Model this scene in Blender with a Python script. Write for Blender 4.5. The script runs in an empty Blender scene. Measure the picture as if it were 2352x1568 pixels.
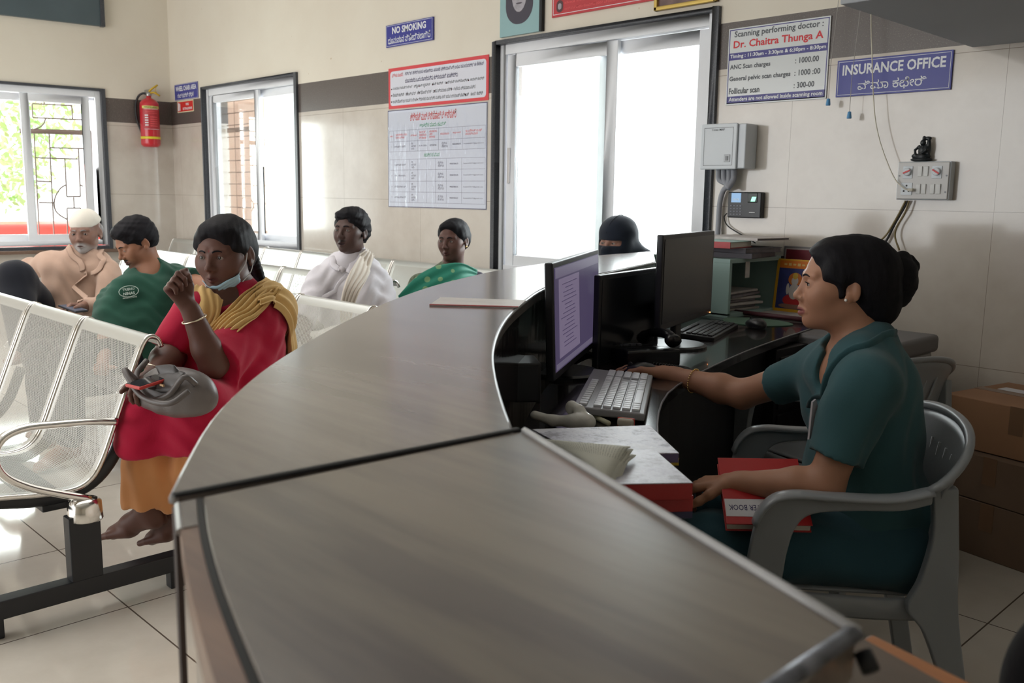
import bpy, bmesh, math, random
import numpy as np
from mathutils import Vector, Matrix
random.seed(7)
SC = bpy.context.scene
COL = SC.collection
PI = math.pi
# ---------------------------------------------------------------- camera
CAM_H = 1.25
_f, _pitch, _roll, _yaw = 2114.3, 0.15697762, -0.01435822, 0.77212668
_Fh = Vector((-math.cos(_yaw), math.sin(_yaw), 0)); _Rv = Vector((math.sin(_yaw), math.cos(_yaw), 0)); _Z = Vector((0, 0, 1))
_F = math.cos(_pitch)*_Fh - math.sin(_pitch)*_Z
_D = -_Rv.cross(_F)
if _D.z > 0: _D = -_D
_c, _s = math.cos(_roll), math.sin(_roll)
CR = _c*_Rv + _s*_D; CD = -_s*_Rv + _c*_D
cam_d = bpy.data.cameras.new('camera'); cam = bpy.data.objects.new('camera', cam_d); COL.objects.link(cam)
cam_d.sensor_width = 36; cam_d.lens = _f/2352*36; cam_d.clip_start = 0.02; cam_d.clip_end = 200
M = Matrix.Identity(4)
for i in range(3):
    M[i][0] = CR[i]; M[i][1] = -CD[i]; M[i][2] = -_F[i]
M[2][3] = CAM_H
cam.matrix_world = M
cam_d.dof.use_dof = True; cam_d.dof.focus_distance = 2.6; cam_d.dof.aperture_fstop = 8
SC.camera = cam
SC.view_settings.view_transform = 'Standard'; SC.view_settings.look = 'None'
SC.view_settings.gamma = 1; SC.view_settings.use_curve_mapping = False
SC.view_settings.exposure = 0.0
# ---------------------------------------------------------------- world and lights
WALL_Y = 3.9
w = bpy.data.worlds.new('sky'); SC.world = w; w.use_nodes = True
bg = w.node_tree.nodes['Background']; bg.inputs[0].default_value = (0.93, 0.97, 1, 1); bg.inputs[1].default_value = 2.6
def area(name, loc, target, sx, sy, power, color=(1, 1, 1), spread=PI):
    d = bpy.data.lights.new(name, 'AREA'); d.shape = 'RECTANGLE'; d.size = sx; d.size_y = sy; d.energy = power; d.color = color
    d.spread = spread
    o = bpy.data.objects.new(name, d); COL.objects.link(o); o.location = loc
    o.rotation_euler = (Vector(target)-Vector(loc)).to_track_quat('-Z', 'Z').to_euler()
    return o
area('daylight_main_window', (-3.25, WALL_Y+0.75, 1.3), (-3.25, 0, 0.9), 1.6, 1.7, 85, (0.93, 0.97, 1))
area('daylight_second_window', (-6.9, WALL_Y+0.75, 1.35), (-6.9, 0, 0.9), 1.3, 1.6, 40, (0.93, 0.97, 1))
area('daylight_left_window', (-9.9, 2.2, 1.3), (0, 1.3, 0.8), 2.2, 1.6, 90, (0.95, 1, 0.97))
area('daylight_entrance', (-5.8, -3.6, 1.6), (-5.8, 3, 1.0), 5.0, 2.6, 72, (1, 0.98, 0.96))  # added fill from the unseen entrance side, brightens the people and office
area('ceiling_tube_light', (-5.2, 0.6, 3.3), (-5.2, 0.6, 0), 4.5, 3.5, 72, (1, 0.97, 0.93)).data.spread = 2.3  # added broad fill under the unseen ceiling, no actual tube fitting
sd = bpy.data.lights.new('sun', 'SUN'); sd.energy = 4.0; sd.angle = 0.02; sun = bpy.data.objects.new('sun', sd); COL.objects.link(sun); sun.rotation_euler = Vector((-0.35, 0.40, -0.85)).to_track_quat('-Z', 'Y').to_euler()

def ray(px, py):
    return _F + CR*((px-1176)/_f) + CD*((py-784)/_f)
def at(px, py, ax, val):
    d = ray(px, py); o = Vector((0, 0, CAM_H)); t = (val-o[ax])/d[ax]
    return o + d*t
# ---------------------------------------------------------------- tagging / objects
def tag(o, label=None, cat=None, group=None, kind=None):
    if label: o['label'] = label
    if cat: o['category'] = cat
    if group: o['group'] = group
    if kind: o['kind'] = kind
    return o
def empty(name, loc=(0, 0, 0), rz=0, label=None, cat=None, group=None):
    o = bpy.data.objects.new(name, None); COL.objects.link(o); o.location = loc; o.rotation_euler = (0, 0, rz)
    o.empty_display_size = 0.05
    return tag(o, label, cat, group)
def mesh_obj(name, me, mat=None, parent=None):
    o = bpy.data.objects.new(name, me); COL.objects.link(o)
    if mat is not None:
        for m in (mat if isinstance(mat, (list, tuple)) else [mat]): me.materials.append(m)
    if parent is not None: o.parent = parent
    return o
class MB:
    def __init__(s): s.v = []; s.f = []; s.m = []; s.uv = []
    def add(s, vs, fs, mi=0, uvs=None):
        b = len(s.v); s.v += [tuple(v) for v in vs]
        for k, fc in enumerate(fs):
            s.f.append([b+i for i in fc]); s.m.append(mi)
            s.uv.append([uvs[i] for i in fc] if uvs else [(0, 0)]*len(fc))
        return s
    def box(s, c, d, rot=None, mi=0):
        x, y, z = d[0]/2, d[1]/2, d[2]/2
        vs = [Vector((a, b, e)) for a in (-x, x) for b in (-y, y) for e in (-z, z)]
        if rot is not None: vs = [rot @ v for v in vs]
        c = Vector(c); vs = [v+c for v in vs]
        return s.add(vs, [(0, 1, 3, 2), (4, 6, 7, 5), (0, 4, 5, 1), (2, 3, 7, 6), (0, 2, 6, 4), (1, 5, 7, 3)], mi)
    def prism(s, pts, z0, z1, mi=0, M4=None):      # polygon in xy extruded in z
        n = len(pts); vs = [Vector((p[0], p[1], z0)) for p in pts]+[Vector((p[0], p[1], z1)) for p in pts]
        if M4 is not None: vs = [M4 @ v for v in vs]
        return s.add(vs, [tuple(range(n))[::-1], tuple(range(n, 2*n))]+[(i, (i+1) % n, n+(i+1) % n, n+i) for i in range(n)], mi)
    def tube(s, pts, r, n=10, mi=0, cap=True, sx=1, sy=1, up=None, closed=False):
        pts = [Vector(p) for p in pts]; k = len(pts); rr = r if isinstance(r, (list, tuple)) else [r]*k
        vs = []; nrm = None
        for i, p in enumerate(pts):
            if closed: t = (pts[(i+1) % k]-pts[i-1])
            else: t = (pts[min(i+1, k-1)]-pts[max(i-1, 0)])
            t.normalize()
            if nrm is None:
                nrm = Vector(up) if up is not None else (Vector((0, 0, 1)) if abs(t.z) < 0.9 else Vector((1, 0, 0)))
            if up is not None: nrm = Vector(up)
            nrm = (nrm - t*nrm.dot(t)); nrm.normalize(); b = t.cross(nrm)
            for j in range(n):
                a = 2*PI*j/n; vs.append(p + nrm*(math.cos(a)*rr[i]*sy) + b*(math.sin(a)*rr[i]*sx))
        fs = []
        for i in range(k if closed else k-1):
            i2 = (i+1) % k
            for j in range(n): fs.append((i*n+j, i*n+(j+1) % n, i2*n+(j+1) % n, i2*n+j))
        if cap and not closed: fs.append(tuple(range(n))[::-1]); fs.append(tuple((k-1)*n+j for j in range(n)))
        return s.add(vs, fs, mi)
    def lathe(s, prof, c=(0, 0, 0), n=24, mi=0, M4=None):
        vs = []
        for r, z in prof:
            for j in range(n):
                a = 2*PI*j/n; v = Vector((r*math.cos(a), r*math.sin(a), z))
                if M4 is not None: v = M4 @ v
                vs.append(v+Vector(c))
        fs = []
        for i in range(len(prof)-1):
            for j in range(n): fs.append((i*n+j, i*n+(j+1) % n, (i+1)*n+(j+1) % n, (i+1)*n+j))
        fs.append(tuple(range(n))[::-1]); fs.append(tuple((len(prof)-1)*n+j for j in range(n)))
        return s.add(vs, fs, mi)
    def sphere(s, c, r, n=16, mi=0, R=None):
        r = r if isinstance(r, (list, tuple)) else (r, r, r); vs = []; m = n//2
        for i in range(m+1):
            ph = PI*i/m
            for j in range(n):
                a = 2*PI*j/n; v = Vector((r[0]*math.sin(ph)*math.cos(a), r[1]*math.sin(ph)*math.sin(a), r[2]*math.cos(ph)))
                if R is not None: v = R @ v
                vs.append(v+Vector(c))
        fs = [(i*n+j, (i+1)*n+j, (i+1)*n+(j+1) % n, i*n+(j+1) % n) for i in range(m) for j in range(n)]
        return s.add(vs, fs, mi)
    def grid(s, rows, mi=0, uv=None, closed=False):       # rows of points -> surface
        n = len(rows[0]); vs = [p for r_ in rows for p in r_]; fs = []; k = len(rows)
        for i in range(k-1):
            for j in range(n if closed else n-1):
                fs.append((i*n+j, i*n+(j+1) % n, (i+1)*n+(j+1) % n, (i+1)*n+j))
        return s.add(vs, fs, mi, [q for r_ in uv for q in r_] if uv else None)
    def build(s, name, mat, parent=None, smooth=False, bevel=0, seg=2, solid=0, sub=0, merge=True):
        me = bpy.data.meshes.new(name); me.from_pydata(s.v, [], s.f)
        uvl = me.uv_layers.new(name='UVMap'); k = 0
        flat = [c for face in s.uv for q in face for c in (q[0], q[1])]
        uvl.data.foreach_set('uv', flat)
        me.polygons.foreach_set('material_index', s.m)
        bm = bmesh.new(); bm.from_mesh(me)
        if merge: bmesh.ops.remove_doubles(bm, verts=bm.verts, dist=1e-6)
        bmesh.ops.dissolve_degenerate(bm, edges=bm.edges, dist=1e-7)
        if not solid: bmesh.ops.recalc_face_normals(bm, faces=bm.faces)
        bm.to_mesh(me); bm.free()
        if smooth: me.polygons.foreach_set('use_smooth', [True]*len(me.polygons))
        o = mesh_obj(name, me, mat, parent)
        if solid:
            m = o.modifiers.new('solid', 'SOLIDIFY'); m.thickness = abs(solid); m.offset = 0 if solid > 0 else -1
        if bevel:
            m = o.modifiers.new('bevel', 'BEVEL'); m.width = bevel; m.segments = seg; m.limit_method = 'ANGLE'; m.angle_limit = 0.6
            m.harden_normals = False
            if not smooth:
                me.polygons.foreach_set('use_smooth', [True]*len(me.polygons))
                w_ = o.modifiers.new('wn', 'WEIGHTED_NORMAL'); w_.keep_sharp = True
        if sub:
            m = o.modifiers.new('sub', 'SUBSURF'); m.levels = sub; m.render_levels = sub
        return o
def spline(pts, n=8, closed=False):
    pts = [Vector(p) for p in pts]; out = []; k = len(pts)
    for i in range(k if closed else k-1):
        p0 = pts[i-1] if (i > 0 or closed) else pts[0]*2-pts[1]; p1 = pts[i]; p2 = pts[(i+1) % k]
        p3 = pts[(i+2) % k] if (i+2 < k or closed) else pts[-1]*2-pts[-2]
        for j in range(n):
            t = j/n
            out.append(0.5*((2*p1)+(p2-p0)*t+(2*p0-5*p1+4*p2-p3)*t*t+(3*p1-p0-3*p2+p3)*t**3))
    if not closed: out.append(pts[-1])
    return out
def rotm(x=0, y=0, z=0):
    return (Matrix.Rotation(z, 3, 'Z') @ Matrix.Rotation(y, 3, 'Y') @ Matrix.Rotation(x, 3, 'X'))
# ---------------------------------------------------------------- materials
MC = {}
class NT:
    def __init__(s, name):
        s.mat = bpy.data.materials.new(name); s.mat.use_nodes = True; s.n = s.mat.node_tree.nodes; s.l = s.mat.node_tree.links
        s.b = s.n['Principled BSDF']; s.out = s.n['Material Output']
    def node(s, t, **kw):
        n = s.n.new(t)
        for k, v in kw.items():
            if hasattr(n, k): setattr(n, k, v)
        return n
    def put(s, sock, v):
        if isinstance(v, bpy.types.NodeSocket): s.l.new(v, sock)
        elif isinstance(v, (tuple, list)) and len(v) == 3 and sock.type == 'RGBA': sock.default_value = (*v, 1)
        else: sock.default_value = v
    def math(s, op, a, b=0, c=None):
        n = s.n.new('ShaderNodeMath'); n.operation = op; s.put(n.inputs[0], a); s.put(n.inputs[1], b)
        if c is not None: s.put(n.inputs[2], c)
        return n.outputs[0]
    def mix(s, f, a, b, blend='MIX'):
        n = s.n.new('ShaderNodeMix'); n.data_type = 'RGBA'; n.blend_type = blend
        s.put(n.inputs[0], f); s.put(n.inputs[6], a); s.put(n.inputs[7], b); return n.outputs[2]
    def coord(s, kind='Object', scale=(1, 1, 1), rot=(0, 0, 0)):
        tc = s.n.new('ShaderNodeTexCoord'); mp = s.n.new('ShaderNodeMapping'); s.l.new(tc.outputs[kind], mp.inputs[0])
        mp.inputs['Scale'].default_value = scale; mp.inputs['Rotation'].default_value = rot; return mp.outputs[0]
    def noise(s, co, scale=5, detail=4, rough=0.5):
        n = s.n.new('ShaderNodeTexNoise'); s.l.new(co, n.inputs[0]); n.inputs['Scale'].default_value = scale
        n.inputs['Detail'].default_value = detail; n.inputs['Roughness'].default_value = rough; return n.outputs['Fac']
    def ramp(s, f, stops):
        n = s.n.new('ShaderNodeValToRGB'); s.l.new(f, n.inputs[0]); e = n.color_ramp.elements
        while len(e) < len(stops): e.new(0.5)
        for k, (p, c) in enumerate(stops): e[k].position = p; e[k].color = (*c, 1) if len(c) == 3 else c
        return n.outputs[0]
    def bump(s, h, strength=0.2, dist=0.01):
        n = s.n.new('ShaderNodeBump'); n.inputs['Strength'].default_value = strength; n.inputs['Distance'].default_value = dist
        s.l.new(h, n.inputs['Height']); s.l.new(n.outputs[0], s.b.inputs['Normal'])
    def set(s, **kw):
        nm = dict(color='Base Color', rough='Roughness', metal='Metallic', spec='Specular IOR Level', coat='Coat Weight', emit='Emission Color', emits='Emission Strength', sheen='Sheen Weight', alpha='Alpha', trans='Transmission Weight', sss='Subsurface Weight', coatr='Coat Roughness', aniso='Anisotropic')
        for k, v in kw.items(): s.put(s.b.inputs[nm[k]], v)
        return s.mat
def srgb(r, g, b):
    f = lambda c: ((c/255+0.055)/1.055)**2.4 if c/255 > 0.04045 else c/255/12.92
    return (f(r), f(g), f(b))
def mat(name, c, rough=0.5, metal=0, var=0.0, vs=8, bump=0, bs=60, bd=0.002, **kw):
    if name in MC: return MC[name]
    t = NT(name); col = c
    if var:
        f_ = t.noise(t.coord(), vs, 4)
        col = t.ramp(f_, [(0.3, tuple(max(0, x*(1-var)) for x in c)), (0.7, tuple(min(1, x*(1+var)) for x in c))])
    t.set(color=col, rough=rough, metal=metal, **kw)
    if bump: t.bump(t.noise(t.coord(), bs, 3), bump, bd)
    MC[name] = t.mat; return t.mat
def fabric(name, c, var=0.12, weave=900, rough=0.9, bump=0.25, sheen=0.15, big=6):
    if name in MC: return MC[name]
    t = NT(name); co = t.coord(); f_ = t.noise(co, big, 3)
    col = t.ramp(f_, [(0.3, tuple(x*(1-var) for x in c)), (0.7, tuple(min(1, x*(1+var)) for x in c))])
    t.set(color=col, rough=rough, sheen=sheen, spec=0.2)
    t.bump(t.math('ADD', t.math('MULTIPLY', t.noise(co, 22, 4), 3.0), t.noise(co, weave, 2)), bump, 0.002)
    MC[name] = t.mat; return t.mat
def emis(name, c, s):
    if name in MC: return MC[name]
    t = NT(name); t.set(color=(0.02, 0.02, 0.02), emit=c, emits=s, rough=0.3); MC[name] = t.mat; return t.mat
# ---------------------------------------------------------------- text
def text_mesh(txt, name, mat_, parent, M4, w=None, h=None, bold=0.0, depth=0.0006, align='CENTER', spacing=1.0):
    """lettering fitted to a w x h box whose centre (or left edge) is the origin of M4; text plane = local xy"""
    cu = bpy.data.curves.new(name+'_tmp', 'FONT'); cu.body = txt; cu.size = 1; cu.offset = bold; cu.space_character = spacing
    cu.resolution_u = 2; cu.extrude = 0
    ob = bpy.data.objects.new('tmp', cu); COL.objects.link(ob)
    dg = bpy.context.evaluated_depsgraph_get(); me = bpy.data.meshes.new_from_object(ob.evaluated_get(dg))
    bpy.data.objects.remove(ob); bpy.data.curves.remove(cu)
    n = len(me.vertices)
    if n == 0: return None
    co = np.empty(n*3); me.vertices.foreach_get('co', co); co = co.reshape(-1, 3)
    mn, mx = co.min(0), co.max(0); sz = np.maximum(mx-mn, 1e-6)
    sx = (w/sz[0]) if w else None; sy = (h/sz[1]) if h else None
    if sx is None: sx = sy
    if sy is None: sy = sx
    co[:, 0] = (co[:, 0]-(mn[0] if align == 'LEFT' else (mn[0]+mx[0])/2))*sx; co[:, 1] = (co[:, 1]-(mn[1]+mx[1])/2)*sy; co[:, 2] = 0
    m = np.array(M4); co = co@m[:3, :3].T + m[:3, 3]
    me.vertices.foreach_set('co', co.ravel()); me.update(); me.name = name
    me.materials.clear()
    return mesh_obj(name, me, mat_, parent)
def join_meshes(obs, name):
    obs = [o for o in obs if o]
    if not obs: return None
    vs = []; fs = []
    for o in obs:
        b = len(vs); vs += [v.co[:] for v in o.data.vertices]; fs += [[b+i for i in p.vertices] for p in o.data.polygons]
    me = bpy.data.meshes.new(name); me.from_pydata(vs, [], fs); par = obs[0].parent; m = obs[0].data.materials[0]
    for o in obs: bpy.data.objects.remove(o)
    return mesh_obj(name, me, m, par)
# a frame on wall B: local x -> +x world, local y -> up, local z -> out of the wall (-y)
def onB(x, z, out=0.0, roll=0.0):
    R = Matrix(((1, 0, 0, x), (0, 0, -1, WALL_Y-out), (0, 1, 0, z), (0, 0, 0, 1)))
    return R @ Matrix.Rotation(roll, 4, 'Z')
# ================================================================ SETTING
def m_tiles():
    t = NT('wall_tile'); co = t.coord(); f_ = t.noise(co, 2.2, 6, 0.6)
    base = t.ramp(f_, [(0.3, srgb(198, 188, 177)), (0.55, srgb(214, 206, 196)), (0.8, srgb(206, 196, 185))])
    sep = t.n.new('ShaderNodeSeparateXYZ'); t.l.new(co, sep.inputs[0])
    def joint(v, period, off, wd):
        fr = t.math('FRACT', t.math('DIVIDE', t.math('ADD', v, off), period))
        return t.math('LESS_THAN', t.math('MULTIPLY', t.math('MINIMUM', fr, t.math('SUBTRACT', 1, fr)), period), wd)
    j = t.math('MAXIMUM', joint(sep.outputs[2], 0.62, -1.213+0.62*3, 0.0012), joint(t.math('ADD', sep.outputs[0], t.math('MULTIPLY', sep.outputs[1], 0.0)), 0.9, 1.303+0.9*12, 0.0009))
    t.set(color=t.mix(j, base, srgb(150, 138, 124)), rough=0.13, spec=0.5, coat=0.35, coatr=0.06)
    n = t.noise(t.coord(scale=(1, 1, 0.35)), 3.2, 2); t.bump(n, 0.035, 0.02)
    return t.mat
M_TILE = m_tiles()
def m_paint():
    t = NT('wall_paint'); co = t.coord(); f_ = t.noise(co, 1.3, 5, 0.6)
    c = t.ramp(f_, [(0.3, srgb(226, 217, 202)), (0.7, srgb(233, 226, 212))])
    sp = t.math('GREATER_THAN', t.noise(co, 26, 2), 0.79)
    t.set(color=t.mix(sp, c, srgb(205, 188, 164)), rough=0.75, spec=0.25); t.bump(t.noise(co, 40, 4), 0.12, 0.004); return t.mat
M_PAINT = m_paint()
def m_granite(name, a, b, rough=0.22):
    t = NT(name); co = t.coord(); f_ = t.noise(co, 190, 2, 0.7); g = t.noise(co, 7, 3)
    c = t.ramp(f_, [(0.35, a), (0.6, tuple(x*1.25 for x in a)), (0.72, b)])
    t.set(color=t.mix(t.math('MULTIPLY', g, 0.35), c, tuple(x*1.5 for x in a)), rough=rough); return t.mat
M_BAND = m_granite('granite_band', srgb(88, 80, 76), srgb(150, 142, 136), 0.3)
M_FRAMEG = m_granite('granite_frame', srgb(62, 64, 70), srgb(125, 128, 132), 0.35)
def m_floor():
    t = NT('floor_tile'); co = t.coord(); f_ = t.noise(co, 3.5, 6, 0.6)
    base = t.ramp(f_, [(0.3, srgb(196, 188, 176)), (0.7, srgb(212, 205, 194))])
    sep = t.n.new('ShaderNodeSeparateXYZ'); t.l.new(co, sep.inputs[0])
    def joint(v, period, off, wd):
        fr = t.math('FRACT', t.math('DIVIDE', t.math('ADD', v, off), period))
        return t.math('LESS_THAN', t.math('MULTIPLY', t.math('MINIMUM', fr, t.math('SUBTRACT', 1, fr)), period), wd)
    j = t.math('MAXIMUM', joint(sep.outputs[0], 0.611, 2.693+0.611*20, 0.0024), joint(sep.outputs[1], 0.614, -1.010+0.614*20, 0.0024))
    t.set(color=t.mix(j, base, srgb(95, 85, 76)), rough=0.07, spec=0.5)
    t.bump(t.noise(co, 5, 2), 0.015, 0.01); return t.mat
M_FLOOR = m_floor()
M_UPVC = mat('white_upvc', srgb(240, 242, 247), 0.35, var=0.02)
M_CEIL = mat('ceiling_white', srgb(214, 214, 212), 0.8, var=0.03)
def m_glass(name='window_glass', f=0.12, tint=(0.97, 0.99, 0.98)):
    t = NT(name); tr = t.n.new('ShaderNodeBsdfTransparent'); tr.inputs[0].default_value = (*tint, 1)
    g = t.n.new('ShaderNodeBsdfGlossy'); g.inputs['Roughness'].default_value = 0.02; mx = t.n.new('ShaderNodeMixShader')
    lw = t.n.new('ShaderNodeLayerWeight'); lw.inputs[0].default_value = 0.25
    t.l.new(t.math('MULTIPLY', lw.outputs['Fresnel'], 0.6), mx.inputs[0]); t.l.new(tr.outputs[0], mx.inputs[1]); t.l.new(g.outputs[0], mx.inputs[2])
    t.l.new(mx.outputs[0], t.out.inputs[0]); return t.mat
M_GLASS = m_glass()
CX, CYW = -8.664, WALL_Y                      # room corner
ZB0, ZB1 = 1.862, 2.075                       # granite band on the walls
TOP = 3.4; RX = 3.0; BY = -4.0
WD = 0.24                                     # wall thickness
WIN_B = [(-8.018, -6.408, 0.76, 2.165), (-4.195, -2.604, 0.74, 2.156)]
def wall_boxes(x0, x1, openings, y, th, fn):
    """fn(xa, xb, za, zb) for the solid rectangles left around the openings"""
    xs = sorted({x0, x1, *[o[0] for o in openings], *[o[1] for o in openings]})
    for a, b in zip(xs[:-1], xs[1:]):
        op = [o for o in openings if o[0] <= a+1e-6 and o[1] >= b-1e-6]
        spans = [(0.0, TOP)] if not op else [(0.0, op[0][2]), (op[0][3], TOP)]
        for za, zb in spans:
            for la, lb, mi in ((0, ZB0, 0), (ZB0, ZB1, 1), (ZB1, TOP, 2)):
                p, q = max(za, la), min(zb, lb)
                if q-p > 1e-4: fn(a, b, p, q, mi)
mb = MB()
def fB(a, b, p, q, mi):
    off = 0.0 if mi != 2 else 0.0
    mb.box(((a+b)/2, WALL_Y+WD/2+off, (p+q)/2), (b-a, WD, q-p), mi=mi)
wall_boxes(CX-0.3, RX, WIN_B, WALL_Y, WD, fB)
wb = mb.build('wall_back', [M_TILE, M_BAND, M_PAINT]); tag(wb, kind='structure')
# painted plaster lip over the band
wl = MB().box(((CX+RX)/2, WALL_Y-0.004, ZB1+0.012), (RX-CX, 0.012, 0.022))
# wall A (left): local frame s along wall from corner, out = into the room
A_DIR = Vector((-0.1148, -0.9934, 0)); A_N = Vector((0.9934, -0.1148, 0)); A_O = Vector((CX, CYW, 0))
def onA(s, z, out=0.0, roll=0.0):
    p = A_O + A_DIR*s + A_N*out; p.z = z         # local x -> -A_DIR (towards the corner), y up, z out of the wall
    X = -A_DIR; Mx = Matrix(((X.x, 0, A_N.x, p.x), (X.y, 0, A_N.y, p.y), (0, 1, 0, p.z), (0, 0, 0, 1)))
    return Mx @ Matrix.Rotation(roll, 4, 'Z')
RA = Matrix(((-A_DIR.x, 0, A_N.x), (-A_DIR.y, 0, A_N.y), (0, 1, 0)))
WIN_A = [(0.5886, 2.75, 0.705, 2.15)]
mb = MB()
def fA(a, b, p, q, mi):
    c = A_O + A_DIR*((a+b)/2) - A_N*(WD/2); c.z = (p+q)/2
    mb.box(c, (b-a, q-p, WD), rot=RA, mi=mi)
wall_boxes(-0.02, 8.0, WIN_A, 0, WD, fA)
tag(mb.build('wall_left', [M_TILE, M_BAND, M_PAINT]), kind='structure')
tag(MB().box((-3.2, 0, -0.05), (13.4, 8.6, 0.1)).build('floor', M_FLOOR), kind='structure')
tag(MB().box((-3.2, 0, TOP+0.05), (13.4, 8.6, 0.1)).build('ceiling', M_CEIL), kind='structure')
tag(MB().box((RX+0.1, 0, TOP/2), (0.2, 8.3, TOP)).build('wall_right', M_PAINT), kind='structure')
# wall behind the camera, with a wide entrance opening
mb = MB(); mb.box((-9.0, BY-0.1, TOP/2), (1.4, 0.2, TOP)); mb.box((0.4, BY-0.1, TOP/2), (5.3, 0.2, TOP)); mb.box((-5.3, BY-0.1, 3.05), (6.2, 0.2, 0.7))
tag(mb.build('wall_front', M_PAINT), kind='structure')
# low concrete slab over the office side
sc_ = at(1942, 9, 2, 1.85)
M_SLAB = mat('slab_paint', srgb(176, 180, 186), 0.8, var=0.03, vs=2, bump=0.1)
sl = MB(); sl.box(((-1.442+RX)/2, (sc_.y+WALL_Y)/2, 1.85+0.09), (RX+1.442, WALL_Y-sc_.y, 0.18))
tag(sl.build('ceiling_slab', M_SLAB, bevel=0.004), kind='structure')
# dark loft shutter high on wall A
m_ = MB(); m_.box((A_O+A_DIR*1.3+A_N*0.02)+Vector((0, 0, 2.99)), (1.47, 0.60, 0.05), rot=RA)
tag(m_.build('trim_1', [mat('dark_teal_board', srgb(84, 98, 104), 0.45, var=0.08, vs=3)], bevel=0.004), kind='structure')
m_ = MB()
m_.box((A_O+A_DIR*0.585+A_N*0.03)+Vector((0, 0, 2.99)), (0.035, 0.61, 0.06), rot=RA)
tag(m_.build('trim_2', M_FRAMEG, bevel=0.003), kind='structure')

def frame_strip(mbx, R, org, x0, x1, z0, z1, wd, out, dep, bottom=False, top=1.0):
    """rectangular surround in wall-local coordinates (u, z)"""
    def bx(u0, u1, a, b): mbx.box(org((u0+u1)/2, (a+b)/2, out), (abs(u1-u0), b-a, dep), rot=R)
    tw = wd*top; bx(x0, x0+wd, z0, z1); bx(x1-wd, x1, z0, z1); bx(x0+wd, x1-wd, z1-tw, z1)
    if bottom: bx(x0+wd, x1-wd, z0, z0+wd)
RB = Matrix(((1, 0, 0), (0, 0, -1), (0, 1, 0)))
orgB = lambda u, z, out: Vector((u, WALL_Y-out, z))
orgA = lambda u, z, out: A_O + A_DIR*u + A_N*out + Vector((0, 0, z))
tn = 2
def window(n, R, org, x0, x1, z0, z1, panes, gw=0.045, rail=0.05, outer=0.035):
    """granite surround + white frame + sliding sashes. panes: list of (u0,u1,depth)"""
    global tn
    tn += 1
    g = MB(); frame_strip(g, R, org, min(x0, x1), max(x0, x1), z0, z1, gw*0.8, -0.05, 0.14, True, 0.6)
    tag(g.build('trim_%d' % tn, M_FRAMEG, bevel=0.003), kind='structure')
    root = empty('window_%d' % n, org((x0+x1)/2, z0, 0)); tag(root, kind='structure')
    root_inv = Matrix.Translation(-Vector(root.location))
    def bp(mbx, name, m, **k):
        mbx.v = [tuple(Vector(v)-Vector(root.location)) for v in mbx.v]; return mbx.build(name, m, root, **k)
    a, b = min(x0, x1)+gw, max(x0, x1)-gw
    f_ = MB(); frame_strip(f_, R, org, a-gw*0.2, b+gw*0.2, z0+gw, z1-gw*0.48, outer+gw*0.2, -0.075, 0.11, True, 1.25)
    f_.box(org((a+b)/2, z1-gw-outer-0.012, -0.08), (b-a-2*outer, 0.024, 0.016), rot=R)
    bp(f_, 'window_frame', M_UPVC, bevel=0.003)
    for (u0, u1, dep) in panes:
        s_ = MB(); frame_strip(s_, R, org, u0, u1, z0+gw+outer, z1-gw-outer, rail, -dep, 0.028, True)
        o = bp(s_, 'sash', M_UPVC, bevel=0.004)
        g_ = MB(); g_.box(org((u0+u1)/2, (z0+z1)/2, -dep), (u1-u0-2*rail+0.006, z1-z0-2*gw-2*outer-2*rail+0.006, 0.004), rot=R)
        bp(g_, 'glass_pane', M_GLASS)
    return root, bp
r3, bp3 = window(2, RB, orgB, *WIN_B[0], [(-7.94, -7.085, 0.045), (-7.20, -6.48, 0.085)], rail=0.06)
r1, bp1 = window(3, RB, orgB, *WIN_B[1], [(-4.11, -3.262, 0.045), (-3.42, -2.70, 0.085)], rail=0.072)
l_ = MB(); l_.box(orgB(-4.085, 1.43, -0.028), (0.022, 0.21, 0.006), rot=RB)
bp1(l_, 'sash_lock', mat('lock_steel', (0.6, 0.6, 0.62), 0.3, 1), bevel=0.002)
r2, bp2 = window(1, RA, orgA, *WIN_A[0], [(0.72, 1.28, 0.045), (1.2, 2.0, 0.085), (1.9, 2.62, 0.045)], rail=0.065)
# sill ledge of the left window
m_ = MB(); m_.box(orgA(1.62, 0.70, 0.03), (2.35, 0.03, 0.12), rot=RA)
tn += 1; tag(m_.build('trim_%d' % tn, m_granite('sill_granite', srgb(105, 84, 72), srgb(150, 128, 112)), bevel=0.004), kind='structure')
# ---------------- outside: window grilles, neighbour wall, shrubs
M_GRILL = mat('grille_paint', srgb(112, 92, 84), 0.5)
gr = empty('window_grille', orgA(1.3, 0.72, -0.32), 0, 'ornamental brown iron grille of rectangles and circles outside the left window', 'window grille')
def gpart(mbx, name, parent, m=M_GRILL):
    mbx.v = [tuple(Vector(v)-Vector(parent.location)) for v in mbx.v]; return mbx.build(name, m, parent)
GO = -0.32
def gA(u, z): return orgA(u, z, GO)
def atG(cx, cy):
    px, py = cx/3.36, 130+cy/3.36; d = ray(px, py); o = Vector((0, 0, CAM_H)); t = ((A_O+A_N*GO-Vector((0, 0, 0))-Vector((o.x, o.y, 0))).dot(A_N))/d.dot(A_N)
    return o+d*t
def gbar(pts, r=0.0062, name='grille_bar'):
    mb = MB(); mb.tube([atG(*p) for p in pts], r, 6); gpart(mb, name, gr)
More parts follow.
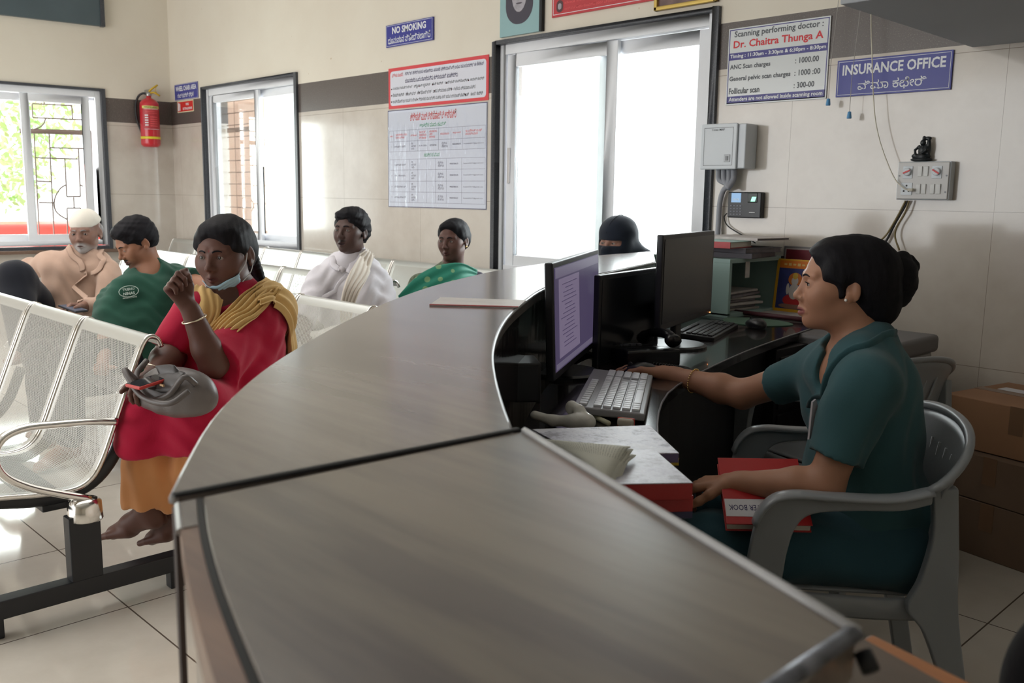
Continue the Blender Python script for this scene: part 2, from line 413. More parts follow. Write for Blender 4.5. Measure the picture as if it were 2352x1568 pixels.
for sg in (((262, 590), (310, 1500)), ((378, 590), (424, 1500)), ((500, 790), (515, 1080)), ((605, 710), (620, 1080)), ((552, 372), (560, 484)), ((247, 365), (252, 470)), ((568, 1085), (572, 1165)), ((517, 1170), (527, 1500)), ((622, 1168), (632, 1500)),
           ((247, 362), (555, 378)), ((252, 470), (690, 490)), ((385, 702), (700, 712)), ((275, 780), (600, 790)), ((285, 960), (395, 965)), ((515, 1080), (620, 1078)), ((517, 1168), (622, 1168)), ((300, 1125), (412, 1128)), ((702, 590), (735, 1500)), ((310, 1420), (425, 1416))): gbar(sg)
for sg in (((505, 990), (465, 1018), (430, 1075), (418, 1130), (428, 1185), (465, 1225), (522, 1258)), ((350, 480), (338, 515), (305, 545), (262, 560)), ((330, 335), (345, 362)), ((620, 990), (640, 1000))): gbar([tuple(v)[:2] for v in spline([(x, y, 0) for x, y in sg], 4)])
g = MB(); p0, p1 = atG(150, 572), atG(705, 588); g.tube([p0, p1], 0.022, 4, sx=0.4, up=(0, 0, 1)); gpart(g, 'grille_rail', gr)
gr2 = empty('window_grille', (-7.3, WALL_Y+0.22, 0.76), 0, 'plain horizontal iron bars outside the narrower window behind the waiting rows', 'window grille')
g = MB()
for k in range(12): g.tube([(-8.0, WALL_Y+0.22, 0.9+k*0.105), (-7.45, WALL_Y+0.22, 0.9+k*0.105)], 0.0045, 6)
for x in (-7.86, -7.46): g.tube([(x, WALL_Y+0.22, 0.8), (x, WALL_Y+0.22, 2.15)], 0.004, 6)
gpart(g, 'grille_bars', gr2, mat('grille_paint_light', srgb(176, 146, 130), 0.5))
g = MB(); g.box((-7.72, WALL_Y+0.22, 1.80), (0.55, 0.012, 0.04)); gpart(g, 'grille_frame', gr2, MC['grille_paint_light'])
t = NT('pink_plaster'); co = t.coord(); t.set(color=t.ramp(t.noise(co, 3, 4), [(0.3, srgb(236, 204, 186)), (0.7, srgb(244, 216, 200))]), rough=0.85)
ow = MB(); ow.box((-10.9, 5.0, 1.5), (3.9, 0.16, 5)); ow.box((-9.98, 4.89, 1.5), (0.10, 0.08, 5))
tag(ow.build('wall_neighbour', t.mat), kind='structure')
tag(MB().box((-10, 8, -0.5), (34, 24, 0.1)).build('ground', mat('outside_ground', srgb(190, 184, 172), 0.9)), kind='structure')
# leafy tree outside the left window
tr = empty('tree', (-15.6, 3.6, -0.45), 0, 'leafy green tree beyond the left window grille', 'tree')
rg = np.random.default_rng(3)
lv = MB()
for k in range(2600):
    a = rg.normal(size=3); a /= np.linalg.norm(a); r_ = rg.uniform(0.35, 1)**0.6
    c = np.array([0, 0.15, 2.75])+a*r_*np.array([1.1, 1.8, 1.6]); d1 = rg.normal(size=3); d1 /= np.linalg.norm(d1); d2 = np.cross(d1, rg.normal(size=3)); d2 /= np.linalg.norm(d2)
    L = rg.uniform(0.05, 0.1); W = L*0.45
    lv.add([c-d1*L, c-d2*W, c+d1*L*0.2-d2*W*0.8, c+d1*L, c+d2*W], [(0, 1, 2, 3, 4)])
lv.build('foliage', mat('leaf', srgb(196, 228, 160), 0.6, var=0.25, vs=2), tr, merge=False)
MB().tube([(0, 0, 0), (0.05, 0, 0.8), (0, 0.05, 1.7), (0.1, 0.2, 2.6)], [0.12, 0.1, 0.08, 0.05]).build('trunk', mat('bark', srgb(110, 88, 66), 0.9), tr, smooth=True)
car = empty('parked_car', (-12.6, 4.2, -0.45), 0, 'red parked car seen low through the left window', 'car')
cb = MB(); cb.prism([(-0.9, 0.3), (-0.95, 0.75), (-0.7, 0.95), (-0.55, 1.28), (0.55, 1.28), (0.75, 0.95), (0.9, 0.7), (0.9, 0.3)], -1.9, 1.9, M4=Matrix.Rotation(PI/2, 4, 'X'))
cb.build('body', mat('car_red', srgb(215, 60, 50), 0.3), car, bevel=0.06, seg=3)
for y in (-1.2, 1.2):
    for x in (-0.82, 0.82): MB().lathe([(0.3, -0.1), (0.32, -0.05), (0.32, 0.05), (0.3, 0.1)], (x, y, 0.32), M4=Matrix.Rotation(PI/2, 4, 'Y')).build('wheel', mat('tyre', (0.02, 0.02, 0.02), 0.8), car)
cg = MB(); cg.box((0.62, 0, 1.1), (0.04, 2.6, 0.26), rot=rotm(y=-0.45)); cg.build('window', mat('car_glass', srgb(170, 215, 240), 0.1), car)
# ================================================================ BENCHES
M_CHROME = mat('chrome', (0.78, 0.76, 0.73), 0.16, 1.0)
M_BLACKP = mat('black_powder_coat', srgb(26, 28, 33), 0.42, var=0.1)
def m_perf():
    t = NT('perforated_steel'); uv = t.n.new('ShaderNodeUVMap').outputs[0]
    sep = t.n.new('ShaderNodeSeparateXYZ'); t.l.new(uv, sep.inputs[0]); u, v = sep.outputs[0], sep.outputs[1]
    P_ = 0.0095
    def lat(o):
        a = t.math('SUBTRACT', t.math('FRACT', t.math('ADD', t.math('DIVIDE', u, P_), o)), 0.5)
        b = t.math('SUBTRACT', t.math('FRACT', t.math('ADD', t.math('DIVIDE', v, P_*1.1), o)), 0.5)
        return t.math('ADD', t.math('MULTIPLY', a, a), t.math('MULTIPLY', b, b))
    hole = t.math('LESS_THAN', t.math('MINIMUM', lat(0), lat(0.5)), 0.062)
    msk = t.math('MULTIPLY', t.math('MULTIPLY', t.math('GREATER_THAN', u, 0.035), t.math('LESS_THAN', u, 0.495)), t.math('MULTIPLY', t.math('GREATER_THAN', v, 0.10), t.math('LESS_THAN', v, 0.865)))
    hole = t.math('MULTIPLY', hole, msk)
    t.set(color=srgb(216, 218, 216), metal=0.85, rough=0.33)
    n = t.noise(t.coord(scale=(1, 8, 8)), 20, 3); t.put(t.b.inputs['Roughness'], t.math('ADD', 0.24, t.math('MULTIPLY', n, 0.14)))
    tr = t.n.new('ShaderNodeBsdfTransparent'); mx = t.n.new('ShaderNodeMixShader')
    t.l.new(hole, mx.inputs[0]); t.l.new(t.b.outputs[0], mx.inputs[1]); t.l.new(tr.outputs[0], mx.inputs[2]); t.l.new(mx.outputs[0], t.out.inputs[0])
    return t.mat
M_PERF = m_perf()
# seat profile in (y, z): faces -y, back top at y=0
PROF = [(0.035, 0.775), (0.022, 0.802), (0.0, 0.810), (-0.018, 0.795), (-0.04, 0.75), (-0.085, 0.64), (-0.125, 0.54), (-0.16, 0.455), (-0.195, 0.40), (-0.245, 0.375), (-0.33, 0.377), (-0.43, 0.39), (-0.53, 0.402), (-0.575, 0.392), (-0.60, 0.36)]
PROF_S = [(p.y, p.z) for p in spline([(0, a, b) for a, b in PROF], 5)]
PITCH = 0.55
def make_bench(n, label, arms=('r',), group='rows of perforated metal waiting benches', rz=0):
    root = empty('waiting_bench', (0, 0, 0), 0, label, 'bench', group)
    L = [0]
    for a, b in zip(PROF_S[:-1], PROF_S[1:]): L.append(L[-1]+math.hypot(b[0]-a[0], b[1]-a[1]))
    W = 0.53
    for k in range(n):
        x1 = -0.01-PITCH*k; x0 = x1-W
        mb = MB(); nu = 6
        rows = [[(x0+W*j/nu, p[0], p[1]) for j in range(nu+1)] for p in PROF_S]
        uv = [[(W*j/nu, l) for j in range(nu+1)] for l in L]
        mb.grid(rows, uv=uv)
        s_ = mb.build('seat', M_PERF, root, smooth=True)
        for x in (x0, x1): MB().tube([(x, p[0], p[1]-0.004) for p in PROF_S], 0.008, 8, up=(1, 0, 0)).build('edge_tube', M_CHROME, s_, smooth=True)
    LN = PITCH*n
    mb = MB(); mb.box((-LN/2, -0.29, 0.325), (LN-0.1, 0.075, 0.04)); mb.build('beam', M_BLACKP, root, bevel=0.004)
    for k in range(n+1):
        mb = MB(); x = min(-0.05, max(-LN+0.05, -PITCH*k))
        mb.tube(spline([(x, -0.06, 0.56), (x, -0.12, 0.43), (x, -0.2, 0.36), (x, -0.32, 0.345), (x, -0.5, 0.375)], 5), 0.02, 8, sx=0.35, up=(0, 0, 1))
        mb.build('seat_bracket', M_BLACKP, root, smooth=True)
    lx = [0.04, -LN-0.02+0.04] if arms else [-0.25, -LN+0.25]
    for x in lx:
        lg = MB(); lg.box((x-0.01, -0.245, 0.205), (0.05, 0.09, 0.2)); lg.box((x-0.01, -0.215, 0.085), (0.055, 0.60, 0.055))
        lg.box((x-0.01, 0.03, 0.03), (0.04, 0.05, 0.06)); lg.box((x-0.01, -0.50, 0.03), (0.04, 0.05, 0.06))
        o = lg.build('leg', M_BLACKP, root, bevel=0.004)
        cp = MB(); cp.lathe([(0.047, 0.285), (0.05, 0.29), (0.047, 0.34), (0.035, 0.35)], (x-0.01, -0.235, 0)); cp.build('chrome_collar', M_CHROME, o, smooth=True)
    for a in arms:
        x = 0.03 if a == 'r' else -LN-0.01
        mb = MB()
        mb.tube(spline([(x, -0.13, 0.566), (x, -0.2, 0.577), (x, -0.3, 0.585), (x, -0.385, 0.588), (x, -0.44, 0.568), (x, -0.463, 0.52), (x, -0.445, 0.465), (x, -0.385, 0.418), (x, -0.3, 0.378), (x, -0.22, 0.345)], 6), 0.021, 12, sx=0.85, sy=0.55, up=(0, 0, 1))
        mb.tube([(x+0.0, -0.165, 0.567), (x-0.03, -0.12, 0.562)], 0.010, 8)
        mb.build('armrest', M_CHROME, root, smooth=True)
    return root
def copy_tree(o, parent=None):
    c = o.copy(); COL.objects.link(c)
    if parent is not None: c.parent = parent
    for ch in list(o.children): copy_tree(ch, c)
    return c
b1 = make_bench(3, 'perforated steel three seat bench nearest the camera, curved chrome armrest at its end', ('r', 'l'), None)
b1.location = (-2.775, 1.155, 0)
# second row: seats of the people in front
def bench_at(x, y, n, label, grp=None, arms=()):
    b = make_bench(n, label, arms, grp); b.location = (x, y, 0); return b
bench_at(-2.98, 2.135, 5, 'perforated steel bench of the second row, carrying the woman in red', arms=())
bench_at(-3.83, 2.875, 3, 'perforated steel bench of the third row, behind the man in the white shirt', arms=())
bench_at(-5.75, 2.93, 3, 'perforated steel bench of the third row, behind the man in the green shirt', arms=())
bench_at(-2.78, 3.80, 2, 'perforated steel bench against the back wall under the main window')
bench_at(-3.96, 3.80, 3, 'perforated steel bench against the wall beside the tall notice')
bench_at(-5.68, 3.80, 3, 'perforated steel bench against the back wall under the narrower window')
bench_at(-7.40, 3.80, 2, 'perforated steel two seat bench in the corner under the fire extinguisher')
# ================================================================ COUNTER
def m_lam(name, a, b, rot=0, rough=0.22):
    t = NT(name); co = t.coord(scale=(1.0, 9, 6), rot=(0, 0, rot)); f_ = t.noise(co, 2.4, 4, 0.55)
    c = t.ramp(f_, [(0.36, a), (0.64, b)])
    t.set(color=c, rough=rough+0.06, spec=0.6, coat=0.3, coatr=0.12)
    return t.mat
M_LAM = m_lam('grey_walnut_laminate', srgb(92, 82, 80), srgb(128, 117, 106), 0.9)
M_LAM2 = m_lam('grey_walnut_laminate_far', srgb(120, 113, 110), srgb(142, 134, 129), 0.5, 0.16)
M_EDGEW = mat('pale_edge_band', srgb(196, 196, 198), 0.35)
M_DARKW = mat('dark_stained_wood', srgb(34, 28, 28), 0.2, var=0.25, vs=5, coat=0.4)
M_GAP = mat('black_gap', srgb(22, 24, 28), 0.6)
CZ = 1.0
def cp_(pts, z=CZ): return [at(x, y, 2, z) for x, y in pts]
outerA = cp_([(398, 1132), (420, 1085), (500, 950), (600, 855), (700, 790), (800, 735), (900, 690), (1000, 655), (1100, 630), (1160, 618), (1240, 606), (1370, 587), (1500, 577)])
innerA = cp_([(1172, 984), (1150, 925), (1133, 860), (1129, 805), (1143, 757), (1168, 720), (1205, 688), (1245, 662), (1300, 643), (1375, 628), (1505, 600)])
for lst in (outerA, innerA):
    if lst[-1].y > WALL_Y-0.28: pass
oA = spline(outerA, 6); iA = spline(innerA, 6)
def resample(pts, n):
    d = [0]
    for a, b in zip(pts[:-1], pts[1:]): d.append(d[-1]+(b-a).length)
    out = []
    for k in range(n):
        t = d[-1]*k/(n-1); i = 0
        while i < len(d)-2 and d[i+1] < t: i += 1
        f = (t-d[i])/max(1e-9, d[i+1]-d[i]); out.append(pts[i].lerp(pts[i+1], f))
    return out
oR = resample(oA, 60); iR = resample(iA, 60)
def ribbon(mb, A, B, z0, z1, mi=0):
    n = len(A); vs = []
    for a, b in zip(A, B): vs += [(a.x, a.y, z1), (b.x, b.y, z1), (a.x, a.y, z0), (b.x, b.y, z0)]
    fs = []
    for i in range(n-1):
        k = 4*i; fs += [(k, k+4, k+5, k+1), (k+2, k+3, k+7, k+6), (k, k+2, k+6, k+4), (k+1, k+5, k+7, k+3)]
    fs += [(0, 1, 3, 2), (4*n-4, 4*n-2, 4*n-1, 4*n-3)]
    return mb.add(vs, fs, mi)
ctr = empty('reception_counter', (0, 0, 0), 0, 'long curved reception counter section, running from the centre of the picture to the back window', 'counter')
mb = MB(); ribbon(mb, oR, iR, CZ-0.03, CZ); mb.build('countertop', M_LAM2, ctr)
# edge band (inner & outer)
mb = MB()
for E_ in (oR, iR): mb.tube([Vector((p.x, p.y, CZ-0.006)) for p in E_], 0.0045, 6)
mb.build('edge_band', M_EDGEW, ctr, smooth=True)
oI = [a.lerp(b, 0.06) for a, b in zip(oR, iR)]; oI2 = [a.lerp(b, 0.14) for a, b in zip(oR, iR)]
mb = MB(); ribbon(mb, oI, oI2, 0.0, CZ-0.03); mb.build('front_panel', mat('cream_laminate', srgb(206, 196, 184), 0.3, var=0.04), ctr)
iI = [b.lerp(a, 0.05) for a, b in zip(oR, iR)]; iI2 = [b.lerp(a, 0.12) for a, b in zip(oR, iR)]
mb = MB(); ribbon(mb, iI, iI2, 0.0, CZ-0.03); mb.build('inner_panel', M_DARKW, ctr)
# --- near section
B_out = cp_([(466, 1140), (472, 1195), (482, 1250), (503, 1325), (530, 1400), (562, 1480), (600, 1568), (660, 1700)])
B_in0, B_in1 = at(1205, 990, 2, CZ), at(1968, 1452, 2, CZ)
B_in = [B_in0.lerp(B_in1, k/7) for k in range(8)]
B_out = resample(spline(B_out, 5), 24)
B_end1 = at(1968, 1452, 2, CZ); B_end2 = at(1700, 1720, 2, CZ); 
topB = [at(466, 1140, 2, CZ)] + B_out[1:] + [B_end2, B_end1, B_in0, at(1180, 993, 2, CZ)]
ctr2 = empty('reception_counter', (0, 0, 0), 0, 'near grey brown counter section filling the bottom centre, straight inner edge and chipped end trim', 'counter')
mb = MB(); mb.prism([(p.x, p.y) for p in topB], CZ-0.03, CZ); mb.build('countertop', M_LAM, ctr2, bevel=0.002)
mb = MB(); mb.tube([Vector((p.x, p.y, CZ+0.0005)) for p in B_in], 0.0042, 6); mb.build('edge_band', M_EDGEW, ctr2, smooth=True)
# black recessed joint + fascia on the public side
off = [Vector((p.x-0.012, p.y-0.02, 0)) for p in B_out]
mb = MB(); ribbon(mb, B_out, [Vector((p.x-0.0028, p.y-0.0046, 0)) for p in B_out], CZ-0.03, CZ-0.001); mb.build('edge_joint', M_GAP, ctr2)
f0 = cp_([(409, 1150), (413, 1195), (419, 1238), (438, 1350), (470, 1480), (497, 1568), (540, 1700)]); f0 = resample(spline(f0, 5), 24)
mb = MB(); ribbon(mb, [Vector((p.x-0.0028, p.y-0.0046, 0)) for p in B_out], f0, CZ-0.03, CZ-0.002)
mb.build('fascia_ledge', m_lam('brown_wood_edge', srgb(96, 66, 52), srgb(150, 112, 90), 1.4, 0.35), ctr2)
g0 = B_out[:6]; 
mb = MB(); k_ = 5; ribbon(mb, [Vector((p.x-0.0030, p.y-0.005, 0)) for p in B_out[:k_]], f0[:k_], CZ-0.004, CZ-0.0012); mb.build('grey_end_piece', M_LAM2, ctr2)
mb = MB(); mb.tube([Vector((p.x, p.y, CZ-0.004)) for p in f0[:k_]], 0.0035, 6); mb.build('pale_corner_strip', M_EDGEW, ctr2)
bx = at(404, 1150, 2, CZ)
base_pts = [(bx.x+0.012, bx.y+0.006), (f0[8].x+0.02, f0[8].y+0.03), (f0[16].x+0.03, f0[16].y+0.05), (f0[-1].x+0.05, f0[-1].y+0.08), (B_end2.x-0.02, B_end2.y+0.05), (B_in1.x-0.03, B_in1.y-0.02), (B_in0.x+0.02, B_in0.y-0.04), (bx.x+0.04, bx.y+0.2)]
mb = MB(); mb.prism(base_pts, 0, CZ-0.03); mb.build('base_panel', mat('cream_laminate', srgb(206, 196, 184), 0.3), ctr2)
mb = MB(); mb.box((bx.x, bx.y, (CZ-0.005)/2), (0.005, 0.005, CZ-0.005)); mb.build('corner_strip', mat('dark_brown_edge', srgb(58, 42, 38), 0.5), ctr2)
# seam strip
s0, s1 = at(398, 1140, 2, CZ), at(1190, 988, 2, CZ)
mb = MB(); mb.tube([s0+Vector((0, 0, 0.001)), s1+Vector((0, 0, 0.001))], 0.0048, 8, sy=0.45, up=(0, 0, 1)); mb.build('seam_strip', M_GAP, ctr2)
# end trim with chipped metal
e0, e1 = at(1962, 1452, 2, CZ), at(1690, 1640, 2, CZ)
mb = MB(); mb.tube([e0+Vector((0, 0, 0.0)), e1+Vector((0, 0, 0.0))], 0.0065, 8, sy=0.6, up=(0, 0, 1)); mb.build('end_trim', mat('worn_metal', srgb(120, 122, 130), 0.4, 0.6, var=0.5, vs=60), ctr2, smooth=True)
e2 = (e1-e0).normalized(); e3 = e2.cross(Vector((0, 0, 1)))
mb = MB(); mb.tube([e0+Vector((0.004, 0.004, -0.012)), e0-e3*0.0+Vector((0.012, 0.0, -0.02))], 0.0055, 8); mb.build('black_corner_cap', M_GAP, ctr2, smooth=True)
# lower side table at the bottom right with an orange wood edge
tz = 0.90
tb = cp_([(2003, 1452), (2262, 1580), (2600, 1760), (1500, 1900), (1690, 1640)], tz)
tb_in = cp_([(1985, 1470), (2200, 1590), (2500, 1790), (1520, 1900), (1680, 1660)], tz)
st = empty('side_table', (0, 0, 0), 0, 'brown side table with orange wood edge, bottom right, touching the near counter', 'table')
mb = MB(); mb.prism([(p.x, p.y) for p in tb], tz-0.028, tz-0.0005); mb.build('edge_border', m_lam('orange_beech', srgb(190, 118, 62), srgb(216, 146, 86), 0.2, 0.4), st, bevel=0.003)
mb = MB(); mb.prism([(p.x, p.y) for p in tb_in], tz-0.001, tz+0.001); mb.build('tabletop', m_lam('brown_tabletop', srgb(92, 76, 62), srgb(110, 92, 76), 0.8), st)
cxy = sum((Vector((p.x, p.y, 0)) for p in tb_in), Vector())/5
for p in tb: 
    q = Vector((p.x, p.y, 0)).lerp(cxy, 0.2); MB().box((q.x, q.y, (tz-0.03)/2), (0.04, 0.04, tz-0.03)).build('leg', M_DARKW, st)
# ================================================================ DESK
DZ = 0.74
desk = empty('office_desk', (0, 0, 0), 0, 'dark wooden desk behind the counter with a curved cut-out in front of the seated woman', 'desk')
front = cp_([(1570, 1300), (1560, 1180), (1535, 1080), (1512, 1010), (1510, 965), (1517, 930), (1535, 900), (1565, 878), (1640, 838), (1740, 795), (1868, 752)], DZ)
innerD = resample(spline(cp_([(1100, 1180), (1172, 984), (1150, 925), (1133, 860), (1129, 805), (1143, 757), (1168, 720), (1205, 688), (1245, 662), (1300, 643), (1375, 628)]), 6), 30)
backD = []
for k in range(30):
    p = innerD[k]; backD.append(Vector((p.x-0.0, p.y, DZ)))
fr = resample(spline(front, 5), 24)
poly = [(p.x, p.y) for p in fr] + [(-1.93, WALL_Y-0.01), (-2.65, WALL_Y-0.01)] + [(p.x+0.03, p.y+0.01) for p in backD[::-1]]
mb = MB(); mb.prism(poly, DZ-0.03, DZ); mb.build('desktop', M_DARKW, desk)
mb = MB(); mb.tube([Vector((p.x, p.y, DZ-0.002)) for p in fr], 0.003, 6); mb.build('edge_band', mat('grey_edge', srgb(120, 120, 126), 0.4), desk, smooth=True)
fr2 = [p+Vector((-0.03, 0.03, 0)) for p in fr]
mb = MB(); ribbon(mb, [Vector((p.x-0.05, p.y+0.035, 0)) for p in fr[8:]], [Vector((p.x-0.07, p.y+0.05, 0)) for p in fr[8:]], 0.02, DZ-0.03); mb.build('modesty_panel', mat('desk_black', srgb(24, 22, 26), 0.5), desk)
# ================================================================ PEOPLE: implicit surfaces meshed with surface nets
V = lambda *a: np.array(a, dtype=float)
def nz(v): v = np.asarray(v, float); return v/ (np.linalg.norm(v)+1e-12)
def PD(px, py, depth):
    return np.array(Vector((0, 0, CAM_H))+ray(px, py)*depth)
class SDF:
    def __init__(s): s.p = []; s.disp = None
    def cap(s, a, b, ra, rb=None, k=0.02, op='u'):
        a, b = np.asarray(a, float), np.asarray(b, float); rb = ra if rb is None else rb
        r = max(ra, rb); s.p.append(('cap', (a, b, ra, rb), k, op, np.minimum(a, b)-r, np.maximum(a, b)+r)); return s
    def chain(s, pts, rs, k=0.02, op='u'):
        for i in range(len(pts)-1): s.cap(pts[i], pts[i+1], rs[i], rs[i+1], k, op)
        return s
    def ell(s, c, r, R=None, k=0.02, op='u'):
        c = np.asarray(c, float); r = np.asarray(r, float) if np.ndim(r) else np.array([r]*3, float); R = np.eye(3) if R is None else np.asarray(R, float)
        m = r.max(); s.p.append(('ell', (c, r, R), k, op, c-m, c+m)); return s
    def box(s, c, h, R=None, rad=0.005, k=0.005, op='u'):
        c = np.asarray(c, float); h = np.asarray(h, float); R = np.eye(3) if R is None else np.asarray(R, float)
        m = np.linalg.norm(h)+rad; s.p.append(('box', (c, h, R, rad), k, op, c-m, c+m)); return s
    def cut(s, c, n, lo, hi, k=0.004):       # remove everything on the +n side of the plane through c inside box lo..hi
        s.p.append(('pl', (np.asarray(c, float), nz(n)), k, 'i', np.asarray(lo, float), np.asarray(hi, float))); return s
    def capc(s, a, b, ra, rb, c, n, k=0.02):      # tapered capsule trimmed by a plane
        a, b = np.asarray(a, float), np.asarray(b, float); r = max(ra, rb)
        s.p.append(('capc', (a, b, ra, rb, np.asarray(c, float), nz(n)), k, 'u', np.minimum(a, b)-r, np.maximum(a, b)+r)); return s
    @staticmethod
    def _d(t, a, x, y, z):
        if t == 'capc':
            d1 = SDF._d('cap', a[:4], x, y, z); d2 = SDF._d('pl', a[4:], x, y, z); return np.maximum(d1, d2)
        if t == 'cap':
            A, B, ra, rb = a; ba = B-A; L = max(1e-9, ba@ba)
            px, py, pz = x-A[0], y-A[1], z-A[2]
            h = np.clip((px*ba[0]+py*ba[1]+pz*ba[2])/L, 0, 1)
            return np.sqrt((px-h*ba[0])**2+(py-h*ba[1])**2+(pz-h*ba[2])**2)-(ra+(rb-ra)*h)
        if t == 'ell':
            c, r, R = a; px, py, pz = x-c[0], y-c[1], z-c[2]
            u = (px*R[0, 0]+py*R[1, 0]+pz*R[2, 0]); v = (px*R[0, 1]+py*R[1, 1]+pz*R[2, 1]); w_ = (px*R[0, 2]+py*R[1, 2]+pz*R[2, 2])
            k0 = np.sqrt((u/r[0])**2+(v/r[1])**2+(w_/r[2])**2); k1 = np.sqrt((u/r[0]**2)**2+(v/r[1]**2)**2+(w_/r[2]**2)**2)+1e-9
            return k0*(k0-1)/k1
        if t == 'box':
            c, hh, R, rad = a; px, py, pz = x-c[0], y-c[1], z-c[2]
            q = [np.abs(px*R[0, i]+py*R[1, i]+pz*R[2, i])-hh[i] for i in range(3)]
            return np.sqrt(sum(np.maximum(v, 0)**2 for v in q))+np.minimum(np.maximum(np.maximum(q[0], q[1]), q[2]), 0)-rad
        c, n = a
        return (x-c[0])*n[0]+(y-c[1])*n[1]+(z-c[2])*n[2]
    @staticmethod
    def _comb(D, d, k, op):
        if op == 'u':
            h = np.clip(0.5+0.5*(D-d)/k, 0, 1); return D+(d-D)*h-k*h*(1-h)
        if op == 's': d = -d
        h = np.clip(0.5-0.5*(D-d)/k, 0, 1); return D+(d-D)*h+k*h*(1-h)
    def at(s, P):
        x, y, z = P[:, 0], P[:, 1], P[:, 2]; D = np.full(len(P), 1.0)
        for t, a, k, op, lo, hi in s.p:
            if t == 'pl':
                m = ((P >= lo) & (P <= hi)).all(1); d = s._d(t, a, x, y, z); D = np.where(m, s._comb(D, d, k, op), D)
            else: D = s._comb(D, s._d(t, a, x, y, z), k, op)
        if s.disp is not None: D = D+s.disp(x, y, z)
        return D
    def grad(s, P, e=1e-3):
        g = np.stack([s.at(P+np.eye(3)[i]*e)-s.at(P-np.eye(3)[i]*e) for i in range(3)], 1); return g/(np.linalg.norm(g, axis=1, keepdims=True)+1e-12)
    def project(s, P, off=0.0, it=6):
        P = np.array(P, float)
        for _ in range(it): P = P-s.grad(P)*np.clip(s.at(P)-off, -0.03, 0.03)[:, None]
        return P
    def mesh(s, h=0.006, fine=(), lo=None, hi=None):
        L = np.min([p[4] for p in s.p if p[3] == 'u'], 0)-0.02; H = np.max([p[5] for p in s.p if p[3] == 'u'], 0)+0.02
        if lo is not None: L = np.maximum(L, lo)
        if hi is not None: H = np.minimum(H, hi)
        ax = []
        for i in range(3):
            xs = [L[i]]
            while xs[-1] < H[i]:
                st = h
                for (c, r, hf) in fine:
                    if abs(xs[-1]-c[i]) < r: st = min(st, hf)
                xs.append(xs[-1]+st)
            ax.append(np.array(xs))
        X, Y, Z = ax; D = np.full((len(X), len(Y), len(Z)), 0.3, np.float32)
        for t, a, k, op, lo_, hi_ in s.p:
            mg = k+0.012; sl = []
            for i in range(3):
                i0 = np.searchsorted(ax[i], lo_[i]-mg); i1 = np.searchsorted(ax[i], hi_[i]+mg); sl.append(slice(i0, i1))
            if any(q.stop <= q.start for q in sl): continue
            x = X[sl[0]][:, None, None].astype(np.float32); y = Y[sl[1]][None, :, None].astype(np.float32); z = Z[sl[2]][None, None, :].astype(np.float32)
            d = s._d(t, a, x, y, z).astype(np.float32); D[tuple(sl)] = s._comb(D[tuple(sl)], d, k, op)
        if s.disp is not None:
            m = np.abs(D) < 0.03; ii = np.nonzero(m); D[ii] += s.disp(X[ii[0]], Y[ii[1]], Z[ii[2]]).astype(np.float32)
        S = D < 0
        a = S[:-1, :-1, :-1].astype(np.int8)
        cnt = sum(S[i:S.shape[0]-1+i, j:S.shape[1]-1+j, k:S.shape[2]-1+k].astype(np.int8) for i in (0, 1) for j in (0, 1) for k in (0, 1))
        act = (cnt > 0) & (cnt < 8); ci = np.nonzero(act); n = len(ci[0]); idx = np.full(act.shape, -1, np.int32); idx[ci] = np.arange(n)
        acc = np.zeros((n, 3)); ct = np.zeros(n)
        for axis in range(3):
            for b1 in (0, 1):
                for b2 in (0, 1):
                    o0 = [0, 0, 0]; oth = [q for q in range(3) if q != axis]; o0[oth[0]] = b1; o0[oth[1]] = b2; o1 = list(o0); o1[axis] = 1
                    d0 = D[ci[0]+o0[0], ci[1]+o0[1], ci[2]+o0[2]]; d1 = D[ci[0]+o1[0], ci[1]+o1[1], ci[2]+o1[2]]
                    m = (d0 < 0) != (d1 < 0); t = np.where(m, d0/(d0-d1+1e-20), 0)
                    P = np.stack([X[ci[0]+o0[0]], Y[ci[1]+o0[1]], Z[ci[2]+o0[2]]], 1)
                    P1 = np.stack([X[ci[0]+o1[0]], Y[ci[1]+o1[1]], Z[ci[2]+o1[2]]], 1)
                    acc += np.where(m[:, None], P+(P1-P)*t[:, None], 0); ct += m
        vs = acc/np.maximum(ct, 1)[:, None]; fs = []
        for axis in range(3):
            sl0 = [slice(1, -1)]*3; sl1 = [slice(1, -1)]*3; sl0[axis] = slice(0, -1); sl1[axis] = slice(1, None)
            A, B = S[tuple(sl0)], S[tuple(sl1)]; m = A != B; q = list(np.nonzero(m)); inside = A[tuple(q)]
            base = [q[i]+(0 if i == axis else 1) for i in range(3)]; u, v = [(1, 2), (2, 0), (0, 1)][axis]
            def cell(du, dv):
                c = list(base); c[u] = c[u]-du; c[v] = c[v]-dv
                return idx[c[0], c[1], c[2]]
            Q = np.stack([cell(1, 1), cell(0, 1), cell(0, 0), cell(1, 0)], 1)
            Q[~inside] = Q[~inside][:, ::-1]; Q = Q[(Q >= 0).all(1)]; fs.append(Q)
        return vs, np.concatenate(fs)
def folds(amp, seed, freq=30, dirs=None, hf=0.25):
    r = np.random.default_rng(seed); ks = []
    for i in range(4):
        d = nz(r.normal(size=3)) if dirs is None else nz(np.array(dirs[i % len(dirs)])+r.normal(size=3)*0.25)
        ks.append((d*freq*r.uniform(0.7, 1.4), nz(r.normal(size=3))*freq*0.45, r.uniform(0, 6.28)))
    def f(x, y, z):
        s_ = 0
        for a, b, ph in ks:
            s_ = s_+np.sin(a[0]*x+a[1]*y+a[2]*z+ph+1.3*np.sin(b[0]*x+b[1]*y+b[2]*z))
        c = ks[0][0]*2.7; s_ = s_+hf*3*np.sin(c[0]*x+c[1]*y+c[2]*z+2*np.sin(y*40))
        return amp*s_/3
    return f
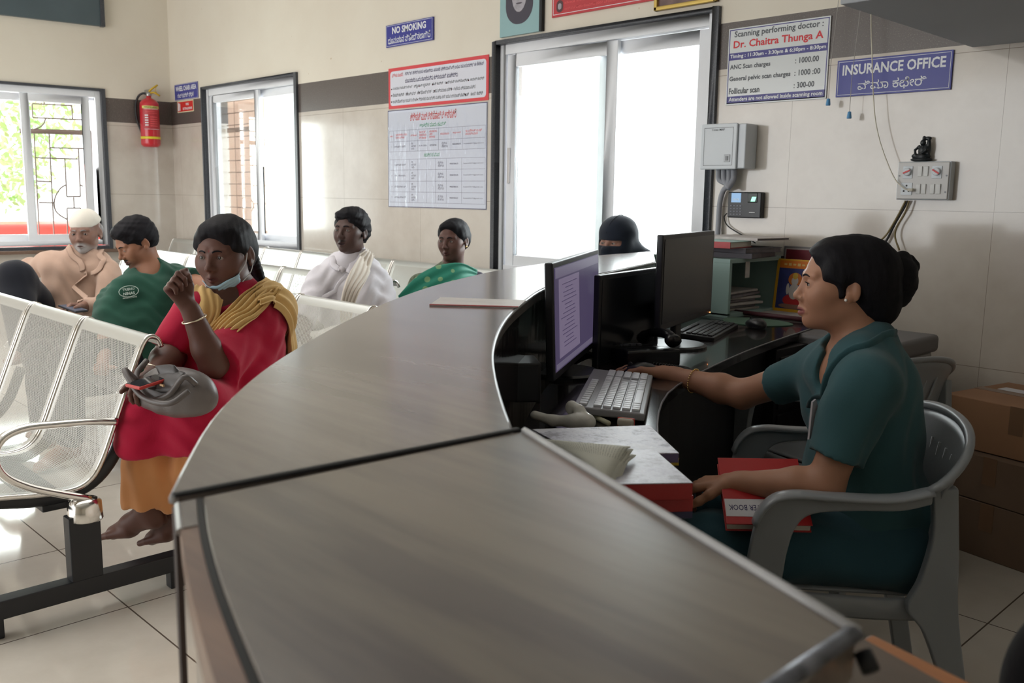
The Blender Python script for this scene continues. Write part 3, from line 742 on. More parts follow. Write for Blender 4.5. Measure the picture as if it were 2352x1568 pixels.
def np_mesh(name, vs, fs, mat_, parent=None, col=None, keep=True):
    me = bpy.data.meshes.new(name); me.vertices.add(len(vs)); me.vertices.foreach_set('co', np.asarray(vs, np.float32).ravel())
    n = len(fs); k = fs.shape[1]; me.loops.add(n*k); me.loops.foreach_set('vertex_index', fs.astype(np.int32).ravel())
    me.polygons.add(n); me.polygons.foreach_set('loop_start', np.arange(0, n*k, k, dtype=np.int32))
    me.update(calc_edges=True); me.validate()
    me.polygons.foreach_set('use_smooth', np.ones(len(me.polygons), bool))
    if col is not None:
        ca = me.color_attributes.new('Col', 'FLOAT_COLOR', 'POINT'); ca.data.foreach_set('color', np.concatenate([col, np.ones((len(col), 1))], 1).astype(np.float32).ravel())
    me.update(); return mesh_obj(name, me, mat_, parent)
def skin_mat(name, rough=0.5):
    t = NT(name); a = t.n.new('ShaderNodeVertexColor'); a.layer_name = 'Col'; co = t.coord()
    c = t.mix(t.math('MULTIPLY', t.noise(co, 40, 4), 0.22), a.outputs[0], (0.5, 0.42, 0.38), 'MULTIPLY')
    t.set(color=c, rough=rough, spec=0.35, sss=0.06); t.b.inputs['Subsurface Radius'].default_value = (0.012, 0.005, 0.003)
    t.bump(t.noise(co, 350, 3), 0.08, 0.001); return t.mat
M_SKIN = skin_mat('skin')
def hair_mat(name, c=(0.007, 0.0065, 0.008), rough=0.6):
    t = NT(name); co = t.coord(scale=(90, 90, 12)); n = t.noise(co, 2.5, 4, 0.7)
    t.set(color=t.mix(n, c, tuple(x*2.2 for x in c)), rough=rough, spec=0.12); t.bump(n, 0.35, 0.003); return t.mat
M_HAIR = hair_mat('black_hair')
M_EYEW = mat('eye_white', srgb(142, 132, 126), 0.35); M_IRIS = mat('iris_brown', (0.02, 0.012, 0.008), 0.1); 
def head_sdf(S, O, R, sc=1.0, mouth_open=0.0, face_w=1.0, nose=1.0, jaw=1.0, cheek=1.0):
    """O origin between the ears at eye level, R columns = right, forward, up"""
    T = lambda x, y, z: O + R @ (V(x, y, z)*sc)
    e = lambda c, r, k=0.02, op='u', RR=None: S.ell(T(*c), V(*r)*sc if np.ndim(r) else r*sc, R if RR is None else R@RR, k*sc, op)
    cp = lambda a, b, ra, rb=None, k=0.01, op='u': S.cap(T(*a), T(*b), ra*sc, (ra if rb is None else rb)*sc, k*sc, op)
    e((0, -0.014, 0.032), (0.074*face_w, 0.094, 0.083), 0.02)
    e((0, 0.028, -0.02), (0.060*face_w, 0.062, 0.085), 0.03)
    e((0, 0.026, -0.062*jaw), (0.050*face_w, 0.052, 0.042), 0.03)
    e((0, 0.070, -0.092*jaw), (0.018, 0.017, 0.016), 0.025)
    for s_ in (-1, 1):
        e((s_*0.038*face_w, 0.055, -0.028), (0.022*cheek, 0.026, 0.024), 0.025)
        e((s_*0.052*face_w, 0.035, -0.01), (0.016, 0.03, 0.018), 0.02)
        cp((s_*0.014, 0.084, 0.019), (s_*0.044, 0.070, 0.021), 0.008, 0.007, 0.014)
        e((s_*0.031, 0.097, 0.001), (0.015, 0.014, 0.010), 0.012, 's')
        e((s_*0.031, 0.0735, 0.000), (0.0145, 0.0135, 0.0125), 0.004)
    cp((0, 0.083, 0.012), (0, 0.103*nose, -0.026), 0.0068, 0.0088, 0.012)
    e((0, 0.104*nose, -0.031), (0.0105, 0.0115, 0.0095), 0.008)
    for s_ in (-1, 1):
        e((s_*0.0115, 0.093*nose, -0.035), (0.0078, 0.010, 0.0075), 0.006)
        e((s_*0.0062, 0.101*nose, -0.0425), (0.0036, 0.0055, 0.0042), 0.003, 's')
    cp((0, 0.090, -0.045), (0, 0.0905, -0.058), 0.007, 0.007, 0.012)
    mo = mouth_open
    for s_ in (-1, 1):
        cp((s_*0.0, 0.0945, -0.0605), (s_*0.021, 0.081, -0.0645), 0.0052, 0.0032, 0.006)
        cp((s_*0.0, 0.0925, -0.0715-mo), (s_*0.019, 0.081, -0.0665-mo*0.5), 0.0062, 0.0034, 0.006)
    e((0, 0.100, -0.0655-mo*0.5), (0.023, 0.02, 0.0011+mo*0.45), 0.003, 's')
    for s_ in (-1, 1):
        tilt = np.array(rotm(x=-0.2, z=s_*0.35))
        e((s_*0.077*face_w, -0.010, -0.004), (0.006, 0.018, 0.031), 0.008, 'u', tilt)
        e((s_*0.080*face_w, -0.002, -0.028), (0.005, 0.009, 0.011), 0.006)
        e((s_*0.088*face_w, -0.006, 0.000), (0.008, 0.010, 0.018), 0.004, 's', tilt)
    return T
def lids(S, T, R, sc, openness=0.0046):
    for s_ in (-1, 1):
        S.ell(T(s_*0.031, 0.088, -0.0005), V(0.0135, 0.012, openness)*sc, R@np.array(rotm(y=s_*0.08)), 0.0015*sc, 's')
def eyes(T, R, sc, parent, gaze=(0, 1, 0)):
    out = []
    for s_ in (-1, 1):
        c = T(s_*0.031, 0.0735, -0.0003); g = nz(R@V(*gaze)); up = nz(R[:, 2]-g*(R[:, 2]@g)); rt = np.cross(g, up); r = 0.0124*sc
        mb = MB(); n = 18; rings = [0.0, 0.16, 0.47, 0.52, 0.8, 1.2, 1.6, 2.2, PI]
        vs = []; fs = []; mi = []
        for a in rings:
            for j in range(n):
                b = 2*PI*j/n; vs.append(c+r*(g*math.cos(a)+(rt*math.cos(b)+up*math.sin(b))*math.sin(a)))
        for i in range(len(rings)-1):
            for j in range(n): mb_f = (i*n+j, i*n+(j+1) % n, (i+1)*n+(j+1) % n, (i+1)*n+j); fs.append(mb_f); mi.append(1 if i < 2 else 0)
        mb.v = [tuple(v) for v in vs]; mb.f = [list(f_) for f_ in fs]; mb.m = mi; mb.uv = [[(0, 0)]*4 for _ in fs]
        out.append(mb.build('eye', [M_EYEW, M_IRIS], parent, smooth=True))
    return out
def brows(T, sdf, parent, m=None, th=0.0032, lift=0.0, sc=1.0):
    for s_ in (-1, 1):
        pts = [T(s_*x, 0.095, z+lift) for x, z in ((0.012, 0.0175), (0.022, 0.0215), (0.034, 0.0225), (0.046, 0.018))]
        pts = [np.array(p) for p in spline(pts, 5)]; P = sdf.project(np.array(pts), 0.0004, 12)
        n = len(P); rr = [th*sc*(0.55+0.45*math.sin(PI*min(1, 0.25+0.75*i/(n-1)))) for i in range(n)]
        MB().tube([Vector(p) for p in P], rr, 8, sx=1, sy=0.45, up=tuple(T(0, 1, 0)-T(0, 0, 0))).build('eyebrow', m or M_HAIR, parent, smooth=True)
def head_color(P, T_inv, base, lip, extra=None):
    L = T_inv(P); c = np.tile(np.array(base), (len(P), 1)).astype(float)
    def blend(w_, col):
        w_ = np.clip(w_, 0, 1)[:, None]; c[:] = c*(1-w_)+np.array(col)*w_
    if lip is not None:
        dx = L[:, 0]/0.023; dz = (L[:, 2]+0.066)/0.0105; blend((1-np.sqrt(dx**2+dz**2))*5*(L[:, 1] > 0.06), lip)
    # darker under-eye and nostril tone
    for s_ in (-1, 1):
        d = np.sqrt(((L[:, 0]-s_*0.031)/0.02)**2+((L[:, 2]+0.002)/0.014)**2); blend((1-d)*0.5*(L[:, 1] > 0.05), np.array(base)*0.62)
    if extra: extra(L, c, blend)
    return c
def hand(S, W, d, pn, side, curl=(0.5, 0.5, 0.5, 0.5), thumb=0.4, sc=1.0, spread=0.06, thumb_out=0.9):
    """W wrist, d direction of the palm, pn palm normal (out of the palm), side=+1 thumb on the +t side"""
    d = nz(d); pn = nz(np.asarray(pn)-d*(np.asarray(pn)@d)); t = np.cross(d, pn)*side
    L = 0.095*sc
    S.chain([W-d*0.02*sc, W+d*0.02*sc], [0.025*sc, 0.024*sc], 0.012)
    for i, o in enumerate((0.030, 0.010, -0.010, -0.028)):
        kn = W+d*(L-0.006*abs(i-1)*sc)+t*o*sc; S.chain([W+d*0.015*sc+t*o*0.5*sc, kn], [0.015*sc, 0.0115*sc], 0.010)
    tips = []
    for i, (o, ln) in enumerate(((0.030, 0.95), (0.010, 1.05), (-0.010, 0.98), (-0.028, 0.78))):
        kn = W+d*(L-0.006*abs(i-1)*sc)+t*o*sc; c = curl[i]; ang = 0; p = kn; pts = [kn]; dd = nz(d+t*spread*(1.5-i))
        for seg, (l_, f_) in enumerate(((0.042, 1.0), (0.026, 1.15), (0.021, 0.8))):
            ang += c*f_; p = p+(dd*math.cos(ang)+pn*math.sin(ang))*l_*ln*sc; pts.append(p)
        S.chain(pts, [0.0098*sc, 0.0088*sc, 0.0078*sc, 0.0066*sc], 0.004); tips.append(pts[-1])
    tb = W+d*0.022*sc+t*0.022*sc; d1 = nz(d*0.75+t*thumb_out+pn*0.35); p1 = tb+d1*0.040*sc; d2 = nz(d1*math.cos(thumb)+nz(d*0.9+pn*0.5-t*0.2)*math.sin(thumb)); p2 = p1+d2*0.031*sc; p3 = p2+nz(d2+d*0.2)*0.024*sc
    S.chain([tb, p1, p2, p3], [0.0155*sc, 0.0118*sc, 0.0105*sc, 0.0082*sc], 0.007)
    return tips, p3
def arm(S, sh, el, wr, r=(0.048, 0.040, 0.038, 0.026), k=0.02):
    sh, el, wr = map(np.asarray, (sh, el, wr)); m = el+(wr-el)*0.3
    S.cap(sh, el, r[0], r[1], k); S.cap(el, m, r[1]*0.98, r[2]*1.08, k); S.cap(m, wr, r[2]*1.08, r[3], k)
def leg(S, hip, kn, an, toe, r=(0.085, 0.058, 0.055, 0.036), k=0.02, foot=True):
    hip, kn, an, toe = map(np.asarray, (hip, kn, an, toe)); m = kn+(an-kn)*0.3
    S.cap(hip, kn, r[0], r[1], k); S.cap(kn, m, r[1]*0.95, r[2], k); S.cap(m, an, r[2], r[3], k)
    if foot:
        fd = nz(toe-an); heel = an+V(0, 0, -0.045)-fd*0.02
        S.chain([an, an+(toe-an)*0.55+V(0, 0, -0.005), toe], [r[3], 0.03, 0.018], 0.02); S.cap(an, heel, r[3]*0.9, 0.028, 0.02); S.cap(heel, toe, 0.025, 0.02, 0.02)
        side = nz(np.cross(fd, V(0, 0, 1))); fh = nz(V(fd[0], fd[1], fd[2]*0.35))
        for i in range(5):
            o = (i-2)*0.0165; b_ = toe+side*o-fh*(0.006*abs(i-1)); S.cap(toe-fh*0.07+side*o*0.5, b_, 0.019, 0.0125, 0.012); S.cap(b_, b_+fh*(0.030-0.003*i)-V(0, 0, 0.003), 0.0115, 0.0105-0.0008*i, 0.004)
def torso(S, J, inf=0.0, bust=0.0, belly=0.0, w=1.0, k=0.05):
    P, N, sl, sr, f, r = J['P'], J['N'], J['sl'], J['sr'], J['f'], J['r']; up = nz(N-P); R = np.stack([r, np.cross(up, r), up], 1); L = np.linalg.norm(N-P)
    fw = R[:, 1] if R[:, 1]@f > 0 else -R[:, 1]; R[:, 1] = fw
    S.ell(P+up*0.00, V(0.165*w+inf, 0.125+inf, 0.11+inf), R, k)
    S.ell(P+up*L*0.36+fw*0.012+fw*belly*0.3, V(0.135*w+inf+belly*0.3, 0.100+inf+belly*0.5, 0.16+inf), R, k)
    S.ell(P+up*L*0.70, V(0.148*w+inf, 0.102+inf, 0.155+inf), R, k)
    S.cap(sl*0.9+N*0.1-up*0.01, sr*0.9+N*0.1-up*0.01, 0.055+inf, 0.055+inf, k)
    S.cap(sl*0.6+N*0.4+up*0.012, N+up*0.02, 0.035+inf, 0.045+inf, k*0.8); S.cap(sr*0.6+N*0.4+up*0.012, N+up*0.02, 0.035+inf, 0.045+inf, k*0.8)
    if bust:
        for s_ in (-1, 1): S.ell(P+up*L*0.66+fw*(0.085+inf*0.6)+r*s_*0.068, V(0.058, 0.05, 0.058)*(0.8+bust)+inf*0.5, R, 0.03)
def joints(P, N, f, sw=0.18, drop=0.045):
    P, N, f = np.asarray(P, float), np.asarray(N, float), nz(np.array([f[0], f[1], 0])); r = V(f[1], -f[0], 0)
    return dict(P=P, N=N, f=f, r=r, sl=N-r*sw-V(0, 0, drop), sr=N+r*sw-V(0, 0, drop))
def Rh(fwd, up=(0, 0, 1), roll=0.0):
    f = nz(fwd); u = nz(np.asarray(up, float)-f*(np.asarray(up, float)@f)); r = np.cross(f, u)
    if roll: u2 = u*math.cos(roll)+r*math.sin(roll); r = np.cross(f, u2); u = u2
    return np.stack([r, f, u], 1)
IMG_R, IMG_F = np.array(_Rv), np.array(_Fh)      # horizontal: image right, away from the camera
def face_dir(left_deg, pitch_deg=0):
    """facing the camera turned left_deg towards image left; pitch up positive"""
    a, p = math.radians(left_deg), math.radians(pitch_deg)
    h = -IMG_F*math.cos(a)-IMG_R*math.sin(a); return h*math.cos(p)+V(0, 0, 1)*math.sin(p)
class Person:
    def __init__(s, label, O, fwd, J, base, lip, sc=1.0, roll=0.0, group=None, **hk):
        s.S = SDF(); s.R = Rh(fwd, roll=roll); s.O = np.asarray(O, float); s.sc = sc; s.J = J; s.base = base; s.lip = lip; s.label = label
        op = hk.pop('lid', 0.0038)
        s.T = head_sdf(s.S, s.O, s.R, sc, **hk); 
        nb = s.T(0, -0.022, -0.055); s.S.chain([nb, (nb+J['N'])/2, J['N']-V(0, 0, 0.02)], [0.052*sc, 0.05*sc, 0.058*sc], 0.03)
        s.hs = SDF(); s.hs.p = list(s.S.p)
        lids(s.S, s.T, s.R, sc, op); s.extra = None
        s.inv = lambda P: ((P-s.O)@s.R)/s.sc
        s.fine = [(s.O+s.R@V(0, 0.02, -0.02), 0.135*sc, 0.0028)]
    def finish(s, h=0.0075, gaze=(0, 1, 0), brow=True, browk={}):
        vs, fs = s.S.mesh(h, s.fine); c = head_color(vs, s.inv, s.base, s.lip, s.extra)
        # hands: slightly lighter palms are ignored
        o = np_mesh('person', vs, fs, M_SKIN, None, c); tag(o, s.label, 'person'); s.obj = o
        eyes(s.T, s.R, s.sc, o, gaze)
        if brow: brows(s.T, s.hs, o, sc=s.sc, **browk)
        return o
    def part(s, sdf, name, m, h=0.007, fine=(), **k):
        vs, fs = sdf.mesh(h, fine, **k); return np_mesh(name, vs, fs, m, s.obj)
def sheet(sdf, A, B, nu, off, fold, nf, th, name, m, parent, it=5, ph=0.0, amp_end=1.0):
    """cloth strip between edge curves A and B laid on an implicit body; nf folds across"""
    A = resample(spline([Vector(p) for p in A], 8), nu); B = resample(spline([Vector(p) for p in B], 8), nu); nv = max(8, nf*7)
    P = np.array([[list(a.lerp(b, j/(nv-1))) for j in range(nv)] for a, b in zip(A, B)]).reshape(-1, 3)
    jj = np.tile(np.linspace(0, 1, nv), nu); ii = np.repeat(np.linspace(0, 1, nu), nv)
    fo = fold*np.sin(jj*nf*2*PI+ph+1.6*np.sin(ii*7+jj*3))*(1+(amp_end-1)*ii)
    if sdf is not None:
        G = None
        for _ in range(it):
            D = sdf.at(P); G = sdf.grad(P); need = np.clip(off-D, -0.015, 0.03); need = np.where(D > off+0.02, need*0.0, need); P = P+G*need[:, None]
        P = P+G*fo[:, None]
    else:
        Q = P.reshape(nu, nv, 3); du = np.gradient(Q, axis=0); dv = np.gradient(Q, axis=1); N_ = np.cross(du, dv).reshape(-1, 3); N_ /= np.linalg.norm(N_, axis=1, keepdims=True)+1e-9; P = P+N_*fo[:, None]
    mb = MB(); rows = P.reshape(nu, nv, 3); mb.grid([[tuple(p) for p in r_] for r_ in rows], uv=[[(i/nu, j/nv) for j in range(nv)] for i in range(nu)])
    return mb.build(name, m, parent, smooth=True, solid=th)
# ---------------------------------------------------------------- seated woman at the desk
SK1 = srgb(180, 132, 106)
fw_g = face_dir(102, 0); 
P_ = PD(2005, 1215, 2.2); N_ = PD(1985, 812, 2.19)
Jg = joints(P_, N_, V(-0.80, -0.60), 0.165, 0.045)
Jg['sl'] = PD(1990, 868, 2.03); Jg['sr'] = PD(1880, 850, 2.33)
g_ = Person('young woman in dark teal uniform seated at the desk, right hand on a computer mouse', PD(1938, 652, 2.17), fw_g, Jg, SK1, srgb(150, 88, 84), sc=1.0, nose=0.975, face_w=0.95, jaw=0.98)
g_.fine = [(g_.O+g_.R@V(0, 0.02, -0.02), 0.135, 0.0021)]
S = g_.S
torso(S, Jg, 0, bust=0.15, w=0.9)
# far arm to the mouse
elr = PD(1705, 905, 2.50); wrr = PD(1548, 862, 2.63)
arm(S, Jg['sr'], elr, wrr, (0.045, 0.038, 0.036, 0.0235))
hd_r = nz(PD(1440, 838, 2.68)-wrr); 
hand(S, wrr+hd_r*0.012, hd_r, V(0, 0, -1), -1, (0.28, 0.26, 0.30, 0.36), 0.25, 0.95, 0.05, 0.75)
g_.fine.append((wrr+hd_r*0.08, 0.11, 0.0028))
# near arm resting on the book
ell_ = PD(1893, 1118, 2.02); wrl = PD(1698, 1108, 2.12)
arm(S, Jg['sl'], ell_, wrl, (0.047, 0.040, 0.037, 0.025))
hd_l = nz(PD(1625, 1110, 2.16)-wrl)
hand(S, wrl+hd_l*0.01, hd_l, V(0.15, 0.1, -1), 1, (0.55, 0.6, 0.65, 0.7), 0.5, 0.95, 0.04, 0.6)
g_.fine.append((wrl+hd_l*0.06, 0.09, 0.0032))
f_, r_ = Jg['f'], Jg['r']
hl, hr = P_-r_*0.09, P_+r_*0.09; knl = PD(1640, 1218, 2.12)-V(0, 0, 0.03); knr = knl+r_*0.20+V(0, 0, 0.0)
for hp, kn in ((hl, knl), (hr, knr)):
    an = kn+V(0, 0, -(kn[2]-0.10))-f_*0.04; leg(S, hp, kn, an, an+f_*0.15+V(0, 0, -0.075))
def ex(L, c, blend):
    d = np.sqrt((L[:, 0]/0.08)**2+((L[:, 1]-0.06)/0.05)**2+((L[:, 2]+0.02)/0.05)**2); blend((1-d)*0.25, srgb(178, 120, 98))
g_.extra = ex
go = g_.finish(0.0065, gaze=(0, 1, -0.12), browk=dict(th=0.0025))
# lashes
for s_ in (-1, 1):
    pts = [g_.T(s_*x, y, z) for x, y, z in ((0.018, 0.0835, 0.0012), (0.025, 0.0895, 0.0042), (0.033, 0.090, 0.0046), (0.043, 0.0845, 0.002))]
    MB().tube(spline([Vector(p) for p in pts], 4), 0.0011, 6).build('eyelash', M_HAIR, go, smooth=True)
# hair: skull cap + low gathered back + double bun
H_ = SDF(); T = g_.T; R_ = g_.R
H_.ell(T(0, -0.024, 0.036), (0.083, 0.101, 0.082), R_, 0.02); H_.ell(T(0, -0.060, 0.0), (0.078, 0.062, 0.080), R_, 0.03)
H_.ell(T(0, -0.085, -0.045), (0.052, 0.045, 0.055), R_, 0.03)
H_.ell(T(0.0, 0.028, 0.070), (0.066, 0.054, 0.036), R_, 0.02)
for s_ in (-1, 1): H_.ell(T(s_*0.063, 0.018, 0.022), (0.020, 0.034, 0.05), R_, 0.02)
H_.ell(T(0, 0.116, 0.022), (0.088, 0.052, 0.066), R_, 0.006, 's')
for s_ in (-1, 1): H_.ell(T(s_*0.092, 0.058, -0.028), (0.045, 0.050, 0.05), R_, 0.008, 's'); H_.ell(T(s_*0.095, -0.008, -0.018), (0.026, 0.028, 0.034), R_, 0.006, 's')
H_.disp = folds(0.0012, 5, 160)
g_.part(H_, 'hair', M_HAIR, 0.0035)
bn = SDF()
bn.ell(PD(2058, 640, 2.17), (0.050, 0.048, 0.060), None, 0.02); bn.ell(PD(2055, 680, 2.17), (0.036, 0.036, 0.030), None, 0.015)
bn.ell(PD(2020, 612, 2.17), (0.045, 0.045, 0.035), None, 0.015); bn.ell(PD(2022, 572, 2.18), 0.0125, None, 0.01)
for k in range(7):
    a = k*2*PI/7; c = PD(2078+17*math.cos(a), 612+20*math.sin(a), 2.17+0.012*math.sin(k*2.1)); bn.ell(c, 0.016+0.003*math.sin(k*3), None, 0.006)
bn.disp = folds(0.0018, 9, 130)
g_.part(bn, 'hair_bun', M_HAIR, 0.003)
MB().sphere(T(-0.0805, 0.004, -0.030), 0.0036, 10).build('ear_stud', mat('pearl', (0.9, 0.88, 0.84), 0.15), go, smooth=True)
MB().sphere(T(-0.0185, 0.0965, -0.0325), 0.0012, 8).build('nose_pin', mat('gold', (0.85, 0.62, 0.25), 0.2, 1), go, smooth=True)
# uniform top
M_TEAL = fabric('teal_uniform', srgb(60, 94, 100), 0.10, bump=0.35)
U = SDF(); torso(U, Jg, 0.016, bust=0.15, belly=0.03, w=0.93); U.ell(Jg['P']+V(0, 0, 0.02), (0.155, 0.155, 0.13), Rh(Jg['f']), 0.05)
slf = Jg['sl']+(ell_-Jg['sl'])*0.72; srf = Jg['sr']+(elr-Jg['sr'])*0.50
dl = nz(ell_-Jg['sl']); dr = nz(elr-Jg['sr'])
U.capc(Jg['sl'], slf+dl*0.05, 0.066, 0.068, slf+dl*0.012, dl, 0.02); U.capc(Jg['sr'], srf+dr*0.05, 0.060, 0.056, srf+dr*0.008, dr, 0.02)
# collar of the V neck
U.cap(PD(2020, 765, 2.14), PD(1985, 800, 2.10), 0.02, 0.022, 0.03)
U.ell(PD(1935, 775, 2.19), (0.052, 0.052, 0.062), None, 0.012, 's'); U.cap(PD(1930, 800, 2.17), PD(1872, 890, 2.14), 0.036, 0.014, 0.01, 's')
fo_ = folds(0.008, 21, 30); U.disp = fo_
g_.part(U, 'uniform_top', M_TEAL, 0.0055)
# placket and collar ridge
col = SDF()
cpts = [PD(2035, 775, 2.12), PD(2000, 800, 2.06), PD(1960, 850, 2.06), PD(1915, 905, 2.10), PD(1885, 945, 2.16)]
P2 = U.project(np.array([list(p) for p in spline([Vector(p) for p in cpts], 5)]), 0.002, 8)
MB().tube([Vector(p) for p in P2], 0.012, 8, sx=1.0, sy=0.35, up=tuple(nz(-IMG_F))).build('collar_band', M_TEAL, go, smooth=True)
# embroidered badge
bc = U.project(np.array([PD(1862, 965, 2.08)]), 0.001, 10)[0]; nb_ = U.grad(np.array([bc]))[0]
bm_ = MB(); Rb = Rh(nb_); tri = [(-0.028, -0.03), (0.03, -0.038), (0.016, 0.045), (0.004, 0.05)]
Mb = Matrix(((*(-Rb[:, 0]), bc[0]), (*Rb[:, 2], bc[1]), (*nb_, bc[2]), (0, 0, 0, 1)))
Mb = Matrix([[-Rb[0, 0], Rb[0, 2], nb_[0], bc[0]], [-Rb[1, 0], Rb[1, 2], nb_[1], bc[1]], [-Rb[2, 0], Rb[2, 2], nb_[2], bc[2]], [0, 0, 0, 1]])
bm_.prism(tri, -0.003, 0.0016, M4=Mb); bdg = bm_.build('embroidered_badge', mat('badge_grey', srgb(186, 180, 186), 0.8), go)
bm_ = MB(); bm_.tube([Mb @ Vector((0.006+0.012*math.cos(a*PI/8), -0.012+0.014*math.sin(a*PI/8), 0.0022)) for a in range(16)], 0.0016, 6, closed=True); bm_.build('badge_ring', M_TEAL, bdg)
# trousers
Tq = SDF()
for hp, kn in ((hl, knl), (hr, knr)):
    an = kn+V(0, 0, -(kn[2]-0.12))-f_*0.04; Tq.cap(hp-f_*0.03-V(0, 0, 0.01), kn, 0.098, 0.073, 0.05); Tq.cap(kn, an, 0.075, 0.062, 0.03)
Tq.ell(P_-V(0, 0, 0.02), (0.17, 0.15, 0.105), Rh(f_), 0.05)
Tq.disp = folds(0.009, 31, 28)
g_.part(Tq, 'trousers', fabric('teal_trousers', srgb(50, 82, 94), 0.1, bump=0.35), 0.0065)
# bracelet and bead necklace
def ring(name, c, ax, r, th, m, parent, n=28, bead=False):
    ax = nz(ax); u = nz(np.cross(ax, V(0.3, 0.2, 1))); v = np.cross(ax, u)
    pts = [Vector(c+(u*math.cos(a*2*PI/n)+v*math.sin(a*2*PI/n))*r) for a in range(n)]
    mb = MB()
    if bead:
        for p in pts: mb.sphere(p, th, 8)
    else: mb.tube(pts, th, 8, closed=True)
    return mb.build(name, m, parent, smooth=True)
bcen = wrr+(elr-wrr)*0.30
ring('bracelet', bcen, elr-wrr, 0.0335, 0.0026, MC['gold'], go, 30, True)
npts = U.project(np.array([list(p) for p in spline([Vector(p) for p in (PD(1962, 790, 2.13), PD(1938, 818, 2.12), PD(1912, 848, 2.13), PD(1898, 880, 2.16))], 6)]), 0.001, 5)
mb = MB()
for p in npts: mb.sphere(p, 0.0035, 8)
mb.build('bead_necklace', mat('black_beads', (0.02, 0.015, 0.015), 0.3), go, smooth=True)
tt = elr+(wrr-elr)*0.25
# ---------------------------------------------------------------- people in the waiting rows
def cloth_torso(J, inf, arms, belly=0.0, w=1.0, bust=0.0, seed=1, amp=0.005, freq=24, neck=None, neckr=0.06, skirt=None):
    U = SDF(); torso(U, J, inf, bust=bust, belly=belly, w=w)
    for pts, rs, cutend in arms:
        if not cutend: U.chain(pts, rs, 0.016); continue
        U.chain(pts[:-1], rs[:-1], 0.016); d = nz(pts[-1]-pts[-2]); U.capc(pts[-2], pts[-1]+d*0.05, rs[-2], rs[-1], pts[-1]+d*0.004, d, 0.016)
    if neck is not None: U.ell(neck, (neckr, neckr, neckr*0.8), None, 0.01, 's')
    U.disp = folds(amp, seed, freq); return U
def edge_strip(sdf, pts, wd, name, m, parent, off=0.003, n=6, sy=0.3):
    P2 = sdf.project(np.array([list(p) for p in spline([Vector(p) for p in pts], n)]), off, 8)
    G = sdf.grad(P2).mean(0)
    return MB().tube([Vector(p) for p in P2], wd, 8, sx=1.0, sy=sy, up=tuple(nz(G))).build(name, m, parent, smooth=True)
def short_hair(p, name='hair', m=None, h=0.0045, front=0.118, sz=1.0, spike=0.0016, low=0.0, z_front=0.028):
    H_ = SDF(); T, R_, sc = p.T, p.R, p.sc
    E = lambda c, r, k=0.02, op='u': H_.ell(T(*c), V(*r)*sc, R_, k*sc, op)
    E((0, -0.018, 0.040), (0.083*sz, 0.101*sz, 0.088*sz)); E((0, -0.055, 0.0), (0.076, 0.058, 0.070+low), 0.03)
    E((0, 0.038, 0.078), (0.064, 0.052, 0.034)); 
    for s_ in (-1, 1): E((s_*0.068, 0.012, 0.018), (0.015, 0.026, 0.045))
    E((0, front, z_front), (0.090, 0.052, 0.060), 0.012, 's')
    for s_ in (-1, 1): E((s_*0.092, 0.060, -0.025), (0.045, 0.055, 0.05), 0.02, 's'); E((s_*0.095, -0.008, -0.02), (0.028, 0.028, 0.036), 0.008, 's')
    E((0, -0.02, -0.10), (0.12, 0.12, 0.05), 0.01, 's')
    H_.disp = folds(spike, 7, 170); return p.part(H_, name, m or M_HAIR, h)
def seat_legs(S, J, kns, r=0.085, an_dz=0.40, fwd=0.0, foot=True, toes=None):
    P, f, r_ = J['P'], J['f'], J['r']; out = []
    for s_, kn in zip((-1, 1), kns):
        hp = P+r_*s_*0.09; an = kn+V(0, 0, -max(0.02, kn[2]-0.10))+f*fwd; leg(S, hp, kn, an, an+f*0.15+V(0, 0, -0.075), foot=foot); out.append((hp, kn, an))
    return out
def trousers(p, legs, m, rs=(0.10, 0.075, 0.065), amp=0.005, seed=4, cut=0.04, name='trousers', hipw=0.16):
    Q = SDF(); P, f = p.J['P'], p.J['f']
    for hp, kn, an in legs: Q.cap(hp, kn, rs[0], rs[1], 0.04); Q.cap(kn, an+V(0, 0, cut), rs[1], rs[2], 0.03)
    Q.ell(P-V(0, 0, 0.01), (hipw, 0.14, 0.11), Rh(f), 0.05); Q.disp = folds(amp, seed, 24); return p.part(Q, name, m, 0.008), Q
# ---- old man, white cap
O_ = PD(196, 534, 5.0); J = joints(PD(165, 762, 5.12), PD(188, 606, 5.05), face_dir(5), 0.18); J['sr'] = PD(118, 606, 5.05); J['sl'] = PD(246, 618, 5.0)
om = Person('old man in beige shirt and white skullcap, arm stretched along the bench', O_, face_dir(-3, -4), J, srgb(140, 106, 92), srgb(112, 80, 74), 0.97, roll=0.03, face_w=1.0, lid=0.0032)
S = om.S; torso(S, J, 0)
e1, w1 = PD(50, 622, 5.2), PD(-25, 650, 5.25); arm(S, J['sr'], e1, w1); hand(S, w1, w1-e1, V(0, 0, -1), 1)
e2, w2 = PD(252, 692, 4.92), PD(196, 704, 4.80); arm(S, J['sl'], e2, w2); hand(S, w2, PD(160, 704, 4.74)-w2, V(0.3, -0.2, -0.6), 1, (0.7, 0.7, 0.75, 0.8), 0.5, 0.95); om.fine.append((w2, 0.10, 0.004))
k1 = PD(34, 640, 4.75); leg(S, J['P']+J['r']*0.09, k1, PD(60, 800, 4.6), PD(20, 830, 4.5), foot=True)
k2 = J['P']-J['r']*0.10+J['f']*0.42+V(0, 0, 0.03); an2 = k2-V(0, 0, k2[2]-0.1); leg(S, J['P']-J['r']*0.09, k2, an2, an2+J['f']*0.15+V(0, 0, -0.075))
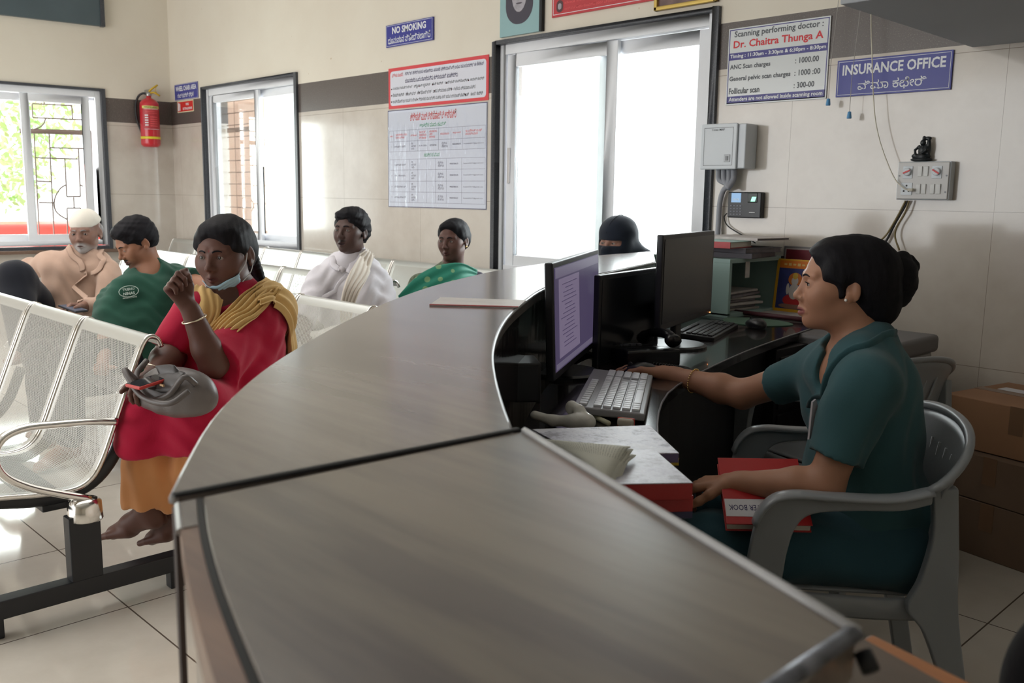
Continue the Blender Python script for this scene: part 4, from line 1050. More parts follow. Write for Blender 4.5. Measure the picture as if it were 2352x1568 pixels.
def beard(L, c, blend):
    d = np.sqrt((L[:, 0]/0.062)**2+((L[:, 2]+0.083)/0.040)**2); blend((1.05-d)*3*(L[:, 1] > 0.0)*0.75, srgb(176, 170, 168)); 
    m = np.sqrt((L[:, 0]/0.02)**2+((L[:, 2]+0.066)/0.006)**2); blend((1-m)*3*(L[:, 1] > 0.06), srgb(96, 66, 62))
    d = np.sqrt((L[:, 0]/0.026)**2+((L[:, 2]+0.052)/0.007)**2); blend((1-d)*2*(L[:, 1] > 0.06)*0.6, srgb(150, 145, 142))
om.extra = beard; oo = om.finish(0.009, gaze=(-0.1, 1, -0.1), browk=dict(m=hair_mat('grey_hair', (0.16, 0.15, 0.15))))
C_ = SDF(); C_.ell(om.T(0, -0.018, 0.045), V(0.083, 0.103, 0.088)*0.97, om.R, 0.01)
uz = om.R[:, 2]; tl = nz(uz*0.95+om.R[:, 1]*0.28); C_.cut(om.T(0, 0.0, 0.050), -tl, om.O-0.2, om.O+0.2, 0.004); C_.disp = folds(0.0008, 3, 90)
om.part(C_, 'skullcap', fabric('white_cap', srgb(226, 220, 208), 0.04), 0.0045)
short = SDF(); short.ell(om.T(0, -0.045, 0.012), V(0.0785, 0.070, 0.055), om.R, 0.02); short.ell(om.T(0, 0.06, 0.0), V(0.12, 0.07, 0.09), om.R, 0.01, 's')
om.part(short, 'hair', MC.setdefault('grey_hair2', hair_mat('grey_cropped_hair', (0.2, 0.19, 0.19))), 0.005)
M_BEIGE = fabric('beige_shirt', srgb(186, 156, 138), 0.08, bump=0.4)
U = cloth_torso(J, 0.022, [([J['sr'], e1, w1], (0.062, 0.052, 0.042), True), ([J['sl'], e2, w2], (0.066, 0.056, 0.045), True)], 0.04, 0.98, seed=11, amp=0.014, freq=34, neck=PD(193, 588, 4.92), neckr=0.055)
om.part(U, 'shirt', M_BEIGE, 0.0075)
for pts in ([(152, 560, 5.0), (160, 580, 4.93), (180, 600, 4.88), (186, 612, 4.87)], [(232, 565, 5.0), (228, 585, 4.92), (205, 603, 4.87), (192, 618, 4.86)]):
    edge_strip(U, [PD(*q) for q in pts], 0.016, 'collar', M_BEIGE, oo, 0.005, sy=0.22)
edge_strip(U, [PD(188, 615, 4.86), PD(172, 660, 4.84), PD(160, 705, 4.84)], 0.014, 'placket', M_BEIGE, oo, 0.003, sy=0.2)
pc = U.project(np.array([PD(166, 650, 4.8)]), 0.002, 8)[0]
trm = fabric('black_trousers', srgb(24, 26, 34), 0.1)
Q = SDF(); Q.chain([J['P']+J['r']*0.09, k1, PD(60, 800, 4.6)], (0.11, 0.088, 0.075), 0.05); Q.chain([J['P']-J['r']*0.09, k2, an2+V(0, 0, 0.05)], (0.11, 0.08, 0.065), 0.05); Q.disp = folds(0.005, 8, 22)
om.part(Q, 'trousers', trm, 0.009)
ph = empty('mobile_phone', PD(168, 708, 4.70), 0, "dark mobile phone in the old man's hand", 'phone')
PR = Rh(PD(195, 718, 4.65)-PD(145, 700, 4.74)); Mr = Matrix([[PR[i, 0], PR[i, 1], PR[i, 2]] for i in range(3)])
MB().box((0, 0, 0), (0.072, 0.15, 0.009), rot=Mr).build('body', M_BLACKP, ph, bevel=0.003); MB().box(tuple(PR[:, 2]*0.005), (0.066, 0.14, 0.001), rot=Mr).build('screen', mat('phone_screen', srgb(90, 100, 118), 0.08), ph)
# ---- man in the green t-shirt looking down
J = joints(PD(318, 800, 4.55), PD(350, 634, 4.50), face_dir(38), 0.18); J['sr'] = PD(285, 668, 4.38); J['sl'] = PD(402, 640, 4.60)
gm = Person('man in dark green t-shirt bending his head down to the left', PD(312, 556, 4.45), face_dir(44, -28), J, srgb(158, 112, 88), srgb(120, 74, 66), 0.98, lid=0.0022, cheek=1.1)
S = gm.S; torso(S, J, 0, belly=0.1)
e1, w1 = PD(246, 775, 4.40), PD(236, 840, 4.15); arm(S, J['sr'], e1, w1); hand(S, w1, w1-e1, V(0, 0, 1), -1, (0.8, 0.85, 0.9, 0.95), 0.5, 0.85)
e2, w2 = PD(476, 662, 4.45), PD(500, 740, 4.3); arm(S, J['sl'], e2, w2, (0.055, 0.05, 0.044, 0.03)); hand(S, w2, w2-e2, V(0, 0, -1), 1)
lg = seat_legs(S, J, [J['P']-J['r']*0.12+J['f']*0.42, J['P']+J['r']*0.12+J['f']*0.42])
def stub(L, c, blend):
    d = np.sqrt((L[:, 0]/0.062)**2+((L[:, 2]+0.082)/0.042)**2); blend((1.02-d)*2*(L[:, 1] > 0.0)*0.45, srgb(62, 46, 42)); d = np.sqrt((L[:, 0]/0.026)**2+((L[:, 2]+0.052)/0.006)**2); blend((1-d)*3*(L[:, 1] > 0.06)*0.8, srgb(30, 24, 24))
gm.extra = stub; gob = gm.finish(0.009, gaze=(0, 1, -0.5)); short_hair(gm, sz=1.02, z_front=0.02, spike=0.0022)
M_GREEN = fabric('green_tshirt', srgb(38, 78, 64), 0.10, bump=0.35)
U = cloth_torso(J, 0.022, [([J['sr'], J['sr']*0.35+e1*0.65], (0.075, 0.07), True), ([J['sl'], J['sl']*0.45+e2*0.55], (0.078, 0.070), True)], 0.13, 1.08, seed=14, amp=0.010, freq=30, neck=PD(340, 606, 4.42), neckr=0.062)
gmo = gm.part(U, 'tshirt', M_GREEN, 0.0075); trousers(gm, lg, trm)
tc = U.project(np.array([PD(306, 648, 4.2)]), 0.002, 10)[0]; G = U.grad(np.array([tc]))[0]; X_ = nz(np.cross(V(0, 0, 1), G)); X_ = nz(X_+V(0, 0, 0.12)); Y_ = np.cross(G, X_)
Mt = lambda dy: Matrix([[X_[i], Y_[i], G[i], tc[i]+Y_[i]*dy+G[i]*0.003] for i in range(3)]+[[0, 0, 0, 1]])
M_PRINT = mat('pale_print', srgb(190, 205, 196), 0.8)
tx = [text_mesh('TRIBHU', 'chest_print', M_PRINT, gob, Mt(0.010), 0.052, 0.012, 0.01), text_mesh('NINAS', 'chest_print', M_PRINT, gob, Mt(-0.010), 0.050, 0.014, 0.02), text_mesh('PRODUCTIONS', 'chest_print', M_PRINT, gob, Mt(-0.030), 0.062, 0.006, 0.01)]
join_meshes(tx, 'chest_print')
MB().tube([Mt(0.0) @ Vector((0.043*math.cos(a*PI/14), 0.026*math.sin(a*PI/14), 0)) for a in range(28)], 0.0014, 6, closed=True).build('print_outline', M_PRINT, gob)
# ---- woman in red
J = joints(PD(545, 945, 3.22), PD(548, 690, 3.16), face_dir(36), 0.18); J['sr'] = PD(450, 716, 3.04); J['sl'] = PD(615, 716, 3.2)
rw = Person('woman in red kurta and mustard scarf, mask pulled under her chin, fist raised', PD(517, 583, 3.10), face_dir(13, -5), J, srgb(100, 68, 58), srgb(92, 52, 48), 1.06, roll=0.02, face_w=1.07, cheek=1.25, jaw=0.97, lid=0.0046)
S = rw.S; torso(S, J, 0.01, bust=0.25, w=1.1, belly=0.1)
e2, w2 = PD(490, 838, 2.90), PD(438, 712, 2.84); arm(S, J['sl'], e2, w2, (0.060, 0.042, 0.041, 0.029)); hd = nz(PD(408, 668, 2.82)-w2)
hand(S, w2+hd*0.012, hd, V(0.25, -0.1, 0.1)-IMG_F*0.2+IMG_R*0.6, 1, (1.15, 1.25, 1.3, 1.3), 0.9, 0.95, 0.02, 0.4); rw.fine.append((w2+hd*0.05, 0.09, 0.003))
e1, w1 = PD(392, 815, 2.98), PD(352, 858, 2.80); arm(S, J['sr'], e1, w1, (0.062, 0.05, 0.044, 0.028)); hd1 = nz(PD(322, 884, 2.70)-w1)
hand(S, w1+hd1*0.012, hd1, V(0, 0, -1), -1, (0.75, 0.8, 0.85, 0.9), 0.5, 0.85); rw.fine.append((w1+hd1*0.06, 0.09, 0.0035))
kR, kL = PD(345, 958, 2.88), PD(462, 950, 2.86); aR, aL = PD(345, 1168, 2.98), PD(415, 1172, 3.02)
leg(S, J['P']+J['r']*0.1, kR, aR, PD(262, 1222, 3.04)); leg(S, J['P']-J['r']*0.1, kL, aL, PD(350, 1235, 3.08)); rw.fine.append((PD(290, 1210, 3.0), 0.16, 0.004))
def fk(L, c, blend): blend((1-np.sqrt((L[:, 0]/0.003)**2+((L[:, 2]-0.022)/0.003)**2))*3*(L[:, 1] > 0.06), srgb(120, 40, 36))
rw.extra = fk; ro = rw.finish(0.0075, gaze=(0.12, 1, 0.06), browk=dict(th=0.0028))
H_ = SDF(); T, R_, sc = rw.T, rw.R, rw.sc
E = lambda c, r, k=0.02, op='u': H_.ell(T(*c), V(*r)*sc, R_, k*sc, op)
E((0, -0.018, 0.040), (0.084, 0.100, 0.086)); E((0, -0.06, 0.0), (0.078, 0.055, 0.07), 0.03); E((0, 0.030, 0.070), (0.068, 0.056, 0.036))
for s_ in (-1, 1): E((s_*0.068, 0.022, 0.020), (0.017, 0.036, 0.05)); E((s_*0.094, 0.062, -0.03), (0.045, 0.058, 0.05), 0.02, 's'); E((s_*0.098, -0.006, -0.018), (0.026, 0.028, 0.034), 0.008, 's')
E((0, 0.118, 0.020), (0.088, 0.052, 0.064), 0.006, 's'); H_.disp = folds(0.0014, 5, 150); rw.part(H_, 'hair', M_HAIR, 0.004)
# braid hanging behind her left shoulder
bp = spline([Vector(PD(*q)) for q in ((570, 590, 3.22), (580, 618, 3.28), (592, 645, 3.30), (606, 672, 3.30), (615, 700, 3.31))], 5); br = SDF()
for i, p in enumerate(bp[::1]):
    s_ = 1 if i % 2 else -1; q = np.array(p)+IMG_R*0.012*s_; br.ell(q, V(0.021, 0.021, 0.018)*(1.25-0.028*i), None, 0.004)
br.disp = folds(0.001, 2, 150); rw.part(br, 'braid', M_HAIR, 0.004)
# kurta
M_RED = fabric('crimson_kurta', srgb(178, 22, 58), 0.13, bump=0.35, big=4)
m2 = J['sl']*0.06+e2*0.94; m1 = J['sr']*0.12+e1*0.88
U = cloth_torso(J, 0.024, [([J['sl'], m2], (0.082, 0.078), True), ([J['sr'], m1], (0.080, 0.066), True)], 0.14, 1.15, 0.3, seed=9, amp=0.009, freq=28, neck=PD(520, 668, 3.02), neckr=0.06)
f_, r_ = J['f'], J['r']
U.cap(J['P']+r_*0.1, kR+V(0, 0, 0.02), 0.115, 0.080, 0.05); U.cap(J['P']-r_*0.1, kL+V(0, 0, 0.02), 0.12, 0.085, 0.05); U.cap(kR, kL, 0.075, 0.075, 0.06)
U.cap(kR+f_*0.01, kR+f_*0.02-V(0, 0, 0.09), 0.078, 0.085, 0.04); U.cap(kL+f_*0.01, kL+f_*0.02-V(0, 0, 0.09), 0.082, 0.088, 0.04); U.cap(kR-V(0, 0, 0.07), kL-V(0, 0, 0.07), 0.075, 0.08, 0.04)
hz_ = kR[2]-0.105; U.cut(V(kR[0], kR[1], hz_), V(0, 0, -1), kR-0.35, kL+V(0.35, 0.35, -0.02), 0.004)
rw.part(U, 'kurta', M_RED, 0.0065)
# loose trousers
Q = SDF()
for kn, an, rr in ((kR, aR, 0.088), (kL, aL, 0.09)): Q.chain([kn, (kn+an)/2, an+V(0, 0, 0.035)], (0.078, 0.078, rr), 0.02); Q.cut(an+V(0, 0, 0.02), V(0, 0, -1), an-0.13, an+V(0.13, 0.13, 0.04), 0.004)
def pleats(x, y, z):
    a = (x*0.7+y*0.7); return 0.0045*np.sin(95*(x*IMG_R[0]+y*IMG_R[1])+6*z)
Q.disp = pleats; rw.part(Q, 'trousers', fabric('orange_trousers', srgb(214, 150, 98), 0.07, bump=0.3), 0.006)
# scarf
M_SCARF = fabric('mustard_scarf', srgb(212, 176, 116), 0.10, bump=0.35, big=12)
body_all = SDF(); torso(body_all, J, 0.024, bust=0.3, belly=0.14, w=1.15); body_all.cap(J['sl'], J['sl']*0.5+e2*0.5, 0.082, 0.08, 0.03); body_all.cap(PD(548, 640, 3.12), J['N'], 0.06, 0.065, 0.03)
q3 = lambda L: [PD(*q) for q in L]
sheet(body_all, q3([(586, 650, 3.10), (545, 690, 3.04), (502, 735, 3.00), (455, 785, 3.00), (425, 800, 3.0)]), q3([(650, 662, 3.12), (606, 712, 3.04), (560, 758, 3.0), (505, 805, 2.98), (468, 828, 2.98)]), 40, 0.012, 0.0055, 6, 0.0025, 'scarf_front', M_SCARF, ro)
sheet(body_all, q3([(452, 660, 3.04), (448, 700, 3.02), (432, 745, 3.0), (412, 790, 3.0)]), q3([(512, 690, 3.02), (500, 740, 2.99), (482, 780, 2.98), (462, 815, 2.98)]), 30, 0.010, 0.0035, 4, 0.0025, 'scarf_fold', M_SCARF, ro)
sheet(body_all, q3([(582, 650, 3.10), (618, 640, 3.20), (655, 668, 3.30), (672, 730, 3.34), (682, 800, 3.36), (670, 880, 3.36)]), q3([(600, 700, 3.0), (632, 690, 3.05), (645, 730, 3.12), (650, 780, 3.16), (648, 840, 3.18), (640, 900, 3.2)]), 40, 0.014, 0.006, 5, 0.0025, 'scarf_back', M_SCARF, ro)
for k, (x, y) in enumerate(((432, 800), (440, 818), (462, 826), (452, 808), (424, 788), (478, 830))):
    pass
# mask under the chin
M_MASK = fabric('surgical_mask', srgb(178, 214, 232), 0.04, bump=0.2)
HS = rw.hs
T = rw.T
mk = sheet(HS, [T(0.052, 0.055, -0.072), T(0.026, 0.090, -0.088), T(-0.004, 0.104, -0.092), T(-0.038, 0.086, -0.080), T(-0.066, 0.044, -0.052)], [T(0.046, 0.040, -0.108), T(0.022, 0.066, -0.126), T(-0.006, 0.078, -0.130), T(-0.040, 0.062, -0.116), T(-0.066, 0.026, -0.086)], 26, 0.0035, 0.0012, 3, 0.0015, 'surgical_mask', M_MASK, ro)
M_STRAP = mat('mask_strap', srgb(222, 226, 230), 0.7)
for a, c_, b in ((T(-0.066, 0.042, -0.056), T(-0.082, 0.024, -0.025), T(-0.084, 0.012, 0.006)), (T(-0.067, 0.026, -0.084), T(-0.086, 0.004, -0.056), T(-0.090, -0.014, -0.02))):
    MB().tube(spline([Vector(a), Vector(c_), Vector(b)], 6), 0.0016, 6).build('ear_loop', M_STRAP, ro, smooth=True)
ring('bangle', w2+(e2-w2)*0.16, e2-w2, 0.037, 0.0028, mat('worn_gold', (0.75, 0.68, 0.52), 0.25, 1), ro)
ring('bangle', w1+(e1-w1)*0.12, e1-w1+V(0.1, 0, 0.1), 0.038, 0.0018, MC['worn_gold'], ro)
# red phone and grey handbag
pp = empty('mobile_phone', PD(350, 874, 2.66), 0, 'red cased mobile phone held by the woman in red', 'phone')
ax_ = nz(PD(400, 858, 2.72)-PD(308, 888, 2.62)); PR = np.stack([np.cross(ax_, nz(V(0, 0, 1)-ax_*ax_[2])), ax_, nz(V(0, 0, 1)-ax_*ax_[2])], 1); Mr = Matrix([[PR[i, 0], PR[i, 1], PR[i, 2]] for i in range(3)])
MB().box((0, 0, 0), (0.074, 0.13, 0.010), rot=Mr).build('case', mat('phone_red', srgb(196, 60, 56), 0.4), pp, bevel=0.004); MB().box(tuple(PR[:, 2]*0.0055), (0.066, 0.12, 0.001), rot=Mr).build('screen', mat('phone_screen_dark', srgb(30, 28, 34), 0.08), pp)
bg_ = SDF(); bc_ = PD(408, 890, 2.72); Rbag = Rh(face_dir(28))
bg_.ell(bc_+V(0, 0, -0.005), (0.140, 0.062, 0.070), Rbag, 0.02); bg_.ell(bc_+Rbag@V(0.02, 0.0, -0.03), (0.150, 0.070, 0.052), Rbag, 0.03); bg_.ell(bc_+Rbag@V(-0.05, 0.015, 0.012), (0.075, 0.055, 0.055), Rbag, 0.02)
bg_.disp = folds(0.004, 17, 34)
M_BAG = mat('grey_leatherette', srgb(104, 98, 96), 0.42, var=0.1, bump=0.2, bs=120)
hb = empty('handbag', tuple(bc_), 0, 'slouchy grey leather handbag on the lap of the woman in red', 'bag')
def localize(o, root):
    n = len(o.data.vertices); co = np.empty(n*3); o.data.vertices.foreach_get('co', co); co = co.reshape(-1, 3)-np.array(root.location); o.data.vertices.foreach_set('co', co.ravel()); o.data.update(); o.parent = root
    return o
vs, fs = bg_.mesh(0.005); localize(np_mesh('bag_body', vs, fs, M_BAG, None), hb)
fl = sheet(bg_, [bc_+Rbag@V(-0.085, 0.05, 0.075), bc_+Rbag@V(-0.03, 0.05, 0.080), bc_+Rbag@V(0.03, 0.05, 0.07)], [bc_+Rbag@V(-0.075, 0.09, 0.012), bc_+Rbag@V(-0.03, 0.09, 0.002), bc_+Rbag@V(0.02, 0.09, 0.012)], 16, 0.005, 0.0, 1, 0.004, 'flap', mat('dark_flap', srgb(72, 68, 68), 0.4, bump=0.2, bs=120), None); localize(fl, hb)
for dy in (0.0, 0.03):
    hp_ = spline([Vector(bc_+Rbag@V(x, y, z)) for x, y, z in ((0.10, 0.03+dy, 0.02), (0.115, 0.06+dy, 0.055), (0.02, 0.085+dy, -0.005), (-0.09, 0.085+dy, -0.015), (-0.135, 0.05+dy, 0.02))], 6) if dy else spline([Vector(bc_+Rbag@V(x, y, z)) for x, y, z in ((-0.12, 0.04, 0.03), (-0.11, 0.075, 0.055), (-0.05, 0.08, -0.002), (0.03, 0.09, -0.02), (0.115, 0.05, 0.03), (0.125, 0.0, 0.07))], 6)
    localize(MB().tube(hp_, 0.0085, 8).build('handle', mat('bag_handle', srgb(92, 86, 84), 0.4), None, smooth=True), hb)
bk = PD(374, 848, 2.62); localize(MB().box(tuple(bc_+Rbag@V(-0.03, 0.082, 0.025)), (0.024, 0.004, 0.006)).build('buckle', mat('brass', (0.7, 0.5, 0.3), 0.3, 1), None), hb)
# ---- man in the white shirt
J = joints(PD(800, 770, 4.78), PD(815, 606, 4.68), face_dir(26), 0.19); J['sr'] = PD(738, 640, 4.62); J['sl'] = PD(868, 642, 4.72)
wm = Person('dark haired man in white shirt with a cream towel over one shoulder', PD(806, 531, 4.60), face_dir(21, 5), J, srgb(84, 62, 56), srgb(62, 40, 40), 0.98, mouth_open=0.006, face_w=0.97, cheek=0.95, nose=1.02)
S = wm.S; torso(S, J, 0)
e1, w1 = PD(690, 735, 4.50), PD(712, 800, 4.25); arm(S, J['sr'], e1, w1); hand(S, w1, w1-e1, V(0, 0, -1), 1)
e2, w2 = PD(892, 745, 4.66), PD(850, 810, 4.40); arm(S, J['sl'], e2, w2); hand(S, w2, w2-e2, V(0, 0, -1), -1)
lg = seat_legs(S, J, [J['P']-J['r']*0.12+J['f']*0.42, J['P']+J['r']*0.12+J['f']*0.42]); 
def must(L, c, blend): d = np.sqrt((L[:, 0]/0.028)**2+((L[:, 2]+0.053)/0.006)**2); blend((1-d)*3*(L[:, 1] > 0.06)*0.85, srgb(30, 26, 26)); d = np.sqrt((L[:, 0]/0.06)**2+((L[:, 2]+0.085)/0.04)**2); blend((1-d)*0.5*(L[:, 1] > 0), srgb(74, 62, 60))
wm.extra = must; wo = wm.finish(0.009); short_hair(wm, sz=1.01, spike=0.003, z_front=0.016)
M_WHITE = fabric('white_shirt', srgb(226, 222, 228), 0.03, bump=0.45)
U = cloth_torso(J, 0.026, [([J['sr'], e1], (0.066, 0.066), True), ([J['sl'], e2], (0.068, 0.066), True)], 0.04, 1.0, seed=24, amp=0.012, freq=34, neck=PD(800, 590, 4.52), neckr=0.058)
wm.part(U, 'shirt', M_WHITE, 0.0075); trousers(wm, lg, fabric('grey_dhoti', srgb(200, 196, 190), 0.05))
for pts in ([(762, 588, 4.62), (765, 600, 4.56), (775, 610, 4.5), (785, 616, 4.48)], [(838, 572, 4.62), (832, 590, 4.54), (812, 602, 4.48), (798, 612, 4.47)]):
    edge_strip(U, [PD(*q) for q in pts], 0.017, 'collar', M_WHITE, wo, 0.004, sy=0.25)
edge_strip(U, [PD(790, 620, 4.47), PD(775, 660, 4.46), PD(765, 700, 4.46)], 0.011, 'placket', M_WHITE, wo, 0.001, sy=0.2)
ba = SDF(); ba.p = U.p+S.p
sheet(ba, q3([(838, 570, 4.62), (812, 610, 4.48), (792, 650, 4.42), (783, 690, 4.42), (780, 740, 4.44)]), q3([(858, 588, 4.66), (848, 630, 4.54), (826, 670, 4.46), (812, 710, 4.46), (805, 750, 4.46)]), 30, 0.012, 0.004, 4, 0.003, 'shoulder_towel', fabric('cream_towel', srgb(222, 212, 200), 0.05, bump=0.5), wo)
# ---- woman in green sari
J = joints(PD(1012, 815, 5.2), PD(1036, 628, 5.06), face_dir(30), 0.165); J['sr'] = PD(962, 655, 5.0); J['sl'] = PD(1080, 655, 5.08)
gw = Person('woman in dotted green sari behind the counter edge', PD(1041, 551, 5.0), face_dir(24, -3), J, srgb(98, 68, 60), srgb(84, 50, 48), 0.98, face_w=0.98)
S = gw.S; torso(S, J, 0, bust=0.15)
e1, w1 = PD(932, 735, 4.92), PD(960, 800, 4.7); arm(S, J['sr'], e1, w1); hand(S, w1, w1-e1, V(0, 0, -1), 1)
e2, w2 = PD(1100, 745, 5.0), PD(1060, 800, 4.8); arm(S, J['sl'], e2, w2); hand(S, w2, w2-e2, V(0, 0, -1), -1)
lg = seat_legs(S, J, [J['P']-J['r']*0.11+J['f']*0.42, J['P']+J['r']*0.11+J['f']*0.42])
go2 = gw.finish(0.009, gaze=(0.1, 1, 0.05))
H_ = SDF(); T, R_, sc = gw.T, gw.R, gw.sc

def E(c, r, k=0.02, op='u'): H_.ell(T(*c), V(*r)*sc, R_, k*sc, op)
E((0, -0.018, 0.038), (0.081, 0.098, 0.083)); E((0, -0.06, 0.0), (0.074, 0.055, 0.07), 0.03); E((0, 0.038, 0.074), (0.060, 0.050, 0.030)); E((0, -0.105, -0.02), (0.035, 0.03, 0.035))
for s_ in (-1, 1): E((s_*0.066, 0.010, 0.024), (0.015, 0.036, 0.046)); E((s_*0.094, 0.058, -0.03), (0.045, 0.058, 0.05), 0.02, 's'); E((s_*0.096, -0.006, -0.018), (0.026, 0.028, 0.034), 0.008, 's')
E((0, 0.116, 0.026), (0.090, 0.052, 0.066), 0.015, 's'); H_.disp = folds(0.0012, 6, 150); gw.part(H_, 'hair', M_HAIR, 0.0045)
MB().sphere(T(-0.081, 0.002, -0.034), 0.006, 10).build('earring', MC['gold'], go2, smooth=True)
def m_sari():
    t = NT('green_sari'); co = t.coord(scale=(11, 11, 11), rot=(0.3, 0.2, 0.6)); v = t.n.new('ShaderNodeTexVoronoi'); t.l.new(co, v.inputs[0]); v.inputs['Scale'].default_value = 1.3; v.inputs['Randomness'].default_value = 0.35
    d = t.math('LESS_THAN', v.outputs['Distance'], 0.24); t.set(color=t.mix(d, srgb(28, 132, 108), srgb(126, 168, 122)), rough=0.7, sheen=0.2); t.bump(t.noise(t.coord(), 30, 3), 0.3, 0.004); return t.mat
M_SARI = m_sari()
M_BLOUSE = fabric('patterned_blouse', srgb(104, 112, 92), 0.45, big=60)
U = cloth_torso(J, 0.014, [([J['sr'], J['sr']*0.5+e1*0.5], (0.062, 0.056), True), ([J['sl'], J['sl']*0.5+e2*0.5], (0.062, 0.056), True)], 0.05, 1.0, 0.2, seed=44, amp=0.003, neck=PD(1030, 615, 4.9), neckr=0.06)
gw.part(U, 'blouse', M_BLOUSE, 0.008); trousers(gw, lg, M_SARI, (0.125, 0.11, 0.11), name='sari_skirt')
ba = SDF(); ba.p = U.p+S.p
sheet(ba, q3([(1096, 620, 5.0), (1059, 603, 4.88), (1018, 607, 4.84), (983, 618, 4.82), (949, 641, 4.8), (915, 680, 4.8)]), q3([(1094, 655, 5.0), (1060, 690, 4.85), (1030, 720, 4.8), (990, 760, 4.8), (960, 790, 4.8)]), 36, 0.014, 0.004, 5, 0.003, 'sari_drape', M_SARI, go2)
sheet(ba, q3([(1050, 632, 4.9), (1080, 622, 5.0), (1100, 640, 5.1)]), q3([(1030, 690, 4.82), (1070, 690, 4.9), (1105, 690, 5.05)]), 20, 0.022, 0.004, 4, 0.003, 'sari_border', fabric('plum_border', srgb(48, 40, 58), 0.3, big=40), go2)
# ---- woman in black niqab
J = joints(PD(1425, 790, 4.75), PD(1424, 640, 4.68), face_dir(38), 0.16)
nq = Person('person in black niqab seated by the main window, only the eyes showing', PD(1418, 556, 4.60), face_dir(40, -2), J, srgb(150, 112, 98), None, 1.0)
S = nq.S; torso(S, J, 0)
for s_, a in ((-1, 'sl'), (1, 'sr')):
    el = J[a]+V(0, 0, -0.24)+J['r']*s_*0.03; wr = el+J['f']*0.2-J['r']*s_*0.08; arm(S, J[a], el, wr); hand(S, wr, wr-el, V(0, 0, -1), -s_)
lg = seat_legs(S, J, [J['P']-J['r']*0.11+J['f']*0.4, J['P']+J['r']*0.11+J['f']*0.4]); no = nq.finish(0.009, gaze=(0.25, 1, 0))
M_NIQ = fabric('black_cloth', srgb(30, 36, 48), 0.12, bump=0.3)
Z = SDF(); T, R_ = nq.T, nq.R
Z.ell(T(0, -0.012, 0.040), (0.094, 0.110, 0.094), R_, 0.02); Z.ell(T(0, 0.012, -0.035), (0.084, 0.090, 0.09), R_, 0.03); Z.ell(T(0, -0.03, -0.10), (0.10, 0.10, 0.10), R_, 0.04)
Z.cap(T(0, 0.11, -0.04), T(0, 0.10, -0.15), 0.022, 0.04, 0.03)
Z.chain([T(0, -0.06, -0.02), T(-0.09, -0.10, -0.12), T(-0.10, -0.09, -0.22)], (0.06, 0.07, 0.08), 0.04)
Z.box(T(0, 0.105, 0.001), (0.060, 0.05, 0.0085), R_, 0.004, 0.006, 's')
Z.disp = folds(0.002, 4, 45); nq.part(Z, 'niqab', M_NIQ, 0.005)
U = cloth_torso(J, 0.04, [([J['sr'], J['sr']+V(0, 0, -0.24), J['sr']+V(0, 0, -0.26)+J['f']*0.18], (0.09, 0.09, 0.08), False), ([J['sl'], J['sl']+V(0, 0, -0.24), J['sl']+V(0, 0, -0.26)+J['f']*0.18], (0.09, 0.09, 0.08), False)], 0.05, 1.1, seed=3, amp=0.006)
for hp, kn, an in lg: U.cap(hp, kn, 0.14, 0.12, 0.05); U.cap(kn, an, 0.12, 0.13, 0.05)
nq.part(U, 'abaya', M_NIQ, 0.01)
MB().tube(spline([Vector(T(x, y, z)) for x, y, z in ((-0.0, 0.099, 0.05), (-0.01, 0.07, 0.105), (-0.015, 0.0, 0.136), (-0.01, -0.07, 0.115))], 6), 0.0016, 6).build('seam', M_NIQ, no, smooth=True)
# ================================================================ SIGNS ON THE WALLS
WHITE_INK = mat('white_ink', srgb(236, 238, 242), 0.5)
RED_INK = mat('red_ink', srgb(214, 42, 52), 0.5); PINK_INK = mat('pink_ink', srgb(232, 96, 100), 0.5)
NAVY_INK = mat('navy_ink', srgb(52, 44, 92), 0.5); GREY_INK = mat('grey_ink', srgb(84, 88, 94), 0.5); GREEN_INK = mat('green_ink', srgb(72, 164, 128), 0.5)
M_BLUE = mat('blue_signboard', srgb(56, 60, 150), 0.35, var=0.04, vs=4)
def board(name, label, cat, x0, x1, z0, z1, m, th=0.006, roll=0.0, on=onB, sx=1, bev=0.0015, tilt=0.0):
    Mx = on((x0+x1)/2, (z0+z1)/2, 0.001, roll) @ Matrix.Rotation(tilt, 4, 'X'); w_, h_ = abs(x1-x0), z1-z0
    root = empty(name, Mx.translation, 0, label, cat); root.matrix_world = Mx
    b = MB().box((0, 0, th/2), (w_, h_, th)).build('board', m, root, bevel=bev)
    return root, w_, h_, th
def lt(root, txt, m, x, y, th, w=None, h=None, bold=0.0, align='CENTER', roll=0.0, name='lettering', spacing=1.0):
    return text_mesh(txt, name, m, root, Matrix.Translation((x, y, th+0.0006)) @ Matrix.Rotation(roll, 4, 'Z'), w, h, bold, align=align, spacing=spacing)
def rect_line(root, x0, x1, y0, y1, wd, m, th, name='border_line'):
    mb = MB()
    for (a, b, c, d) in ((x0, x1, y0, y0+wd), (x0, x1, y1-wd, y1), (x0, x0+wd, y0+wd, y1-wd), (x1-wd, x1, y0+wd, y1-wd)):
        mb.add([(a, c, th), (b, c, th), (b, d, th), (a, d, th)], [(0, 1, 2, 3)])
    return mb.build(name, m, root)
def panel(root, x0, x1, y0, y1, m, z, name='panel', r=0.0, n=6):
    pts = []
    if r:
        for cx, cy, a0 in ((x1-r, y1-r, 0), (x0+r, y1-r, 90), (x0+r, y0+r, 180), (x1-r, y0+r, 270)):
            for k in range(n+1): a = math.radians(a0+90*k/n); pts.append((cx+r*math.cos(a), cy+r*math.sin(a), z))
    else: pts = [(x0, y0, z), (x1, y0, z), (x1, y1, z), (x0, y1, z)]
    return MB().add(pts, [tuple(range(len(pts)))]).build(name, m, root)
